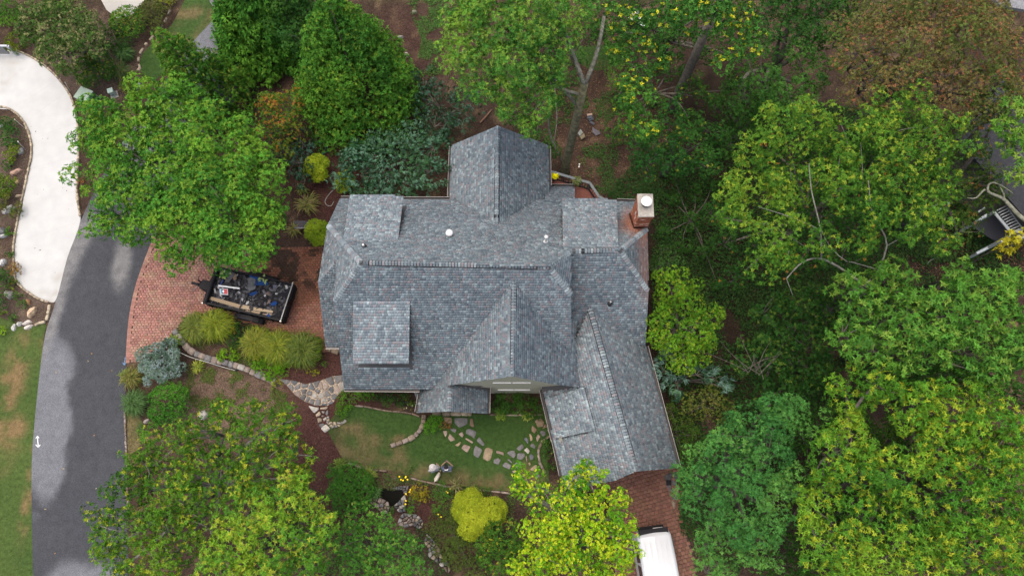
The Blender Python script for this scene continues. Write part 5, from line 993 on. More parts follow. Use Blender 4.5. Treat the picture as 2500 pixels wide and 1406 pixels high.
scatter('woodland_plants', [(1330, 250), (1560, 150), (1650, 480), (1480, 480), (1350, 420)], 16000, [(.035, .085, .02), (.05, .11, .025)], .12, .07, (.05, .3), 6, mask=(.5, .62, 1.2))
scatter('weeds', [(460, 890), (560, 900), (700, 960), (700, 1050), (520, 1050), (450, 960)], 30000, [(.05, .10, .018), (.07, .11, .022), (.10, .09, .035)], .08, .04, (.02, .16), 8, mask=(.42, .62, .7))
scatter('slope_plants', [(990, 0), (1080, 0), (1080, 180), (1010, 200), (1030, 100)], 9000, [(.045, .10, .022), (.06, .12, .03)], .13, .05, (.03, .3), 9, mask=(.42, .6, 1.0))
scatter('bed_weeds', [(0, 280), (70, 300), (70, 420), (50, 520), (40, 700), (100, 740), (100, 790), (0, 790)], 3200, [(.06, .11, .02), (.1, .13, .03)], .07, .035, (.02, .1), 10, mask=(.5, .64, .6))
scatter('bank_plants', [(805, 1130), (900, 1145), (1000, 1165), (1150, 1200), (1260, 1210), (1250, 1300), (1100, 1280), (1060, 1240), (1050, 1190), (940, 1170), (830, 1230), (780, 1250), (780, 1170)], 15000, [(.045, .10, .02), (.06, .13, .024), (.08, .13, .03)], .08, .045, (.02, .25), 11, mask=(.36, .55, .8))
scatter('island_groundcover', [(440, 790), (560, 780), (700, 810), (800, 830), (770, 890), (640, 900), (540, 880), (470, 840)], 14000, [(.045, .09, .016), (.07, .11, .02), (.06, .10, .02)], .07, .035, (.02, .25), 12, mask=(.3, .5, .8))
scatter('lower_groundcover', [(700, 1150), (830, 1230), (900, 1250), (1060, 1300), (1100, 1406), (1250, 1406), (1280, 1300), (1380, 1420), (700, 1450)], 14000, [(.03, .075, .018), (.045, .10, .022)], .1, .06, (.03, .35), 13, mask=(.42, .6, 1.0))
scatter('mulch_chips', [(640, 380), (860, 380), (840, 610), (640, 610)], 9000, [(.07, .03, .026), (.045, .02, .018), (.10, .05, .04)], .07, .02, (.012, .03), 14, .3, mt='attr_matte')
scatter('mulch_chips', [(690, 840), (860, 820), (840, 960), (830, 1100), (800, 1250), (730, 1250), (690, 960)], 14000, [(.07, .03, .026), (.045, .02, .018), (.105, .055, .042)], .07, .02, (.012, .03), 15, .3, mt='attr_matte')
scatter('mulch_chips', [(0, 260), (80, 300), (60, 520), (40, 700), (120, 750), (110, 800), (0, 800)], 9000, [(.10, .07, .06), (.06, .045, .035), (.14, .105, .085)], .06, .02, (.012, .03), 16, .3, mt='attr_matte')
scatter('fallen_leaves', [(90, 850), (310, 850), (310, 1406), (90, 1406)], 14, [(.2, .12, .05), (.22, .17, .1)], .14, .08, (.03, .035), 17, .1)
print('LEAVES all', LEAFN)

scatter('fallen_leaves', [(60, 300), (180, 300), (180, 500), (130, 720), (60, 660)], 26, [(.12, .09, .06), (.08, .06, .045)], .12, .08, (.034, .04), 18, .1)
# ------------------------------------------------------------------ stones
def stone_mesh(poly, h, col, rough_=.012, inset=.18, name='stone'):
    """flat-topped stone from an outline (metres, about its own middle)"""
    m = len(poly); A = np.array(poly); Vv = []; R = np.linalg.norm(A, axis=1).mean()
    for s, z in ((1, -.04), (1, h * .7), (1 - inset * min(1, .05 / max(R, .05)) - .02, h)): Vv += [(p[0] * s, p[1] * s, z + RNG.normal(0, rough_) * (z > 0)) for p in A]
    Vv.append((0, 0, h + RNG.normal(0, rough_))); fs = [(q * m + i, q * m + (i + 1) % m, (q + 1) * m + (i + 1) % m, (q + 1) * m + i) for q in range(2) for i in range(m)]
    f3 = [(2 * m + i, 2 * m + (i + 1) % m, 3 * m) for i in range(m)]
    c = np.tile(col, (len(Vv), 1)) * RNG.uniform(.9, 1.1, (len(Vv), 1)); return mesh_np(name, Vv, fs, c, M['stone'], f3)
def ccw(p):
    p = [np.array(q[:2], float) for q in p]; a = sum(p[i][0] * p[(i + 1) % len(p)][1] - p[(i + 1) % len(p)][0] * p[i][1] for i in range(len(p))); return p if a > 0 else p[::-1]
def soften(p, k=.12):      # knock the corners off an outline
    o = []
    for i in range(len(p)):
        a, b, c = p[i - 1], p[i], p[(i + 1) % len(p)]; o += [b + (a - b) * k, b + (c - b) * k]
    return o
def put_stone(pts, h, col, parent, name, z=0.0, label=None, cat=None, group=None, rough_=.008):
    p = ccw(pts); c = sum(p) / len(p); p = soften([q - c + RNG.normal(0, .01, 2) for q in p]); o = link(name, stone_mesh(p, h, col, rough_, name=name), parent, label=label, cat=cat, group=group); o.location = (c[0], c[1], z); return o
STC = {'tan': (.42, .33, .22), 'buff': (.52, .42, .27), 'grey': (.20, .195, .195), 'blue': (.17, .18, .20), 'pink': (.36, .28, .23), 'pale': (.46, .43, .38), 'brown': (.26, .19, .13)}
def sc(*n): 
    c = np.array(STC[random.choice(n)]); return (c * .75 + c.mean() * .25) * random.uniform(.42, .66)
def zz(l, x0, y0, s): return [(x0 + a / s, y0 + b / s) for a, b in l]
STEPS = [([(515, 240), (660, 245), (660, 360), (560, 330)], 'brown'), ([(700, 258), (900, 255), (900, 345), (780, 415), (700, 340)], 'grey'), ([(945, 265), (985, 262), (1010, 385), (990, 402), (938, 370)], 'brown'), ([(620, 430), (700, 410), (735, 440), (715, 490)], 'grey'),
 ([(520, 460), (580, 450), (585, 500), (555, 555)], 'pink'), ([(600, 570), (630, 500), (715, 600), (640, 632)], 'pink'), ([(760, 510), (815, 475), (845, 525), (820, 570)], 'pink'), ([(880, 450), (925, 420), (1050, 465), (1010, 580), (960, 545), (880, 500)], 'grey'), ([(860, 575), (890, 570), (995, 635), (975, 655)], 'pink'),
 ([(1045, 610), (1085, 550), (1180, 660), (1145, 700)], 'grey'), ([(700, 680), (800, 620), (800, 650), (765, 700)], 'tan'), ([(805, 730), (850, 665), (955, 700), (900, 795)], 'pink'), ([(1000, 740), (1030, 685), (1140, 750), (1080, 880), (1000, 840)], 'grey'), ([(1140, 890), (1180, 730), (1230, 710), (1300, 750), (1270, 900), (1220, 935)], 'tan'),
 ([(1345, 800), (1360, 765), (1470, 790), (1470, 840), (1400, 815)], 'pink'), ([(1310, 900), (1380, 880), (1425, 910), (1390, 985), (1310, 960)], 'grey'), ([(1450, 985), (1490, 940), (1580, 990), (1570, 1060), (1450, 1010)], 'grey'), ([(1520, 800), (1560, 770), (1635, 765), (1660, 830), (1630, 885)], 'grey'), ([(1520, 900), (1560, 900), (1605, 950), (1590, 960)], 'grey'),
 ([(1620, 990), (1690, 925), (1770, 945), (1690, 1045)], 'grey'), ([(1665, 730), (1755, 650), (1785, 710), (1720, 770)], 'grey'), ([(1680, 830), (1700, 800), (1790, 805), (1800, 850), (1750, 910), (1675, 890)], 'grey'), ([(1790, 760), (1830, 715), (1880, 765), (1850, 815)], 'pale'), ([(1810, 850), (1830, 850), (1840, 930), (1815, 935)], 'pink'),
 ([(1880, 690), (1910, 650), (1970, 690), (1950, 740)], 'grey'), ([(1870, 840), (1900, 815), (1940, 850), (1920, 910), (1875, 900)], 'blue'), ([(1785, 575), (1820, 560), (1850, 600), (1850, 660), (1810, 620)], 'blue'), ([(1865, 510), (1885, 500), (1920, 560), (1920, 600), (1885, 618)], 'tan'), ([(1900, 400), (1920, 375), (1985, 440), (1950, 500), (1900, 455)], 'brown'),
 ([(1970, 560), (2000, 510), (2045, 545), (1990, 635)], 'pink'), ([(2025, 470), (2070, 450), (2120, 470), (2130, 520), (2080, 540)], 'grey'), ([(2070, 420), (2115, 345), (2160, 385)], 'brown'), ([(2135, 450), (2180, 425), (2205, 450), (2165, 475)], 'grey'), ([(1955, 310), (1985, 270), (2060, 262), (2100, 320), (2080, 390), (2000, 410)], 'brown'),
 ([(2130, 250), (2180, 280), (2200, 380), (2150, 330)], 'brown'), ([(1845, 965), (1880, 940), (1895, 980), (1870, 1000)], 'tan'), ([(1870, 1050), (1970, 980), (1995, 1020), (1930, 1090)], 'tan'), ([(1950, 1130), (1990, 1110), (2040, 1160), (1990, 1200)], 'grey'), ([(1600, 1090), (1640, 1060), (1680, 1090), (1620, 1120)], 'pink')]
for poly, cn in STEPS: put_stone([P(u, v) for u, v in zz(poly, 1000, 980, 6.392)], .05, np.array(STC[cn]) * random.uniform(.5, .68), front_lawn, 'stepping_stone', .012)
st = thing('entry_step', 'long step of tan stone blocks under the porch eave', 'stone step', tuple(P(1105, 1008)))
for x0, x1 in ((352, 495), (500, 635), (640, 800), (805, 900), (904, 968)): put_stone([P(u, v, .2) - st.location for u, v in zz([(x0, 150), (x1, 150), (x1, 222), (x0, 222)], 1000, 980, 6.392)], .22, sc('tan', 'buff') * .8, st, 'stone_block')
# stones laid along a line: kerbs and low walls
def edging(name, label, cat, line, ln, wd, h, cols, z=0.0, n=4, gap=.006, lim=170):
    pts = [P(u, v)[:2] for u, v in catmull(line, n)]; t = thing(name, label, cat, (*pts[0], 0)); d = [0]
    for a, b in zip(pts[:-1], pts[1:]): d.append(d[-1] + np.linalg.norm(b - a))
    d = np.array(d); X = np.array(pts); s = 0; c_ = 0
    while s < d[-1] - ln * .4 and c_ < lim:
        l = ln * random.uniform(.75, 1.3); e = min(s + l, d[-1]); p0 = np.array([np.interp(s, d, X[:, k]) for k in (0, 1)]); p1 = np.array([np.interp(e, d, X[:, k]) for k in (0, 1)]); v = p1 - p0; L_ = np.linalg.norm(v)
        if L_ > .05:
            v /= L_; nn = np.array([-v[1], v[0]]); w2 = wd / 2 * random.uniform(.85, 1.15); a0 = p0 + v * gap; a1 = p1 - v * gap; o = np.array(t.location[:2])
            put_stone([a0 - nn * w2 - o, a1 - nn * w2 * random.uniform(.9, 1.1) - o, a1 + nn * w2 - o, a0 + nn * w2 * random.uniform(.9, 1.1) - o], h * random.uniform(.85, 1.15), sc(*cols), t, 'stone', z, rough_=.006)
        s = e; c_ += 1
    return t
edging('stone_edging', 'row of cream edging stones along the outer right curve of the concrete drive', 'edging', [(42, 125), (80, 142), (118, 168), (152, 203), (178, 246), (191, 300), (194, 360), (191, 420), (190, 480), (198, 530)], .26, .11, .14, ('buff', 'tan', 'buff'))
edging('stone_edging', 'row of cream edging stones round the bed inside the concrete drive', 'edging', [(-10, 262), (22, 266), (55, 292), (73, 330), (79, 375), (66, 440), (50, 515), (38, 580), (35, 615), (38, 676), (55, 702), (90, 727), (124, 740)], .27, .11, .14, ('buff', 'tan', 'buff'))
edging('stone_edging', 'short row of cream edging stones turning from the road to the lawn', 'edging', [(123, 745), (119, 770), (114, 785)], .3, .17, .14, ('buff',))
edging('stone_edging', 'three cream edging stones between lawn and bed corner', 'edging', [(112, 787), (98, 789), (87, 795)], .3, .17, .14, ('buff',))
edging('stone_wall', 'curved low wall of pinkish blocks round the island bed', 'garden wall', [(428, 806), (440, 826), (455, 845), (475, 862), (500, 872), (525, 880), (550, 886), (580, 894), (610, 905), (640, 918), (672, 934)], .36, .34, .22, ('pink', 'pale', 'pink', 'grey'))
edging('stone_wall', 'short curved wall of tan stones dividing the front lawn', 'garden wall', [(1036, 1012), (1033, 1036), (1020, 1058), (1000, 1072), (975, 1082), (955, 1089)], .3, .24, .25, ('pink', 'tan', 'brown'))
edging('stone_edging', 'thin stone border between the front lawn and the foundation bed', 'edging', [(868, 990), (905, 995), (945, 1003), (1000, 1008), (1030, 1020)], .5, .09, .12, ('brown', 'pink'))
edging('stone_edging', 'straight stone border in front of the gable bed', 'edging', [(1195, 1012), (1250, 1013), (1325, 1012)], .6, .09, .1, ('brown', 'tan'))
edging('stone_edging', 'curved brown border round the bed beside the garage wing', 'edging', [(1352, 1058), (1332, 1072), (1318, 1085), (1314, 1110), (1320, 1135), (1332, 1155)], .35, .14, .12, ('brown', 'pink'))
edging('stone_edging', 'low stone border along the bottom of the front lawn', 'edging', [(850, 1130), (880, 1140), (915, 1147), (945, 1150)], .5, .10, .12, ('pink', 'brown'))
edging('stone_edging', 'low border stones between the lawn and the golden cypress bed', 'edging', [(1000, 1166), (1030, 1174), (1120, 1192), (1180, 1196), (1250, 1205)], .5, .10, .12, ('brown', 'pink'))
edging('brick_kerb', 'narrow brick kerb along the right side of the road by the bare grass', 'kerb', [(306, 1005), (308, 1060), (310, 1120), (311, 1180), (314, 1260)], .24, .09, .10, ('pink', 'brown'))
edging('stone_edging', 'scattered small stones along the upper lawn edge', 'edging', [(345, 172), (338, 150), (350, 120), (400, 60), (420, 20)], .55, .14, .12, ('tan', 'pink'), gap=.12)
edging('stone_edging', 'row of stones at the mulch edge below the side roof', 'edging', [(798, 850), (812, 856), (832, 862)], .4, .3, .2, ('tan', 'brown'))
# broken flagstones and rocks: cells cut from an outline
def cells(poly, n, gap):
    A = np.array(ccw(poly)); lo, hi = A.min(0), A.max(0); S_ = []
    while len(S_) < n:
        p = RNG.uniform(lo, hi)
        if inpoly(p[0], p[1], A): S_.append(p)
    S_ = np.array(S_)
    for _ in range(4):
        g = RNG.uniform(lo, hi, (1500, 2)); g = g[inpoly(g[:, 0], g[:, 1], A)]; o = ((g[:, None] - S_[None]) ** 2).sum(2).argmin(1)
        for i in range(n):
            if (o == i).any(): S_[i] = .5 * S_[i] + .5 * g[o == i].mean(0)
    out = []
    for i in range(n):
        P_ = [q for q in A]
        for j in range(n):
            if i == j: continue
            m_ = (S_[i] + S_[j]) / 2; d = S_[j] - S_[i]; d = d / np.linalg.norm(d); lim = m_ @ d - gap / 2; N_ = []
            for a in range(len(P_)):
                p, q = P_[a], P_[(a + 1) % len(P_)]; fp, fq = p @ d - lim, q @ d - lim
                if fp <= 0: N_.append(p)
                if (fp < 0) != (fq < 0): N_.append(p + (q - p) * fp / (fp - fq))
            P_ = N_
            if len(P_) < 3: break
        if len(P_) >= 3:
            P2 = [P_[0]]
            for q in P_[1:]:
                if np.linalg.norm(q - P2[-1]) > .05: P2.append(q)
            if len(P2) >= 3: out.append(P2)
    return out
FLAG = [(680, 925), (722, 930), (745, 938), (780, 930), (812, 918), (840, 915), (846, 950), (828, 960), (812, 985), (800, 990), (770, 990), (745, 980), (722, 965), (700, 940)]
V, T3, c = sheet(pxpoly(FLAG), .014, lambda x, y: mixc((.22, .18, .135), (.32, .27, .21), fbm(x, y, .3, 7)), .25)
fl_ = link('flagstone_path', mesh_np('flagstone_path', V, None, c, M['ground'], T3), kind='structure')
for p in cells(pxpoly(FLAG), 30, .075): put_stone(p, .05, sc('grey', 'grey', 'blue', 'pale', 'pink', 'grey'), fl_, 'flagstone', .014)
FL2 = [(752, 990), (775, 995), (800, 992), (802, 1010), (790, 1030), (796, 1050), (780, 1042), (772, 1015)]
for p in cells(pxpoly(FL2), 9, .10): put_stone(p, .055, sc('pale', 'grey', 'pink', 'tan'), fl_, 'flagstone', .004)
put_stone([P(*q) for q in ((796, 1036), (807, 1046), (793, 1056), (783, 1046))], .07, np.array(STC['pale']) * .75, fl_, 'flagstone', .004)
GR = [(1622, 1158), (1652, 1150), (1660, 1190), (1652, 1215), (1645, 1245), (1636, 1215), (1625, 1180)]
V, T3, c = sheet(pxpoly(GR), .012, lambda x, y: np.tile((.07, .06, .05), (len(x), 1)), .4); gr_ = link('flagstone_strip', mesh_np('flagstone_strip', V, None, c, M['ground'], T3), kind='structure')
for p in cells(pxpoly(GR), 9, .07): put_stone(p, .06, sc('grey', 'brown', 'grey', 'tan') * .75, gr_, 'flagstone', .012)
mb = MB(); q = P(1632, 1178); mb.box(q[0] - .14, q[0] + .14, q[1] - .14, q[1] + .14, .06, .10); tag(mb.build('drain_cover', M['black_metal']), 'small square black drain cover among the flagstones by the garage', 'drain cover')
# pond and its rocks
POND = zz([(330, 415), (400, 430), (480, 440), (560, 435), (590, 490), (530, 560), (470, 622), (410, 622), (395, 575), (330, 535), (315, 480)], 860, 1100, 4.596)
V, T3, c = sheet([P(*q)[:2] for q in POND], .02, lambda x, y: np.tile((.01, .01, .01), (len(x), 1)), .3); link('pond', mesh_np('pond', V, None, None, M['water'], T3), kind='structure')
def rocks(label, region, n, h, cols, gap=.022, zr=.02, ln='rock'):
    pp = pxpoly(region); c = sum(pp) / len(pp); t = thing('rock_bank', label, 'rocks', (c[0], c[1], 0))
    for p in cells(pp, n, gap): put_stone([q - c for q in p], h * random.uniform(.6, 1.5), sc(*cols), t, ln, 0, rough_=.05)
Z4 = lambda l: zz(l, 860, 1100, 4.596)
rocks('tan rocks on the left bank of the pond', Z4([(170, 520), (240, 510), (330, 530), (405, 575), (425, 625), (400, 700), (340, 705), (290, 650), (220, 600)]), 15, .2, ('tan', 'pink', 'grey', 'brown'))
rocks('grey rocks at the foot of the pond by the outlet', Z4([(465, 620), (530, 562), (590, 495), (610, 540), (600, 610), (600, 680), (530, 690), (500, 650)]), 10, .22, ('grey', 'pale', 'blue'))
rocks('slate slabs at the upper right rim of the pond', Z4([(440, 425), (500, 405), (580, 390), (640, 390), (630, 440), (590, 490), (560, 436), (480, 440)]), 9, .15, ('grey', 'blue', 'grey'))
rocks('grey and tan rocks of the dry stream below the pond', Z4([(540, 740), (570, 700), (650, 700), (740, 720), (800, 790), (790, 850), (750, 880), (690, 830), (600, 860), (510, 830)]), 24, .18, ('grey', 'pale', 'tan', 'pink'))
rocks('mixed rocks of the dry stream at the bottom edge', Z4([(805, 1020), (840, 930), (900, 980), (960, 1060), (1010, 1140), (1090, 1260), (1110, 1340), (1080, 1370), (1010, 1300), (930, 1230), (860, 1180), (860, 1090)]), 24, .2, ('grey', 'tan', 'pink', 'brown', 'pale'))
rocks('stepping rocks up the left side of the pond bed', Z4([(110, 370), (160, 370), (200, 440), (225, 510), (190, 520), (150, 460), (115, 430)]), 8, .12, ('pink', 'brown', 'tan'))
t = rocks('small white edging stones where the flagstone path meets the lawn', [(793, 1020), (803, 1015), (806, 1030), (838, 1030), (842, 1022), (848, 1028), (830, 1040), (812, 1046), (800, 1036)], 12, .12, ('pale', 'buff'))
# boulders
def boulder(label, u, v, rx, ry, rot, h, col, group=None):
    c = P(u, v); m = mpp(u, v, 0); a = math.radians(rot); bm = bmesh.new(); bmesh.ops.create_icosphere(bm, subdivisions=2, radius=1)
    sd = random.random() * 50
    for vv in bm.verts:
        n = vv.co.normalized(); f = 1 + .22 * math.sin(3.1 * n.x + sd) * math.cos(2.3 * n.y + sd * 2) + RNG.normal(0, .05); x, y, z = n.x * rx * m * f, n.y * ry * m * f, n.z * h * f
        vv.co = (x * math.cos(a) - y * math.sin(a), x * math.sin(a) + y * math.cos(a), max(z, -.05))
    me = bpy.data.meshes.new('boulder'); bm.to_mesh(me); bm.free(); set_cols(me, np.array(col) * .75 * RNG.uniform(.85, 1.15, (len(me.vertices), 1))); me.materials.append(M['stone'])
    o = link('boulder', me, label=label, cat='boulder', group=group or 'boulders in the bed between the drives'); o.location = (c[0], c[1], 0)
for b in (('big flat pink boulder beside the concrete drive', 40, 422, 15, 7, 20, .3, (.40, .27, .21)), ('pale boulder half under the brownish shrub', 20, 513, 16, 8, 25, .3, (.40, .39, .37)), ('grey boulder right of the yellow-green shrub', 53, 371, 6, 9, 0, .25, (.34, .34, .33)), ('small tan stone below the pink boulder', 42, 445, 4, 6, 15, .1, (.45, .33, .18)),
    ('thin tan boulder near the edging below the pink one', 46, 479, 8, 3.5, 25, .15, (.45, .36, .25)), ('dark grey boulder at the left edge', 6, 565, 11, 9, 0, .35, (.16, .16, .16)), ('pale grey ledge stone at the left edge under the dark boulder', 9, 577, 12, 5, 5, .25, (.36, .36, .35)), ('white-grey boulder at the left edge above the rust-brown fern', 9, 641, 9, 10, 0, .3, (.42, .42, .41)),
    ('craggy white and grey boulder near the round end of the drive', 24, 720, 10, 12, 20, .4, (.42, .40, .37)), ('rust-brown stone leaning on the tan boulder', 70, 737, 6, 8, 25, .2, (.30, .17, .09)), ('large tan boulder at the round end of the drive', 80, 762, 9, 15, -10, .35, (.50, .37, .25)), ('long white stone, upper of the two by the lawn', 67, 788, 11, 5, 20, .2, (.55, .51, .46)),
    ('long white stone, lower of the two by the lawn', 70, 799, 13, 6, 22, .2, (.58, .54, .50)), ('small grey-white stone left of the long white stones', 49, 791, 7, 7, 0, .2, (.42, .42, .40)), ('narrow upright white stone nearest the lawn corner', 35, 800, 5, 9, -8, .2, (.46, .46, .44)), ('grey stone at the left edge among the ball shrubs', 2, 308, 6, 6, 0, .2, (.40, .40, .42)),
    ('pale stone at the bed edge under the conifer', 340, 170, 6, 4, 30, .15, (.48, .40, .30)), ('pale boulder on the mulch slope above the juniper', 993, 137, 7, 7, 0, .3, (.40, .36, .32)), ('grey stone at the foot of the pyramidal tree', 978, 92, 8, 4, 10, .2, (.30, .29, .27)), ('mossy stone at the top of the mulch slope', 1012, 32, 8, 5, 0, .25, (.24, .25, .17)),
    ('stump-like pale stone ring in the bare bed', 498, 1013, 14, 12, 40, .3, (.42, .40, .36)), ('pale stones at the foot of the glossy bush', 358, 1028, 8, 5, 20, .2, (.32, .28, .25))): boulder(*b)
# ------------------------------------------------------------------ dump trailer and its load
ang = math.atan2(-1.07, 4.58); T0 = np.array([-15.22, 11.02, 0.0]); ca, sa = math.cos(ang), math.sin(ang)
def tw(x, y, z=0.0): return (T0[0] + ca * x - sa * y, T0[1] + sa * x + ca * y, z)
tr_ = thing('dump_trailer', 'black dump trailer heaped with torn roofing on the brick parking area', 'trailer', tuple(T0), ang)
def part(name, mt, fn, parent=tr_, sm=False):
    mb = MB(); fn(mb); return mb.build(name, M[mt], parent, sm)
LX, WY, ZT = 2.34, 1.13, 1.42
part('bed_floor', 'black_metal', lambda m: m.box(-LX, LX, -WY, WY, .62, .70))
def side_(y0, y1):
    def f(m):
        m.box(-LX, LX, y0, y1, .70, ZT - .06)
        for k in range(8): x = -LX + .25 + k * .62; yo = (-.05 if y0 < 0 else .0); m.box(x, x + .07, (y0 - .05 if y0 < 0 else y1), (y0 if y0 < 0 else y1 + .05), .68, ZT - .08)
    return f
part('side_panel', 'black_metal', side_(WY - .05, WY)); part('side_panel', 'black_metal', side_(-WY, -WY + .05))
part('front_panel', 'black_metal', lambda m: m.box(-LX, -LX + .05, -WY + .05, WY - .05, .70, ZT - .06))
for y in (WY - .03, -WY + .03): part('top_rail', 'black_metal', lambda m: m.box(-LX - .02, LX + .02, y - .045, y + .045, ZT - .06, ZT + .02))
part('top_rail', 'black_metal', lambda m: m.box(-LX - .03, -LX + .07, -WY + .08, WY - .08, ZT - .06, ZT + .02))
for s in (0, 1):
    tg = part('tailgate', 'black_metal', lambda m: (m.box(LX - .02, LX + .05, -WY + .02 + s * (WY - .01), -.02 + s * (WY - .01) + .0, .60, ZT - .02), [m.box(LX + .05, LX + .09, -WY + .1 + s * WY, -.1 + s * WY, z, z + .06) for z in (.72, .98, 1.24)]))
part('tailgate_rail', 'grey_metal', lambda m: m.box(LX - .03, LX + .03, -WY, WY, ZT + .005, ZT + .045))
part('tarp_housing', 'black_metal', lambda m: m.lathe([(.12, -1.1), (.12, 1.1)], 10)).rotation_euler = (math.pi / 2, 0, 0)
for o in tr_.children:
    if o.name.startswith('tarp_housing'): o.location = (-LX + .12, 0, ZT + .02)
part('tongue', 'black_metal', lambda m: (m.beam((-LX, -.55, .5), (-LX - 1.15, 0, .5), .1, .12), m.beam((-LX, .55, .5), (-LX - 1.15, 0, .5), .1, .12), m.box(-LX - .75, -LX - .05, -.28, .28, .5, .95)))
part('coupler', 'black_metal', lambda m: (m.box(-LX - 1.45, -LX - 1.05, -.07, .07, .46, .6), m.tube([(-LX - 1.42, 0, .5), (-LX - 1.5, 0, .5)], [.09, .06], 8)))
part('jack', 'black_metal', lambda m: (m.tube([(-LX - .95, .16, .05), (-LX - .95, .16, 1.0)], .045, 8), m.tube([(-LX - .95, .16, 1.0), (-LX - .95, .42, 1.02)], .015, 5)))
part('safety_chain', 'steel', lambda m: m.tube([(-LX - 1.1, -.08, .5), (-LX - 1.25, -.25, .35), (-LX - 1.45, -.33, .2), (-LX - 1.55, -.38, .12)], .02, 5))
for x, y in ((-LX - .02, -WY - .03), (-LX - .02, WY + .03), (LX, -WY - .03), (LX, WY + .03)): part('corner_bracket', 'steel', lambda m: m.box(x - .03, x + .03, y - .03, y + .03, ZT - .12, ZT + .05))
for y in (-1.3, 1.3):
    part('fender', 'black_metal', lambda m: m.add([(-.1 + .93 * math.cos(t) * 1.0 + .25, y + s, .40 + .46 * math.sin(t)) for s in (-.14, .14) for t in np.linspace(0, math.pi, 9)], [(i, i + 1, i + 10, i + 9) for i in range(8)]))
    for x in (-.25, .65):
        wh = link('wheel', None, tr_); wh.location = (x, y, .36); wh.rotation_euler = (math.pi / 2, 0, 0)
        part('tyre', 'rubber', lambda m: m.lathe([(.2, -.1), (.34, -.1), (.36, -.06), (.36, .06), (.34, .1), (.2, .1)], 20), wh); part('rim', 'grey_metal', lambda m: m.lathe([(.2, -.07), (.2, .07)], 16), wh)
part('axle', 'black_metal', lambda m: (m.box(-.3, -.2, -1.25, 1.25, .32, .42), m.box(.6, .7, -1.25, 1.25, .32, .42), m.box(-LX, LX, -.55, -.45, .46, .62), m.box(-LX, LX, .45, .55, .46, .62)))
# heap of torn shingles and felt
hx, hy = np.meshgrid(np.linspace(-LX + .08, LX - .08, 46), np.linspace(-WY + .08, WY - .08, 24)); hz = 1.10 + .12 * fbm(hx, hy, .8, 5) + .06 * fbm(hx, hy, .2, 6); i = (np.arange(23)[:, None] * 46 + np.arange(45)[None]).ravel()
hc = mixc((.008, .008, .010), (.022, .022, .025), fbm(hx.ravel() * 2, hy.ravel() * 2, .5, 9))
hp = link('debris_heap', mesh_np('debris_heap', np.stack([hx.ravel(), hy.ravel(), hz.ravel()], 1), np.stack([i, i + 1, i + 47, i + 46], 1), hc, M['attr_matte']), kind='stuff'); hp.location = tuple(T0); hp.rotation_euler = (0, 0, ang)
mb = MB()
for k in range(420):
    x, y = RNG.uniform(-LX + .15, LX - .15), RNG.uniform(-WY + .15, WY - .15); z = 1.11 + .12 * float(fbm(x, y, .8, 5)) + .05; s = RNG.uniform(.03, .16); a = RNG.uniform(0, 6.28)
    g = random.choice(((.02, .02, .022), (.035, .035, .04), (.012, .012, .013), (.07, .07, .075), (.028, .026, .026))) if random.random() < .94 else (.3, .3, .3)
    M_ = Matrix.Translation((x, y, z)) @ Matrix.Rotation(a, 4, 'Z') @ Matrix.Rotation(RNG.normal(0, .35), 4, 'X'); mb.box(-s, s, -s * .55, s * .55, -.004, .004, g, M_)
db = mb.build('roofing_scraps', M['attr_matte'], kind='stuff'); db.location = tuple(T0); db.rotation_euler = (0, 0, ang)
def onload(u, v, z=1.22): p = P(u, v, z); return p
def scrap(name, label, cat, pts, z, col, group=None, amp=.05, n=7, mt='attr_matte'):
    """crumpled sheet from an outline in the picture, lying on the heap"""
    p = ccw([P(u, v, z) for u, v in pts]); c = sum(p) / len(p); V, T3, cc = sheet([q - c for q in p], 0, lambda x, y: np.tile(col, (len(x), 1)) * (0.85 + .4 * fbm(x * 9, y * 9, 1, 2))[:, None], .09)
    V[:, 2] = amp * 2 * fbm(V[:, 0] + c[0], V[:, 1] + c[1], .22, 3); m = len(V); V2 = np.concatenate([V, V - [0, 0, .006]]); o = link(name, mesh_np(name, V2, None, np.concatenate([cc, cc]), M[mt], np.concatenate([T3, T3[:, ::-1] + m])), label=label, cat=cat, group=group); o.location = (c[0], c[1], z); return o
Z6 = lambda l: zz(l, 460, 630, 7.811)
BLU = 'torn pieces of blue underlayment in the trailer'
scrap('blue_sheet', 'largest torn blue underlayment along the far side rail of the trailer', 'underlayment', Z6([(1170, 310), (1300, 350), (1420, 420), (1530, 470), (1520, 520), (1400, 520), (1280, 520), (1270, 430), (1170, 370)]), 1.22, (.010, .034, .11), BLU)
scrap('blue_sheet', 'torn blue underlayment scrap in the middle of the trailer load', 'underlayment', Z6([(1150, 690), (1240, 650), (1320, 630), (1310, 680), (1230, 720), (1190, 720)]), 1.24, (.010, .03, .10), BLU)
scrap('blue_sheet', 'torn blue underlayment scrap near the trailer tailgate', 'underlayment', Z6([(1570, 870), (1660, 820), (1700, 850), (1670, 900), (1580, 910)]), 1.24, (.010, .034, .12), BLU)
scrap('blue_sheet', 'small blue underlayment scrap lying on the end of the boards', 'underlayment', Z6([(1490, 1090), (1530, 1050), (1570, 1110), (1530, 1130)]), 1.33, (.012, .036, .13), BLU, .02)
GF_ = 'grey felt scraps in the trailer'
scrap('felt_scrap', 'grey felt scrap against the blue sheet in the trailer', 'roofing felt', Z6([(1120, 390), (1200, 370), (1285, 410), (1270, 500), (1230, 560), (1140, 590), (1150, 480)]), 1.24, (.07, .073, .077), GF_)
scrap('felt_scrap', 'crumpled grey felt near the front corner of the trailer', 'roofing felt', Z6([(700, 290), (760, 250), (880, 290), (900, 330), (840, 400), (780, 470), (690, 480), (740, 390)]), 1.22, (.06, .058, .062), GF_, .08)
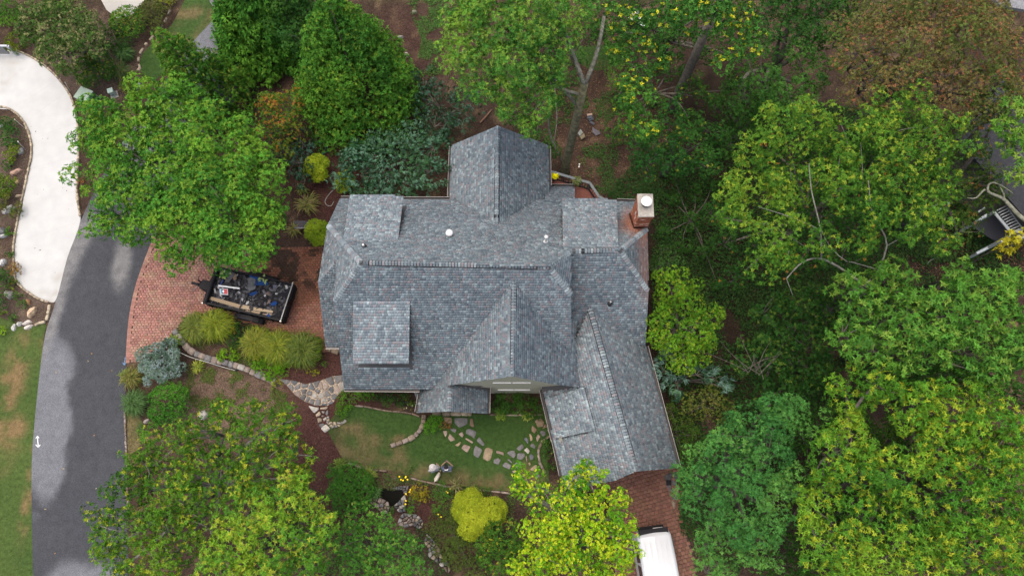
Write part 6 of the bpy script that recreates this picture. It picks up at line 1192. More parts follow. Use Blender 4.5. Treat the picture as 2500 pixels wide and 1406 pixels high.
scrap('felt_scrap', 'small pale felt scrap below the grey felt', 'roofing felt', Z6([(1140, 570), (1290, 530), (1280, 590), (1160, 640)]), 1.25, (.08, .085, .09), GF_)
scrap('felt_scrap', 'brown felt scrap by the crumpled grey felt', 'roofing felt', Z6([(850, 390), (910, 290), (930, 400), (890, 440)]), 1.27, (.11, .075, .055), GF_)
scrap('felt_scrap', 'pinkish shingle scrap toward the tailgate', 'shingle scrap', Z6([(1470, 690), (1500, 650), (1560, 650), (1560, 730), (1500, 700)]), 1.26, (.09, .066, .06), GF_)
scrap('felt_scrap', 'pinkish shingle scrap near the boards', 'shingle scrap', Z6([(1490, 890), (1530, 800), (1580, 800), (1560, 850)]), 1.26, (.10, .078, .07), GF_)
scrap('felt_scrap', 'grey-blue scrap in the far rear corner of the trailer', 'shingle scrap', Z6([(1610, 520), (1690, 510), (1700, 580), (1640, 590)]), 1.24, (.06, .065, .085), GF_)
scrap('felt_scrap', 'white scrap left of the red and blue wrapper', 'plastic scrap', Z6([(490, 590), (520, 580), (540, 670), (500, 660)]), 1.24, (.22, .22, .22), GF_)
def slab(name, label, cat, pts, z, h, col, group=None, mt='attr'):
    p = ccw([P(u, v, z + h) for u, v in pts]); c = sum(p) / len(p); m = len(p); mb = MB(); vs = [(*(q - c), 0) for q in p] + [(*(q - c), h) for q in p]
    mb.add(vs, [tuple(range(m))[::-1], tuple(range(m, 2 * m))] + [(i, (i + 1) % m, m + (i + 1) % m, m + i) for i in range(m)], col); o = mb.build(name, M[mt], label=label, cat=cat, group=group); o.location = (c[0], c[1], z); return o
BD = 'tan boards along the trailer side'
slab('board', 'wide tan board in the front half of the trailer', 'board', Z6([(430, 730), (1000, 890), (960, 955), (400, 790)]), 1.22, .04, (.22, .165, .105), BD)
slab('board', 'wide tan board in the rear half of the trailer', 'board', Z6([(1010, 885), (1615, 1005), (1600, 1045), (990, 960)]), 1.22, .04, (.26, .20, .13), BD)
slab('board', 'narrow tan board wedged against the near trailer rail', 'board', Z6([(1050, 975), (1600, 1060), (1570, 1105), (1030, 1000)]), 1.17, .04, (.23, .175, .115), BD)
slab('board', 'dark strip lying across the tan boards', 'strip', Z6([(1100, 690), (1135, 700), (990, 950), (965, 945)]), 1.30, .02, (.015, .015, .017))
slab('dark_scrap', 'dark torn scrap lying over the rear tan board', 'shingle scrap', Z6([(1150, 950), (1190, 870), (1240, 930), (1230, 1000), (1180, 985)]), 1.285, .012, (.02, .02, .022))
o = MB(); a, b = P(460 + 570 / 7.811, 630 + 525 / 7.811, 1.33), P(460 + 975 / 7.811, 630 + 578 / 7.811, 1.33); o.tube([(0, 0, 0), tuple(b - a)], .045, 10, (.6, .6, .6)); o = o.build('metal_tube', M['attr'], label='pale grey metal tube across the trailer load', cat='tube'); o.location = tuple(a)
o = MB(); a, b = P(460 + 660 / 7.811, 630 + 420 / 7.811, 1.3), P(460 + 600 / 7.811, 630 + 530 / 7.811, 1.3); o.tube([(0, 0, 0), tuple(b - a)], .03, 8, (.02, .05, .22)); o = o.build('blue_strap', M['attr'], label='blue strap at the front end of the trailer load', cat='strap'); o.location = tuple(a)
wr = slab('wrapper', 'flattened white wrapper with teal and red panels and a white diamond', 'wrapper', Z6([(590, 580), (750, 585), (755, 705), (600, 690)]), 1.24, .025, (.40, .41, .42))
for nm, pts, cl, zo in (('teal_panel', [(625, 588), (665, 590), (668, 680), (632, 676)], (.03, .14, .18), .0265), ('blue_panel', [(596, 590), (622, 590), (630, 675), (606, 672)], (.3, .42, .52), .0265), ('red_panel', [(668, 592), (742, 594), (745, 690), (671, 682)], (.42, .06, .06), .0265), ('white_diamond', [(664, 610), (688, 636), (666, 660), (643, 634)], (.75, .75, .75), .0285)):
    p = ccw([P(u, v, 1.265) for u, v in Z6(pts)]); mb = MB(); mb.add([(q[0] - wr.location[0], q[1] - wr.location[1], zo) for q in p], [(0, 1, 2, 3)], cl); mb.build(nm, M['attr'], wr)
for lab, q in (('sprig of pale oak leaves fallen on the front of the trailer load', (660, 350)), ('sprig of pale oak leaves fallen by the far rail of the trailer', (1420, 405))):
    n = 14; c = P(460 + q[0] / 7.811, 630 + q[1] / 7.811, 1.36); t = RNG.uniform(0, 6.28, n); V, cc = leaves(np.stack([RNG.normal(0, .12, n), RNG.normal(0, .1, n), RNG.uniform(.0, .06, n)], 1), np.stack([np.cos(t), np.sin(t), np.full(n, .1)], 1), np.tile((0, 0, 1.0), (n, 1)) + RNG.normal(0, .2, (n, 3)), np.full(n, .2), np.full(n, .1), np.tile((.20, .26, .09), (n, 1)))
    o = link('oak_sprig', mesh_np('oak_sprig', V, np.arange(n * 4).reshape(-1, 4), cc, M['leaf']), label=lab, cat='oak sprig'); o.location = tuple(c)

# ------------------------------------------------------------------ white van
van = thing('van', 'white high-roofed van parked on the brick drive at the bottom edge', 'van', (7.72, -4.55, 0), math.atan2(-.985, .13))
prof = [(-2.62, .72, .80, .62, .45, .95, 1.25), (-2.55, .90, .95, .76, .38, 1.15, 1.86), (-2.35, .97, .99, .84, .34, 1.2, 2.0), (-1.0, .99, 1.0, .88, .33, 1.2, 2.06), (.8, .99, 1.0, .87, .33, 1.2, 2.05), (1.25, .99, 1.0, .80, .33, 1.2, 1.92), (1.75, .98, .99, .80, .33, 1.15, 1.28), (2.4, .93, .94, .75, .36, .95, 1.1), (2.65, .75, .8, .6, .42, .8, .9)]
mb = MB(); ring = []
for x, wb, wm, wr_, zb, zm, zr in prof:
    ring.append([(x, s * w_, z) for s, w_, z in ((-1, wb, zb), (-1, wm, (zb + zm) / 2), (-1, wm * .985, zm), (-1, wr_ + .04, zr - .10), (-1, wr_ - .08, zr - .015), (0, 0, zr + .02), (1, wr_ - .08, zr - .015), (1, wr_ + .04, zr - .10), (1, wm * .985, zm), (1, wm, (zb + zm) / 2), (1, wb, zb))])
vs = [p for r in ring for p in r]; k = 11; fs = [(a * k + i, (a + 1) * k + i, (a + 1) * k + (i + 1) % k, a * k + (i + 1) % k) for a in range(len(ring) - 1) for i in range(k)]
fs += [tuple(range(k)), tuple((len(ring) - 1) * k + i for i in reversed(range(k)))]; mb.add(vs, fs); body = mb.build('body', mat('van_paint', (.45, .465, .48), .3, spec=.5), van)
bm = bmesh.new(); bm.from_mesh(body.data); bmesh.ops.recalc_face_normals(bm, faces=bm.faces); bm.to_mesh(body.data); bm.free()
md = body.modifiers.new('bevel', 'BEVEL'); md.width = .05; md.segments = 2; md.limit_method = 'ANGLE'; md.angle_limit = math.radians(25)
def vq(name, pts, mt='glass', off=.012):
    mb = MB(); p = [Vector(q) for q in pts]; n = (p[1] - p[0]).cross(p[2] - p[0]).normalized(); c = sum(p, Vector()) / len(p)
    if n.dot(c - Vector((0, 0, 1.1))) < 0: p = p[::-1]; n = -n
    m_ = len(p); a = [q + n * off for q in p]; b = [q - n * .03 for q in p]; mb.add(a + b, [tuple(range(m_))] + [(i + m_, (i + 1) % m_ + m_, (i + 1) % m_, i) for i in range(m_)]); return mb.build(name, M[mt], van)
for s in (-1, 1):
    for a, b in ((-2.2, -1.1), (-1.0, .1), (.22, 1.1)): vq('side_window', [(a, s * .985, 1.24), (b, s * .985, 1.24), (b - .04, s * .925, 1.88), (a + .06, s * .925, 1.88)])
    m_ = MB(); m_.box(1.05, 1.25, s * 1.02 - .0 if s > 0 else -1.25, s * 1.25 if s > 0 else -1.02, 1.2, 1.42); m_.build('mirror', M['attr'], van)
    vq('tail_light', [(-2.585, s * .93, .9), (-2.585, s * .80, .9), (-2.57, s * .78, 1.5), (-2.57, s * .90, 1.5)], 'attr').data.materials[0] = mat('tail_red', (.4, .02, .02), .3)
    for x in (-1.7, 1.75):
        wh = link('wheel', None, van); wh.location = (x, s * .88, .34); wh.rotation_euler = (math.pi / 2, 0, 0); part('tyre', 'rubber', lambda m: m.lathe([(.2, -.11), (.33, -.11), (.34, -.07), (.34, .07), (.33, .11), (.2, .11)], 20), wh); part('rim', 'grey_metal', lambda m: m.lathe([(.21, -.1), (.21, .1)], 16), wh)
vq('rear_window', [(-2.64, -.70, 1.26), (-2.64, .70, 1.26), (-2.585, .70, 1.80), (-2.585, -.70, 1.80)], 'glass', .03)
m_ = MB(); m_.box(-2.78, -2.55, -.8, .8, .42, .62); m_.build('bumper', M['black_metal'], van); m_ = MB(); m_.box(-2.66, -2.57, -.12, .12, 1.84, 1.89); m_.build('brake_light', mat('brake_red', (.55, .06, .06), .3), van)
m_ = MB(); m_.box(-2.72, -2.40, -.78, .78, 1.865, 1.90); m_.build('roof_spoiler', M['black_metal'], van); m_ = MB(); m_.beam((-2.70, .1, 1.3), (-2.70, .62, 1.34), .03, .02); m_.build('rear_wiper', M['whitemetal'], van)
vq('windshield', [(1.30, -.72, 1.86), (1.30, .72, 1.86), (1.76, .76, 1.32), (1.76, -.76, 1.32)], 'glass', .03)
for y in (-.55, -.28, 0, .28, .55):
    m_ = MB(); m_.box(-2.1, .7, y - .03, y + .03, 2.045 + .02 * (1 - abs(y)), 2.075 + .02 * (1 - abs(y))); m_.build('roof_rib', body.data.materials[0], van) if False else (m_.v and link('roof_rib', m_.mesh('roof_rib', body.data.materials[0]), van))
# ------------------------------------------------------------------ people and dog
def skin(name, verts, edges, radii, mt, parent, root=0, sub=2):
    me = bpy.data.meshes.new(name); me.from_pydata(verts, edges, []); o = bpy.data.objects.new(name, me); C.objects.link(o); o.parent = parent
    md = o.modifiers.new('skin', 'SKIN'); md.use_smooth_shade = True
    me.skin_vertices.new() if not me.skin_vertices else None
    for i, r in enumerate(radii): me.skin_vertices[0].data[i].radius = (r, r) if not hasattr(r, '__len__') else r; me.skin_vertices[0].data[i].use_root = (i == root)
    md2 = o.modifiers.new('sub', 'SUBSURF'); md2.levels = sub; md2.render_levels = sub
    me.materials.append(mt); return o
SKIN = mat('skin', (.25, .15, .11), .6, noise=[(30, .06)])
def person(label, u, v, facing, shirt, trousers, hair, pose):
    b = P(u, v, 1.45); b[2] = 0; t = thing('person', label, 'person', tuple(b), facing, 'people standing on the front lawn'); hd = .05
    hands = {'phone': ((.09, .33, 1.40), (-.09, .33, 1.38)), 'down': ((.24, .16, .98), (-.27, .10, .82))}[pose]; el = {'phone': ((.31, .14, 1.13), (-.31, .14, 1.13)), 'down': ((.31, -.03, 1.13), (-.30, -.03, 1.12))}[pose]
    vs = [(0, 0, .95), (0, -.01, 1.15), (0, -.02, 1.38), (0, 0, 1.50), (0, .03, 1.60), (0, hd, 1.68), (0, hd, 1.77)]; es = [(i, i + 1) for i in range(6)]; rd = [.14, .13, .15, .055, .075, .098, .07]
    for s, sg in ((0, 1), (1, -1)):
        k0 = len(vs); vs += [(sg * .19, -.02, 1.41), el[s], hands[s]]; es += [(2, k0), (k0, k0 + 1), (k0 + 1, k0 + 2)]; rd += [.062, .045, .034]
        h = Vector(hands[s]); d = (h - Vector(el[s])).normalized(); sd_ = Vector((sg * -1, 0, 0)); q = len(vs)
        for f, (o_, ln) in enumerate(((-.03, .085), (-.01, .1), (.012, .095), (.032, .075))):
            kn = h + d * .07 + sd_.cross(d).normalized() * o_ + d * .0; vs += [tuple(kn), tuple(kn + d * ln * .5 + Vector((-sg * .02, 0, 0)))]; es += [(k0 + 2, q + f * 2), (q + f * 2, q + f * 2 + 1)]; rd += [.010, .009]
        th = h + d * .02 + Vector((-sg * .04, 0, .02)); vs += [tuple(th), tuple(th + d * .05)]; es += [(k0 + 2, q + 8), (q + 8, q + 9)]; rd += [.012, .010]
    for sg in (1, -1):
        k0 = len(vs); vs += [(sg * .10, 0, .88), (sg * .11, .02, .48), (sg * .11, 0, .09), (sg * .12, .14, .04)]; es += [(0, k0), (k0, k0 + 1), (k0 + 1, k0 + 2), (k0 + 2, k0 + 3)]; rd += [.09, .062, .045, .04]
    skin('body', vs, es, rd, SKIN, t)
    sv = [(0, 0, .90), (0, -.01, 1.15), (0, -.02, 1.38), (0, 0, 1.47)]; se = [(0, 1), (1, 2), (2, 3)]; sr = [(.19, .15), (.18, .14), (.19, .15), .075]
    for s, sg in ((0, 1), (1, -1)):
        k0 = len(sv); m_ = Vector((sg * .2, -.02, 1.41)).lerp(Vector(el[s]), .75 if pose == 'phone' else 1.0); sv += [(sg * .20, -.02, 1.41), tuple(m_)]; se += [(2, k0), (k0, k0 + 1)]; sr += [.085, .068]
    skin('shirt', sv, se, sr, shirt, t)
    tv = [(0, 0, .97)]; te = []; trd = [.17]
    for sg in (1, -1): k0 = len(tv); tv += [(sg * .10, 0, .88), (sg * .11, .02, .48), (sg * .11, 0, .12)]; te += [(0, k0), (k0, k0 + 1), (k0 + 1, k0 + 2)]; trd += [.11, .082, .065]
    skin('trousers', tv, te, trd, trousers, t)
    for sg in (1, -1): skin('shoe', [(sg * .11, -.05, .04), (sg * .115, .06, .04), (sg * .12, .17, .035)], [(0, 1), (1, 2)], [.05, .052, .04], M['rubber'], t)
    for sg in (1, -1): mb = MB(); mb.lathe([(.004, -.012), (.014, 0), (.004, .012)], 8, (.02, .02, .02)); e = mb.build('eye', M['attr'], t); e.location = (sg * .036, hd + .088, 1.70)
    skin('nose', [(0, hd + .085, 1.70), (0, hd + .115, 1.665)], [(0, 1)], [.012, .015], SKIN, t); mb = MB(); mb.box(-.025, .025, hd + .083, hd + .093, 1.62, 1.63, (.35, .12, .11)); mb.build('mouth', M['attr'], t)
    hair(t, hd); return t
def hat(t, hd):
    mb = MB(); mb.lathe([(.19, 1.735), (.185, 1.75), (.115, 1.765), (.11, 1.84), (.07, 1.88), (0, 1.885)], 20, (.36, .34, .33)); o = mb.build('hat', M['attr_matte'], t, True); o.location = (0, hd, 0)
    mb = MB(); mb.lathe([(.117, 1.768), (.119, 1.79)], 20, (.40, .39, .39)); b_ = mb.build('hat_band', M['attr'], o)
def cap(t, hd):
    mb = MB(); mb.lathe([(.102, 1.69), (.112, 1.72), (.108, 1.79), (.07, 1.84), (0, 1.85)], 18, (.014, .014, .016)); o = mb.build('cap', M['attr_matte'], t, True); o.location = (0, hd - .005, 0)
    mb = MB(); vs = [(.10 * math.cos(a), .02 + .19 * math.sin(a), 1.725 - .02 * math.sin(a) + z) for z in (0, .012) for a in np.linspace(0, math.pi, 9)]; mb.add(vs, [tuple(range(9))[::-1], tuple(range(9, 18))] + [(i, i + 1, i + 10, i + 9) for i in range(8)], (.014, .014, .016)); mb.build('cap_brim', M['attr_matte'], o)
    mb = MB(); mb.box(-.085, .085, -.10, -.02, 1.505, 1.53, (.7, .69, .68)); mb.build('collar', M['attr'], t)
person('person in a pale grey top and wide pale hat standing on the lawn', 1058, 1143, math.radians(20), mat('pale_shirt', (.30, .29, .285), .8, noise=[(12, .08)]), mat('grey_trousers', (.17, .18, .20), .8), hat, 'down')
pB = person('person in a slate blue shirt and black cap holding a device on the lawn', 1090, 1143, 0, mat('blue_shirt', (.06, .075, .12), .8, noise=[(12, .1)]), mat('stone_trousers', (.12, .13, .15), .8), cap, 'phone')
mb = MB(); mb.box(-.08, .08, -.05, .05, -.012, .012, (.03, .03, .03)); o = mb.build('controller', M['attr'], label='small dark device held in the hands of the person in blue', cat='device'); o.location = (pB.location[0], pB.location[1] + .40, 1.43)
dg = P(1068, 1163, .35); dg[2] = 0; dog = thing('dog', 'small white dog with a brown head looking up beside the two people', 'dog', tuple(dg), math.radians(-28))
DW = mat('dog_coat', (.42, .38, .31), .85, noise=[(14, .12)])
dv = [(0, -.20, .36), (0, -.05, .35), (0, .13, .37), (0, .22, .46), (0, .28, .53), (0, .36, .52), (0, .42, .50)]; de = [(i, i + 1) for i in range(6)]; dr = [.085, .09, .105, .06, .07, .045, .032]
for sg in (1, -1):
    k0 = len(dv); dv += [(sg * .075, .13, .28), (sg * .075, .14, .15), (sg * .075, .14, .03), (sg * .075, .18, .02)]; de += [(2, k0), (k0, k0 + 1), (k0 + 1, k0 + 2), (k0 + 2, k0 + 3)]; dr += [.045, .028, .022, .022]
    k0 = len(dv); dv += [(sg * .075, -.18, .27), (sg * .075, -.10, .20), (sg * .075, -.22, .12), (sg * .075, -.21, .03), (sg * .075, -.17, .02)]; de += [(0, k0)] + [(k0 + i, k0 + i + 1) for i in range(4)]; dr += [.055, .035, .022, .02, .022]
k0 = len(dv); dv += [(0, -.30, .42), (0, -.35, .52)]; de += [(0, k0), (k0, k0 + 1)]; dr += [.022, .014]
skin('body', dv, de, dr, DW, dog, 1); BR = mat('dog_brown', (.10, .045, .025), .85)
skin('head_patch', [(0, .25, .545), (0, .30, .575), (0, .345, .55)], [(0, 1), (1, 2)], [.066, .06, .042], BR, dog)
for sg in (1, -1): skin('ear', [(sg * .05, .26, .59), (sg * .085, .25, .58), (sg * .10, .255, .53)], [(0, 1), (1, 2)], [.022, .026, .014], BR, dog)
# ------------------------------------------------------------------ odds and ends
ch_ = P(1355, 430, 1.9); pot = thing('flower_pot', 'bright yellow chrysanthemum in a pot stand on the rear deck', 'potted plant', (ch_[0], ch_[1], 1.1))
mb = MB(); mb.lathe([(.12, .28), (.16, .55), (.17, .57), (.14, .56), (0, .5)], 14, (.05, .035, .03)); mb.build('pot', M['attr'], pot); mb = MB()
for a in range(3): mb.tube([(.18 * math.cos(a * 2.1), .18 * math.sin(a * 2.1), 0), (.1 * math.cos(a * 2.1), .1 * math.sin(a * 2.1), .3)], .01, 4, (.02, .02, .02))
mb.build('stand', M['attr'], pot); nP = 26; dd = dome(nP, -.1); crown_from_puffs('bloom', dd * .14 + [0, 0, .80], np.full(nP, .09), np.tile((.78, .62, .005), (nP, 1)), pot, 8, .05, .03, 90, mt='leaf', z0=0)
pl_ = P(1408, 446, 1.7); hp_ = thing('hanging_plant', 'spiky green plant hung on the inside of the deck rail', 'plant', (pl_[0], pl_[1], 1.1)); grass_clump(None, 1408, 446, 14, [(.16, .18, .05), (.10, .14, .04)], 90, .45, cat=None, name='leaves', parent=hp_).location = (0, 0, .62); mb = MB(); mb.box(-.28, .28, -.09, .09, .42, .56, (.04, .035, .03)); mb.build('planter', M['attr'], hp_)
def util_box(label, u, v, wx, wy, h, rot, col):
    p = P(u, v, h); t = thing('utility_box', label, 'utility box', (p[0], p[1], 0), math.radians(rot)); mb = MB(); mb.box(-wx / 2, wx / 2, -wy / 2, wy / 2, 0, h - .05, col); mb.build('cabinet', M['attr'], t); mb = MB(); mb.box(-wx / 2 - .03, wx / 2 + .03, -wy / 2 - .03, wy / 2 + .03, h - .05, h, tuple(np.array(col) * 1.08)); mb.build('lid', M['attr'], t); mb = MB(); mb.box(-wx / 2 - .1, wx / 2 + .1, -wy / 2 - .1, wy / 2 + .1, -.02, .06, (.2, .19, .17)); mb.build('plinth', M['attr'], t)
    mb = MB(); mb.box(-.05, .05, -wy / 2 - .05, -wy / 2 - .002, h * .45, h * .55, (.1, .1, .1)); mb.build('handle', M['attr'], t)
util_box('large pale green utility box beside the concrete drive', 203, 230, .85, .8, .8, -25, (.20, .26, .21)); util_box('small pale green utility box at the rim of the oak', 268, 221, .28, .28, .6, 20, (.24, .31, .27)); util_box('small dark blue-grey box under the tip of the conifer', 336, 209, .3, .25, .4, 15, (.08, .11, .14))
for lab, a, b, top in (('thin reflective marker rod by the upper ball shrub', (62, 315), (36, 292), (.6, .45, .4)), ('thin reflective marker rod by the yellow-green shrub', (62, 366), (44, 346), (.7, .7, .68)), ('thin marker rod by the pale utility box', (172, 224), (159, 202), (.5, .5, .5))):
    p = P(*a); q = P(*b, 1.1); t = thing('marker_rod', lab, 'marker rod', tuple(p), group='marker rods along the concrete drive'); mb = MB(); mb.tube([(0, 0, 0), tuple(q - p)], .012, 6, (.55, .54, .52)); mb.build('rod', M['attr'], t); mb = MB(); mb.tube([tuple((q - p) * .95), tuple((q - p) * 1.02)], .025, 6, top); mb.build('reflector', M['attr'], t)
gt = thing('driveway_gate', 'white and grey gate rail at the left edge of the concrete drive', 'gate', tuple(P(0, 122))); mb = MB(); a, b = P(-60, 112, 1.0), P(18, 113, 1.0); o0 = np.array(gt.location); mb.beam(a - o0, b - o0, .12, .1, (.33, .35, .37)); mb.build('rail', M['attr'], gt); mb = MB(); mb.beam(P(-60, 124, .5) - o0, P(16, 124, .5) - o0, .06, .7, (.2, .2, .2)); mb.build('panel', M['attr'], gt); mb = MB(); mb.box(*(np.array([-.08, .08]) + b[0] - o0[0]), *(np.array([-.08, .08]) + b[1] - o0[1]), 0, .98, (.33, .35, .37)); mb.build('post', M['attr'], gt); mb = MB(); mb.tube([tuple(P(20, 115, .9) - o0), tuple(P(34, 128, .1) - o0)], .015, 5, (.4, .4, .4)); mb.build('stay', M['attr'], gt)
mbx = P(522, 12); t = thing('mailbox', 'white post with a blue-grey box at the top of the upper lawn', 'mailbox', tuple(mbx)); mb = MB(); mb.box(-.09, .09, -.09, .09, 0, 1.2, (.75, .75, .75)); mb.build('post', M['attr'], t); mb = MB(); mb.box(-.14, .14, -.1, .38, 1.2, 1.45, (.2, .3, .36)); mb.build('box', M['attr'], t); mb = MB(); mb.box(-.16, .16, -.4, -.1, 1.15, 1.25, (.8, .8, .8)); mb.build('arm', M['attr'], t)
# white cord lying from the corner of the bricks to the stone wall
hs = [P(403, 814, .5), P(413, 833, .9), P(424, 850, 1.0), P(458, 869, .7), P(500, 882, .45), P(535, 893, .3), P(574, 904, .15)]; mb = MB(); o0 = hs[0] * [1, 1, 0]; mb.tube([tuple(p - o0) for p in catmull(hs, 4)], .014, 6, (.36, .38, .37)); o = mb.build('white_cord', M['attr'], label='long pale cord stretched from the brick edge past the blue spruce to the stone wall', cat='cord'); o.location = tuple(o0)
pd = P(577, 904); t = thing('ground_spike', 'short dark spike holding the end of the pale cord', 'spike', tuple(pd)); mb = MB(); mb.lathe([(.07, 0), (.06, .12), (.02, .2)], 10, (.05, .05, .05)); mb.build('spike_base', M['attr'], t)
# hoses behind the house, bench
mb = MB(); c0 = P(778, 366); n = 40; mb.tube([(.55 * math.cos(i * .42) * (1 + .12 * math.sin(i)), .45 * math.sin(i * .42), .05 + .006 * i) for i in range(n)], .02, 5, (.03, .16, .13)); o = mb.build('garden_hose', M['attr'], label='coiled teal garden hose behind the yellow shrub', cat='hose'); o.location = tuple(c0)
hp2 = [P(u, v, .04) for u, v in ((820, 458), (803, 475), (794, 490), (797, 500), (808, 503), (815, 492))]; mb = MB(); mb.tube([tuple(p - hp2[0]) for p in catmull(hp2, 4)], .022, 6, (.20, .20, .19)); o = mb.build('garden_hose', M['attr'], label='loose grey hose loop on the mulch by the back corner of the roof', cat='hose'); o.location = tuple(hp2[0])
bn = P(745, 548, .45); t = thing('bench', 'dark slatted bench beside the round yellow-green ball shrub', 'bench', (bn[0], bn[1], 0), math.radians(-2))
for k in range(4): mb = MB(); mb.box(-.65, .65, -.21 + k * .11, -.21 + k * .11 + .095, .43, .46, (.07, .065, .07)); mb.build('slat', M['attr_matte'], t)
for x in (-.55, .55):
    for y in (-.16, .16): mb = MB(); mb.box(x - .04, x + .04, y - .04, y + .04, 0, .43, (.05, .05, .05)); mb.build('leg', M['attr'], t)
mb = MB(); mb.box(-.65, .65, -.26, -.215, .40, .46, (.2, .2, .2)); mb.build('apron', M['attr'], t)
# things left in the wood behind the house
Z9 = lambda l: zz(l, 1340, 220, 7.03)
slab('pallet_board', 'pale plywood offcut at the head of the dark slates in the wood', 'board', Z9([(650, 410), (745, 400), (745, 425), (660, 445)]), .1, .03, (.34, .24, .18))
SL = 'dark slates stacked on the woodland slope'
for lab, l, cl, z in (('dark blue-grey slate nearest the pale offcut', [(655, 460), (740, 430), (745, 470), (670, 500)], (.06, .07, .085), .10), ('second dark slate in the woodland stack', [(680, 505), (760, 470), (770, 500), (700, 535)], (.045, .055, .07), .06), ('lowest dark slate of the woodland stack with a pale edge', [(690, 560), (730, 530), (790, 580), (770, 600)], (.05, .055, .065), .04)): slab('slate', lab, 'slate', Z9(l), z, .05, cl, SL)
slab('stone_block', 'squared grey block beside the forked trunk', 'stone block', Z9([(495, 745), (540, 670), (590, 730), (530, 790)]), 0, .22, (.15, .16, .14)); slab('stone_block', 'squared mossy brown block beside the grey block', 'stone block', Z9([(530, 800), (600, 740), (625, 800), (560, 850)]), 0, .22, (.13, .11, .06))
scrap('tarp', 'crumpled dark grey plastic on the woodland leaves', 'plastic sheet', Z9([(740, 640), (820, 690), (880, 730), (870, 770), (800, 790), (750, 730)]), .03, (.09, .085, .095), None, .06)
for lab, u, v in (('white lawn marker light near the deck rail', 1414, 404), ('second white lawn marker light below the first', 1413, 410)): mb = MB(); mb.lathe([(.02, 0), (.02, .12), (.05, .13), (.05, .18), (0, .19)], 8, (.75, .72, .62)); o = mb.build('marker_light', M['attr'], label=lab, cat='light'); o.location = tuple(P(u, v))
mb = MB(); a = P(1172, 300, .1); b = P(1200, 268, .15); mb.tube([(0, 0, 0), tuple((b - a) * .5 + [.05, 0, .05]), tuple(b - a)], [.05, .045, .02], 6, (.17, .10, .07)); o = mb.build('fallen_branch', M['attr_matte'], label='bare fallen branch on the soil behind the rear gable', cat='branch'); o.location = tuple(a)
# something white standing under the tulip tree
cv = P(1560, 44, 1.0); cb = thing('cabinet', 'white and black cabinet-like object glimpsed through the tulip tree leaves', 'cabinet', (cv[0], cv[1], 0), math.radians(-35))
mb = MB(); mb.box(-.62, .62, -.34, .34, .1, .95, (.03, .03, .03)); mb.build('body', M['attr'], cb); mb = MB(); mb.box(-.66, .66, -.38, .38, .952, 1.0, (.75, .76, .78)); mb.build('top', M['attr'], cb)
for x in (-.55, .55):
    for y in (-.28, .28): mb = MB(); mb.box(x - .03, x + .03, y - .03, y + .03, 0, .098, (.1, .1, .1)); mb.build('leg', M['attr'], cb)
# neighbouring house and its deck stairs at the right edge
nb = thing('neighbour_house', 'dark-roofed neighbouring house mostly hidden by trees at the right edge', 'house', tuple(P(2520, 330)))
n0 = np.array(nb.location)
def nslab(name, pts, th, col, parent, mt='attr_matte'):
    m = len(pts); mb = MB(); p = [np.array(q) - n0 for q in pts]; ar_ = sum(p[i][0] * p[(i + 1) % m][1] - p[(i + 1) % m][0] * p[i][1] for i in range(m)); p = p if ar_ > 0 else p[::-1]
    mb.add([tuple(q) for q in p] + [tuple(q - [0, 0, th]) for q in p], [tuple(range(m)), tuple(range(m, 2 * m))[::-1]] + [(i, i + m, (i + 1) % m + m, (i + 1) % m) for i in range(m)], col); return mb.build(name, M[mt], parent)
R1 = [P(2330, 330, 4.2), P(2440, 190, 5.5), P(2720, 420, 5.5), P(2560, 600, 4.2)]
rf = nslab('roof', R1, .2, (.035, .037, .042), nb)
mb = MB(); a0, a1, a2, a3 = [q - n0 for q in R1]
for i in range(17):
    f = i / 16; mb.beam(a0 + (a1 - a0) * f + [0, 0, .01], a3 + (a2 - a3) * f + [0, 0, .01], .02, .012, (.018, .018, .02))
for i in range(22):
    f = i / 21; mb.beam(a0 + (a3 - a0) * f + [0, 0, .011], a1 + (a2 - a1) * f + [0, 0, .011], .015, .012, (.02, .02, .022))
mb.build('slate_joints', M['attr_matte'], rf)
R2 = [P(2400, -40, 5.0), P(2440, 14, 4.6), P(2520, 28, 4.6), P(2620, -40, 5.0)]; r2 = nslab('roof', R2, .2, (.17, .175, .185), nb); mb = MB(); b0_, b1_, b2_, b3_ = [q - n0 for q in R2]
for i in range(9): f = i / 8; mb.beam(b0_ + (b1_ - b0_) * f + [0, 0, .01], b3_ + (b2_ - b3_) * f + [0, 0, .01], .03, .012, (.08, .08, .085)); mb.beam(b0_ + (b3_ - b0_) * f + [0, 0, .011], b1_ + (b2_ - b1_) * f + [0, 0, .011], .03, .012, (.08, .08, .085))
mb.build('slate_joints', M['attr_matte'], r2)
nslab('wall', [P(2370, 330, 3.9), P(2450, 230, 3.9), P(2680, 420, 3.9), P(2560, 560, 3.9)], 3.85, (.12, .11, .1), nb)
nd = thing('deck_stairs', 'grey-railed deck and stairs of the neighbouring house among the trees', 'stairs', tuple(P(2440, 560))); n0 = np.array(nd.location); RG = (.27, .30, .31)
def nbeam(name, a, b, w_, h, parent=nd, col=RG): mb = MB(); mb.beam(np.array(a) - n0, np.array(b) - n0, w_, h, col); return mb.build(name, M['attr'], parent)
ZR = 3.2
q8 = lambda x, y, z=ZR: P(2220 + x / 5.857, 400 + y / 5.857, z)
nbeam('rail', q8(1210, 690), q8(1480, 1010), .16, .06); nbeam('rail', q8(1420, 650), q8(1610, 915), .06, .05); nbeam('rail', q8(1470, 1010), q8(1700, 880), .16, .06); nbeam('rail', q8(1540, 1030), q8(1720, 1090), .10, .06); nbeam('rail', q8(960, 1280, 2.0), q8(1330, 1100, 2.0), .14, .06)
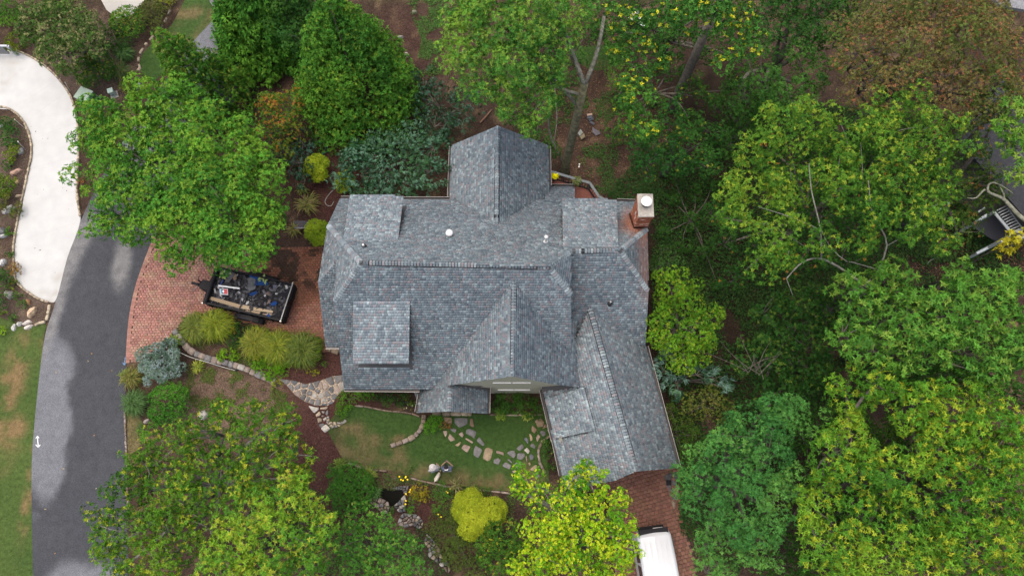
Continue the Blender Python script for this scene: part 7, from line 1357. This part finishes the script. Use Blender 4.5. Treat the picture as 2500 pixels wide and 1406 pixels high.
nbeam('rail', q8(950, 830), q8(1110, 730), .14, .06); nbeam('rail', q8(985, 690), q8(1080, 630), .08, .06); nbeam('rail', q8(340, 610), q8(470, 540), .08, .06); nbeam('rail', q8(390, 685), q8(580, 560), .10, .06); nbeam('rail', q8(1390, 540), q8(1480, 490), .14, .06)
for k in range(10):
    f = k / 9; a = np.array(q8(1250, 670)) * (1 - f) + np.array(q8(1470, 975)) * f; b = np.array(q8(1390, 600)) * (1 - f) + np.array(q8(1610, 915)) * f; nbeam('tread', a, b, .05, .03)
for k in range(6): f = k / 5; nbeam('baluster', np.array(q8(1560, 1010)) * (1 - f) + np.array(q8(1700, 940)) * f, np.array(q8(1620, 1060)) * (1 - f) + np.array(q8(1740, 980)) * f, .04, .03)
for x, y in ((1210, 690), (1475, 1010), (960, 830), (1330, 1100)): nbeam('post', q8(x, y, 0) * [1, 1, 0] + (q8(x, y) * [1, 1, 0] - q8(x, y, 0) * [1, 1, 0]), q8(x, y) - [0, 0, .04], .12, .12)
mb = MB(); fl4 = [q8(900, 900, 1.6), q8(1300, 1150, 1.6), q8(1500, 1000, 1.6), q8(1200, 700, 1.6)]; mb.add([tuple(p - n0) for p in fl4] + [tuple(p - n0 - [0, 0, .06]) for p in fl4], [(0, 1, 2, 3), (7, 6, 5, 4), (0, 4, 5, 1), (1, 5, 6, 2), (2, 6, 7, 3), (3, 7, 4, 0)], (.03, .032, .04)); mb.build('deck_floor', M['attr'], nd)
lt = thing('bare_branch', 'pale lichened bare branch curling over the neighbouring stairs', 'branch', tuple(P(2520, 560))); n0 = np.array(lt.location); mb = MB()
lb = lambda l: [tuple(q8(*p) - n0) for p in l]
ps = catmull([np.array(p) for p in lb([(1700, 840, 8.0), (1560, 730, 8.1), (1440, 600, 8.2), (1340, 500, 8.3), (1230, 450, 8.4), (1130, 400, 8.5), (1130, 310, 8.6), (1200, 270, 8.7), (1330, 320, 8.8), (1480, 420, 8.8)])], 4); mb.tube(ps, list(np.linspace(.12, .015, len(ps))), 7)
ps = catmull([np.array(p) for p in lb([(1080, 370, 8.5), (1040, 400, 8.5), (950, 490, 8.6), (830, 490, 8.6)])], 3); mb.tube(ps, list(np.linspace(.06, .02, len(ps))), 5); ps = catmull([np.array(p) for p in lb([(1340, 500, 8.3), (1350, 440, 8.5), (1300, 340, 8.8)])], 3); mb.tube(ps, list(np.linspace(.08, .02, len(ps))), 5)
mb.tube(lb([(1700, 840, 8.0), (1900, 1000, 4.0), (1950, 1050, 0)]), [.12, .2, .26], 8); mb.build('limb', mat('bark_pale', (.16, .16, .12), .95, noise=[(6, .4), (25, .4)], bump=(25, .6)), lt, True)
print('objects', len(bpy.data.objects), 'tris', sum(len(p.vertices) - 2 for m_ in bpy.data.meshes for p in m_.polygons) if False else sum(len(m_.loops) - 2 * len(m_.polygons) for m_ in bpy.data.meshes))
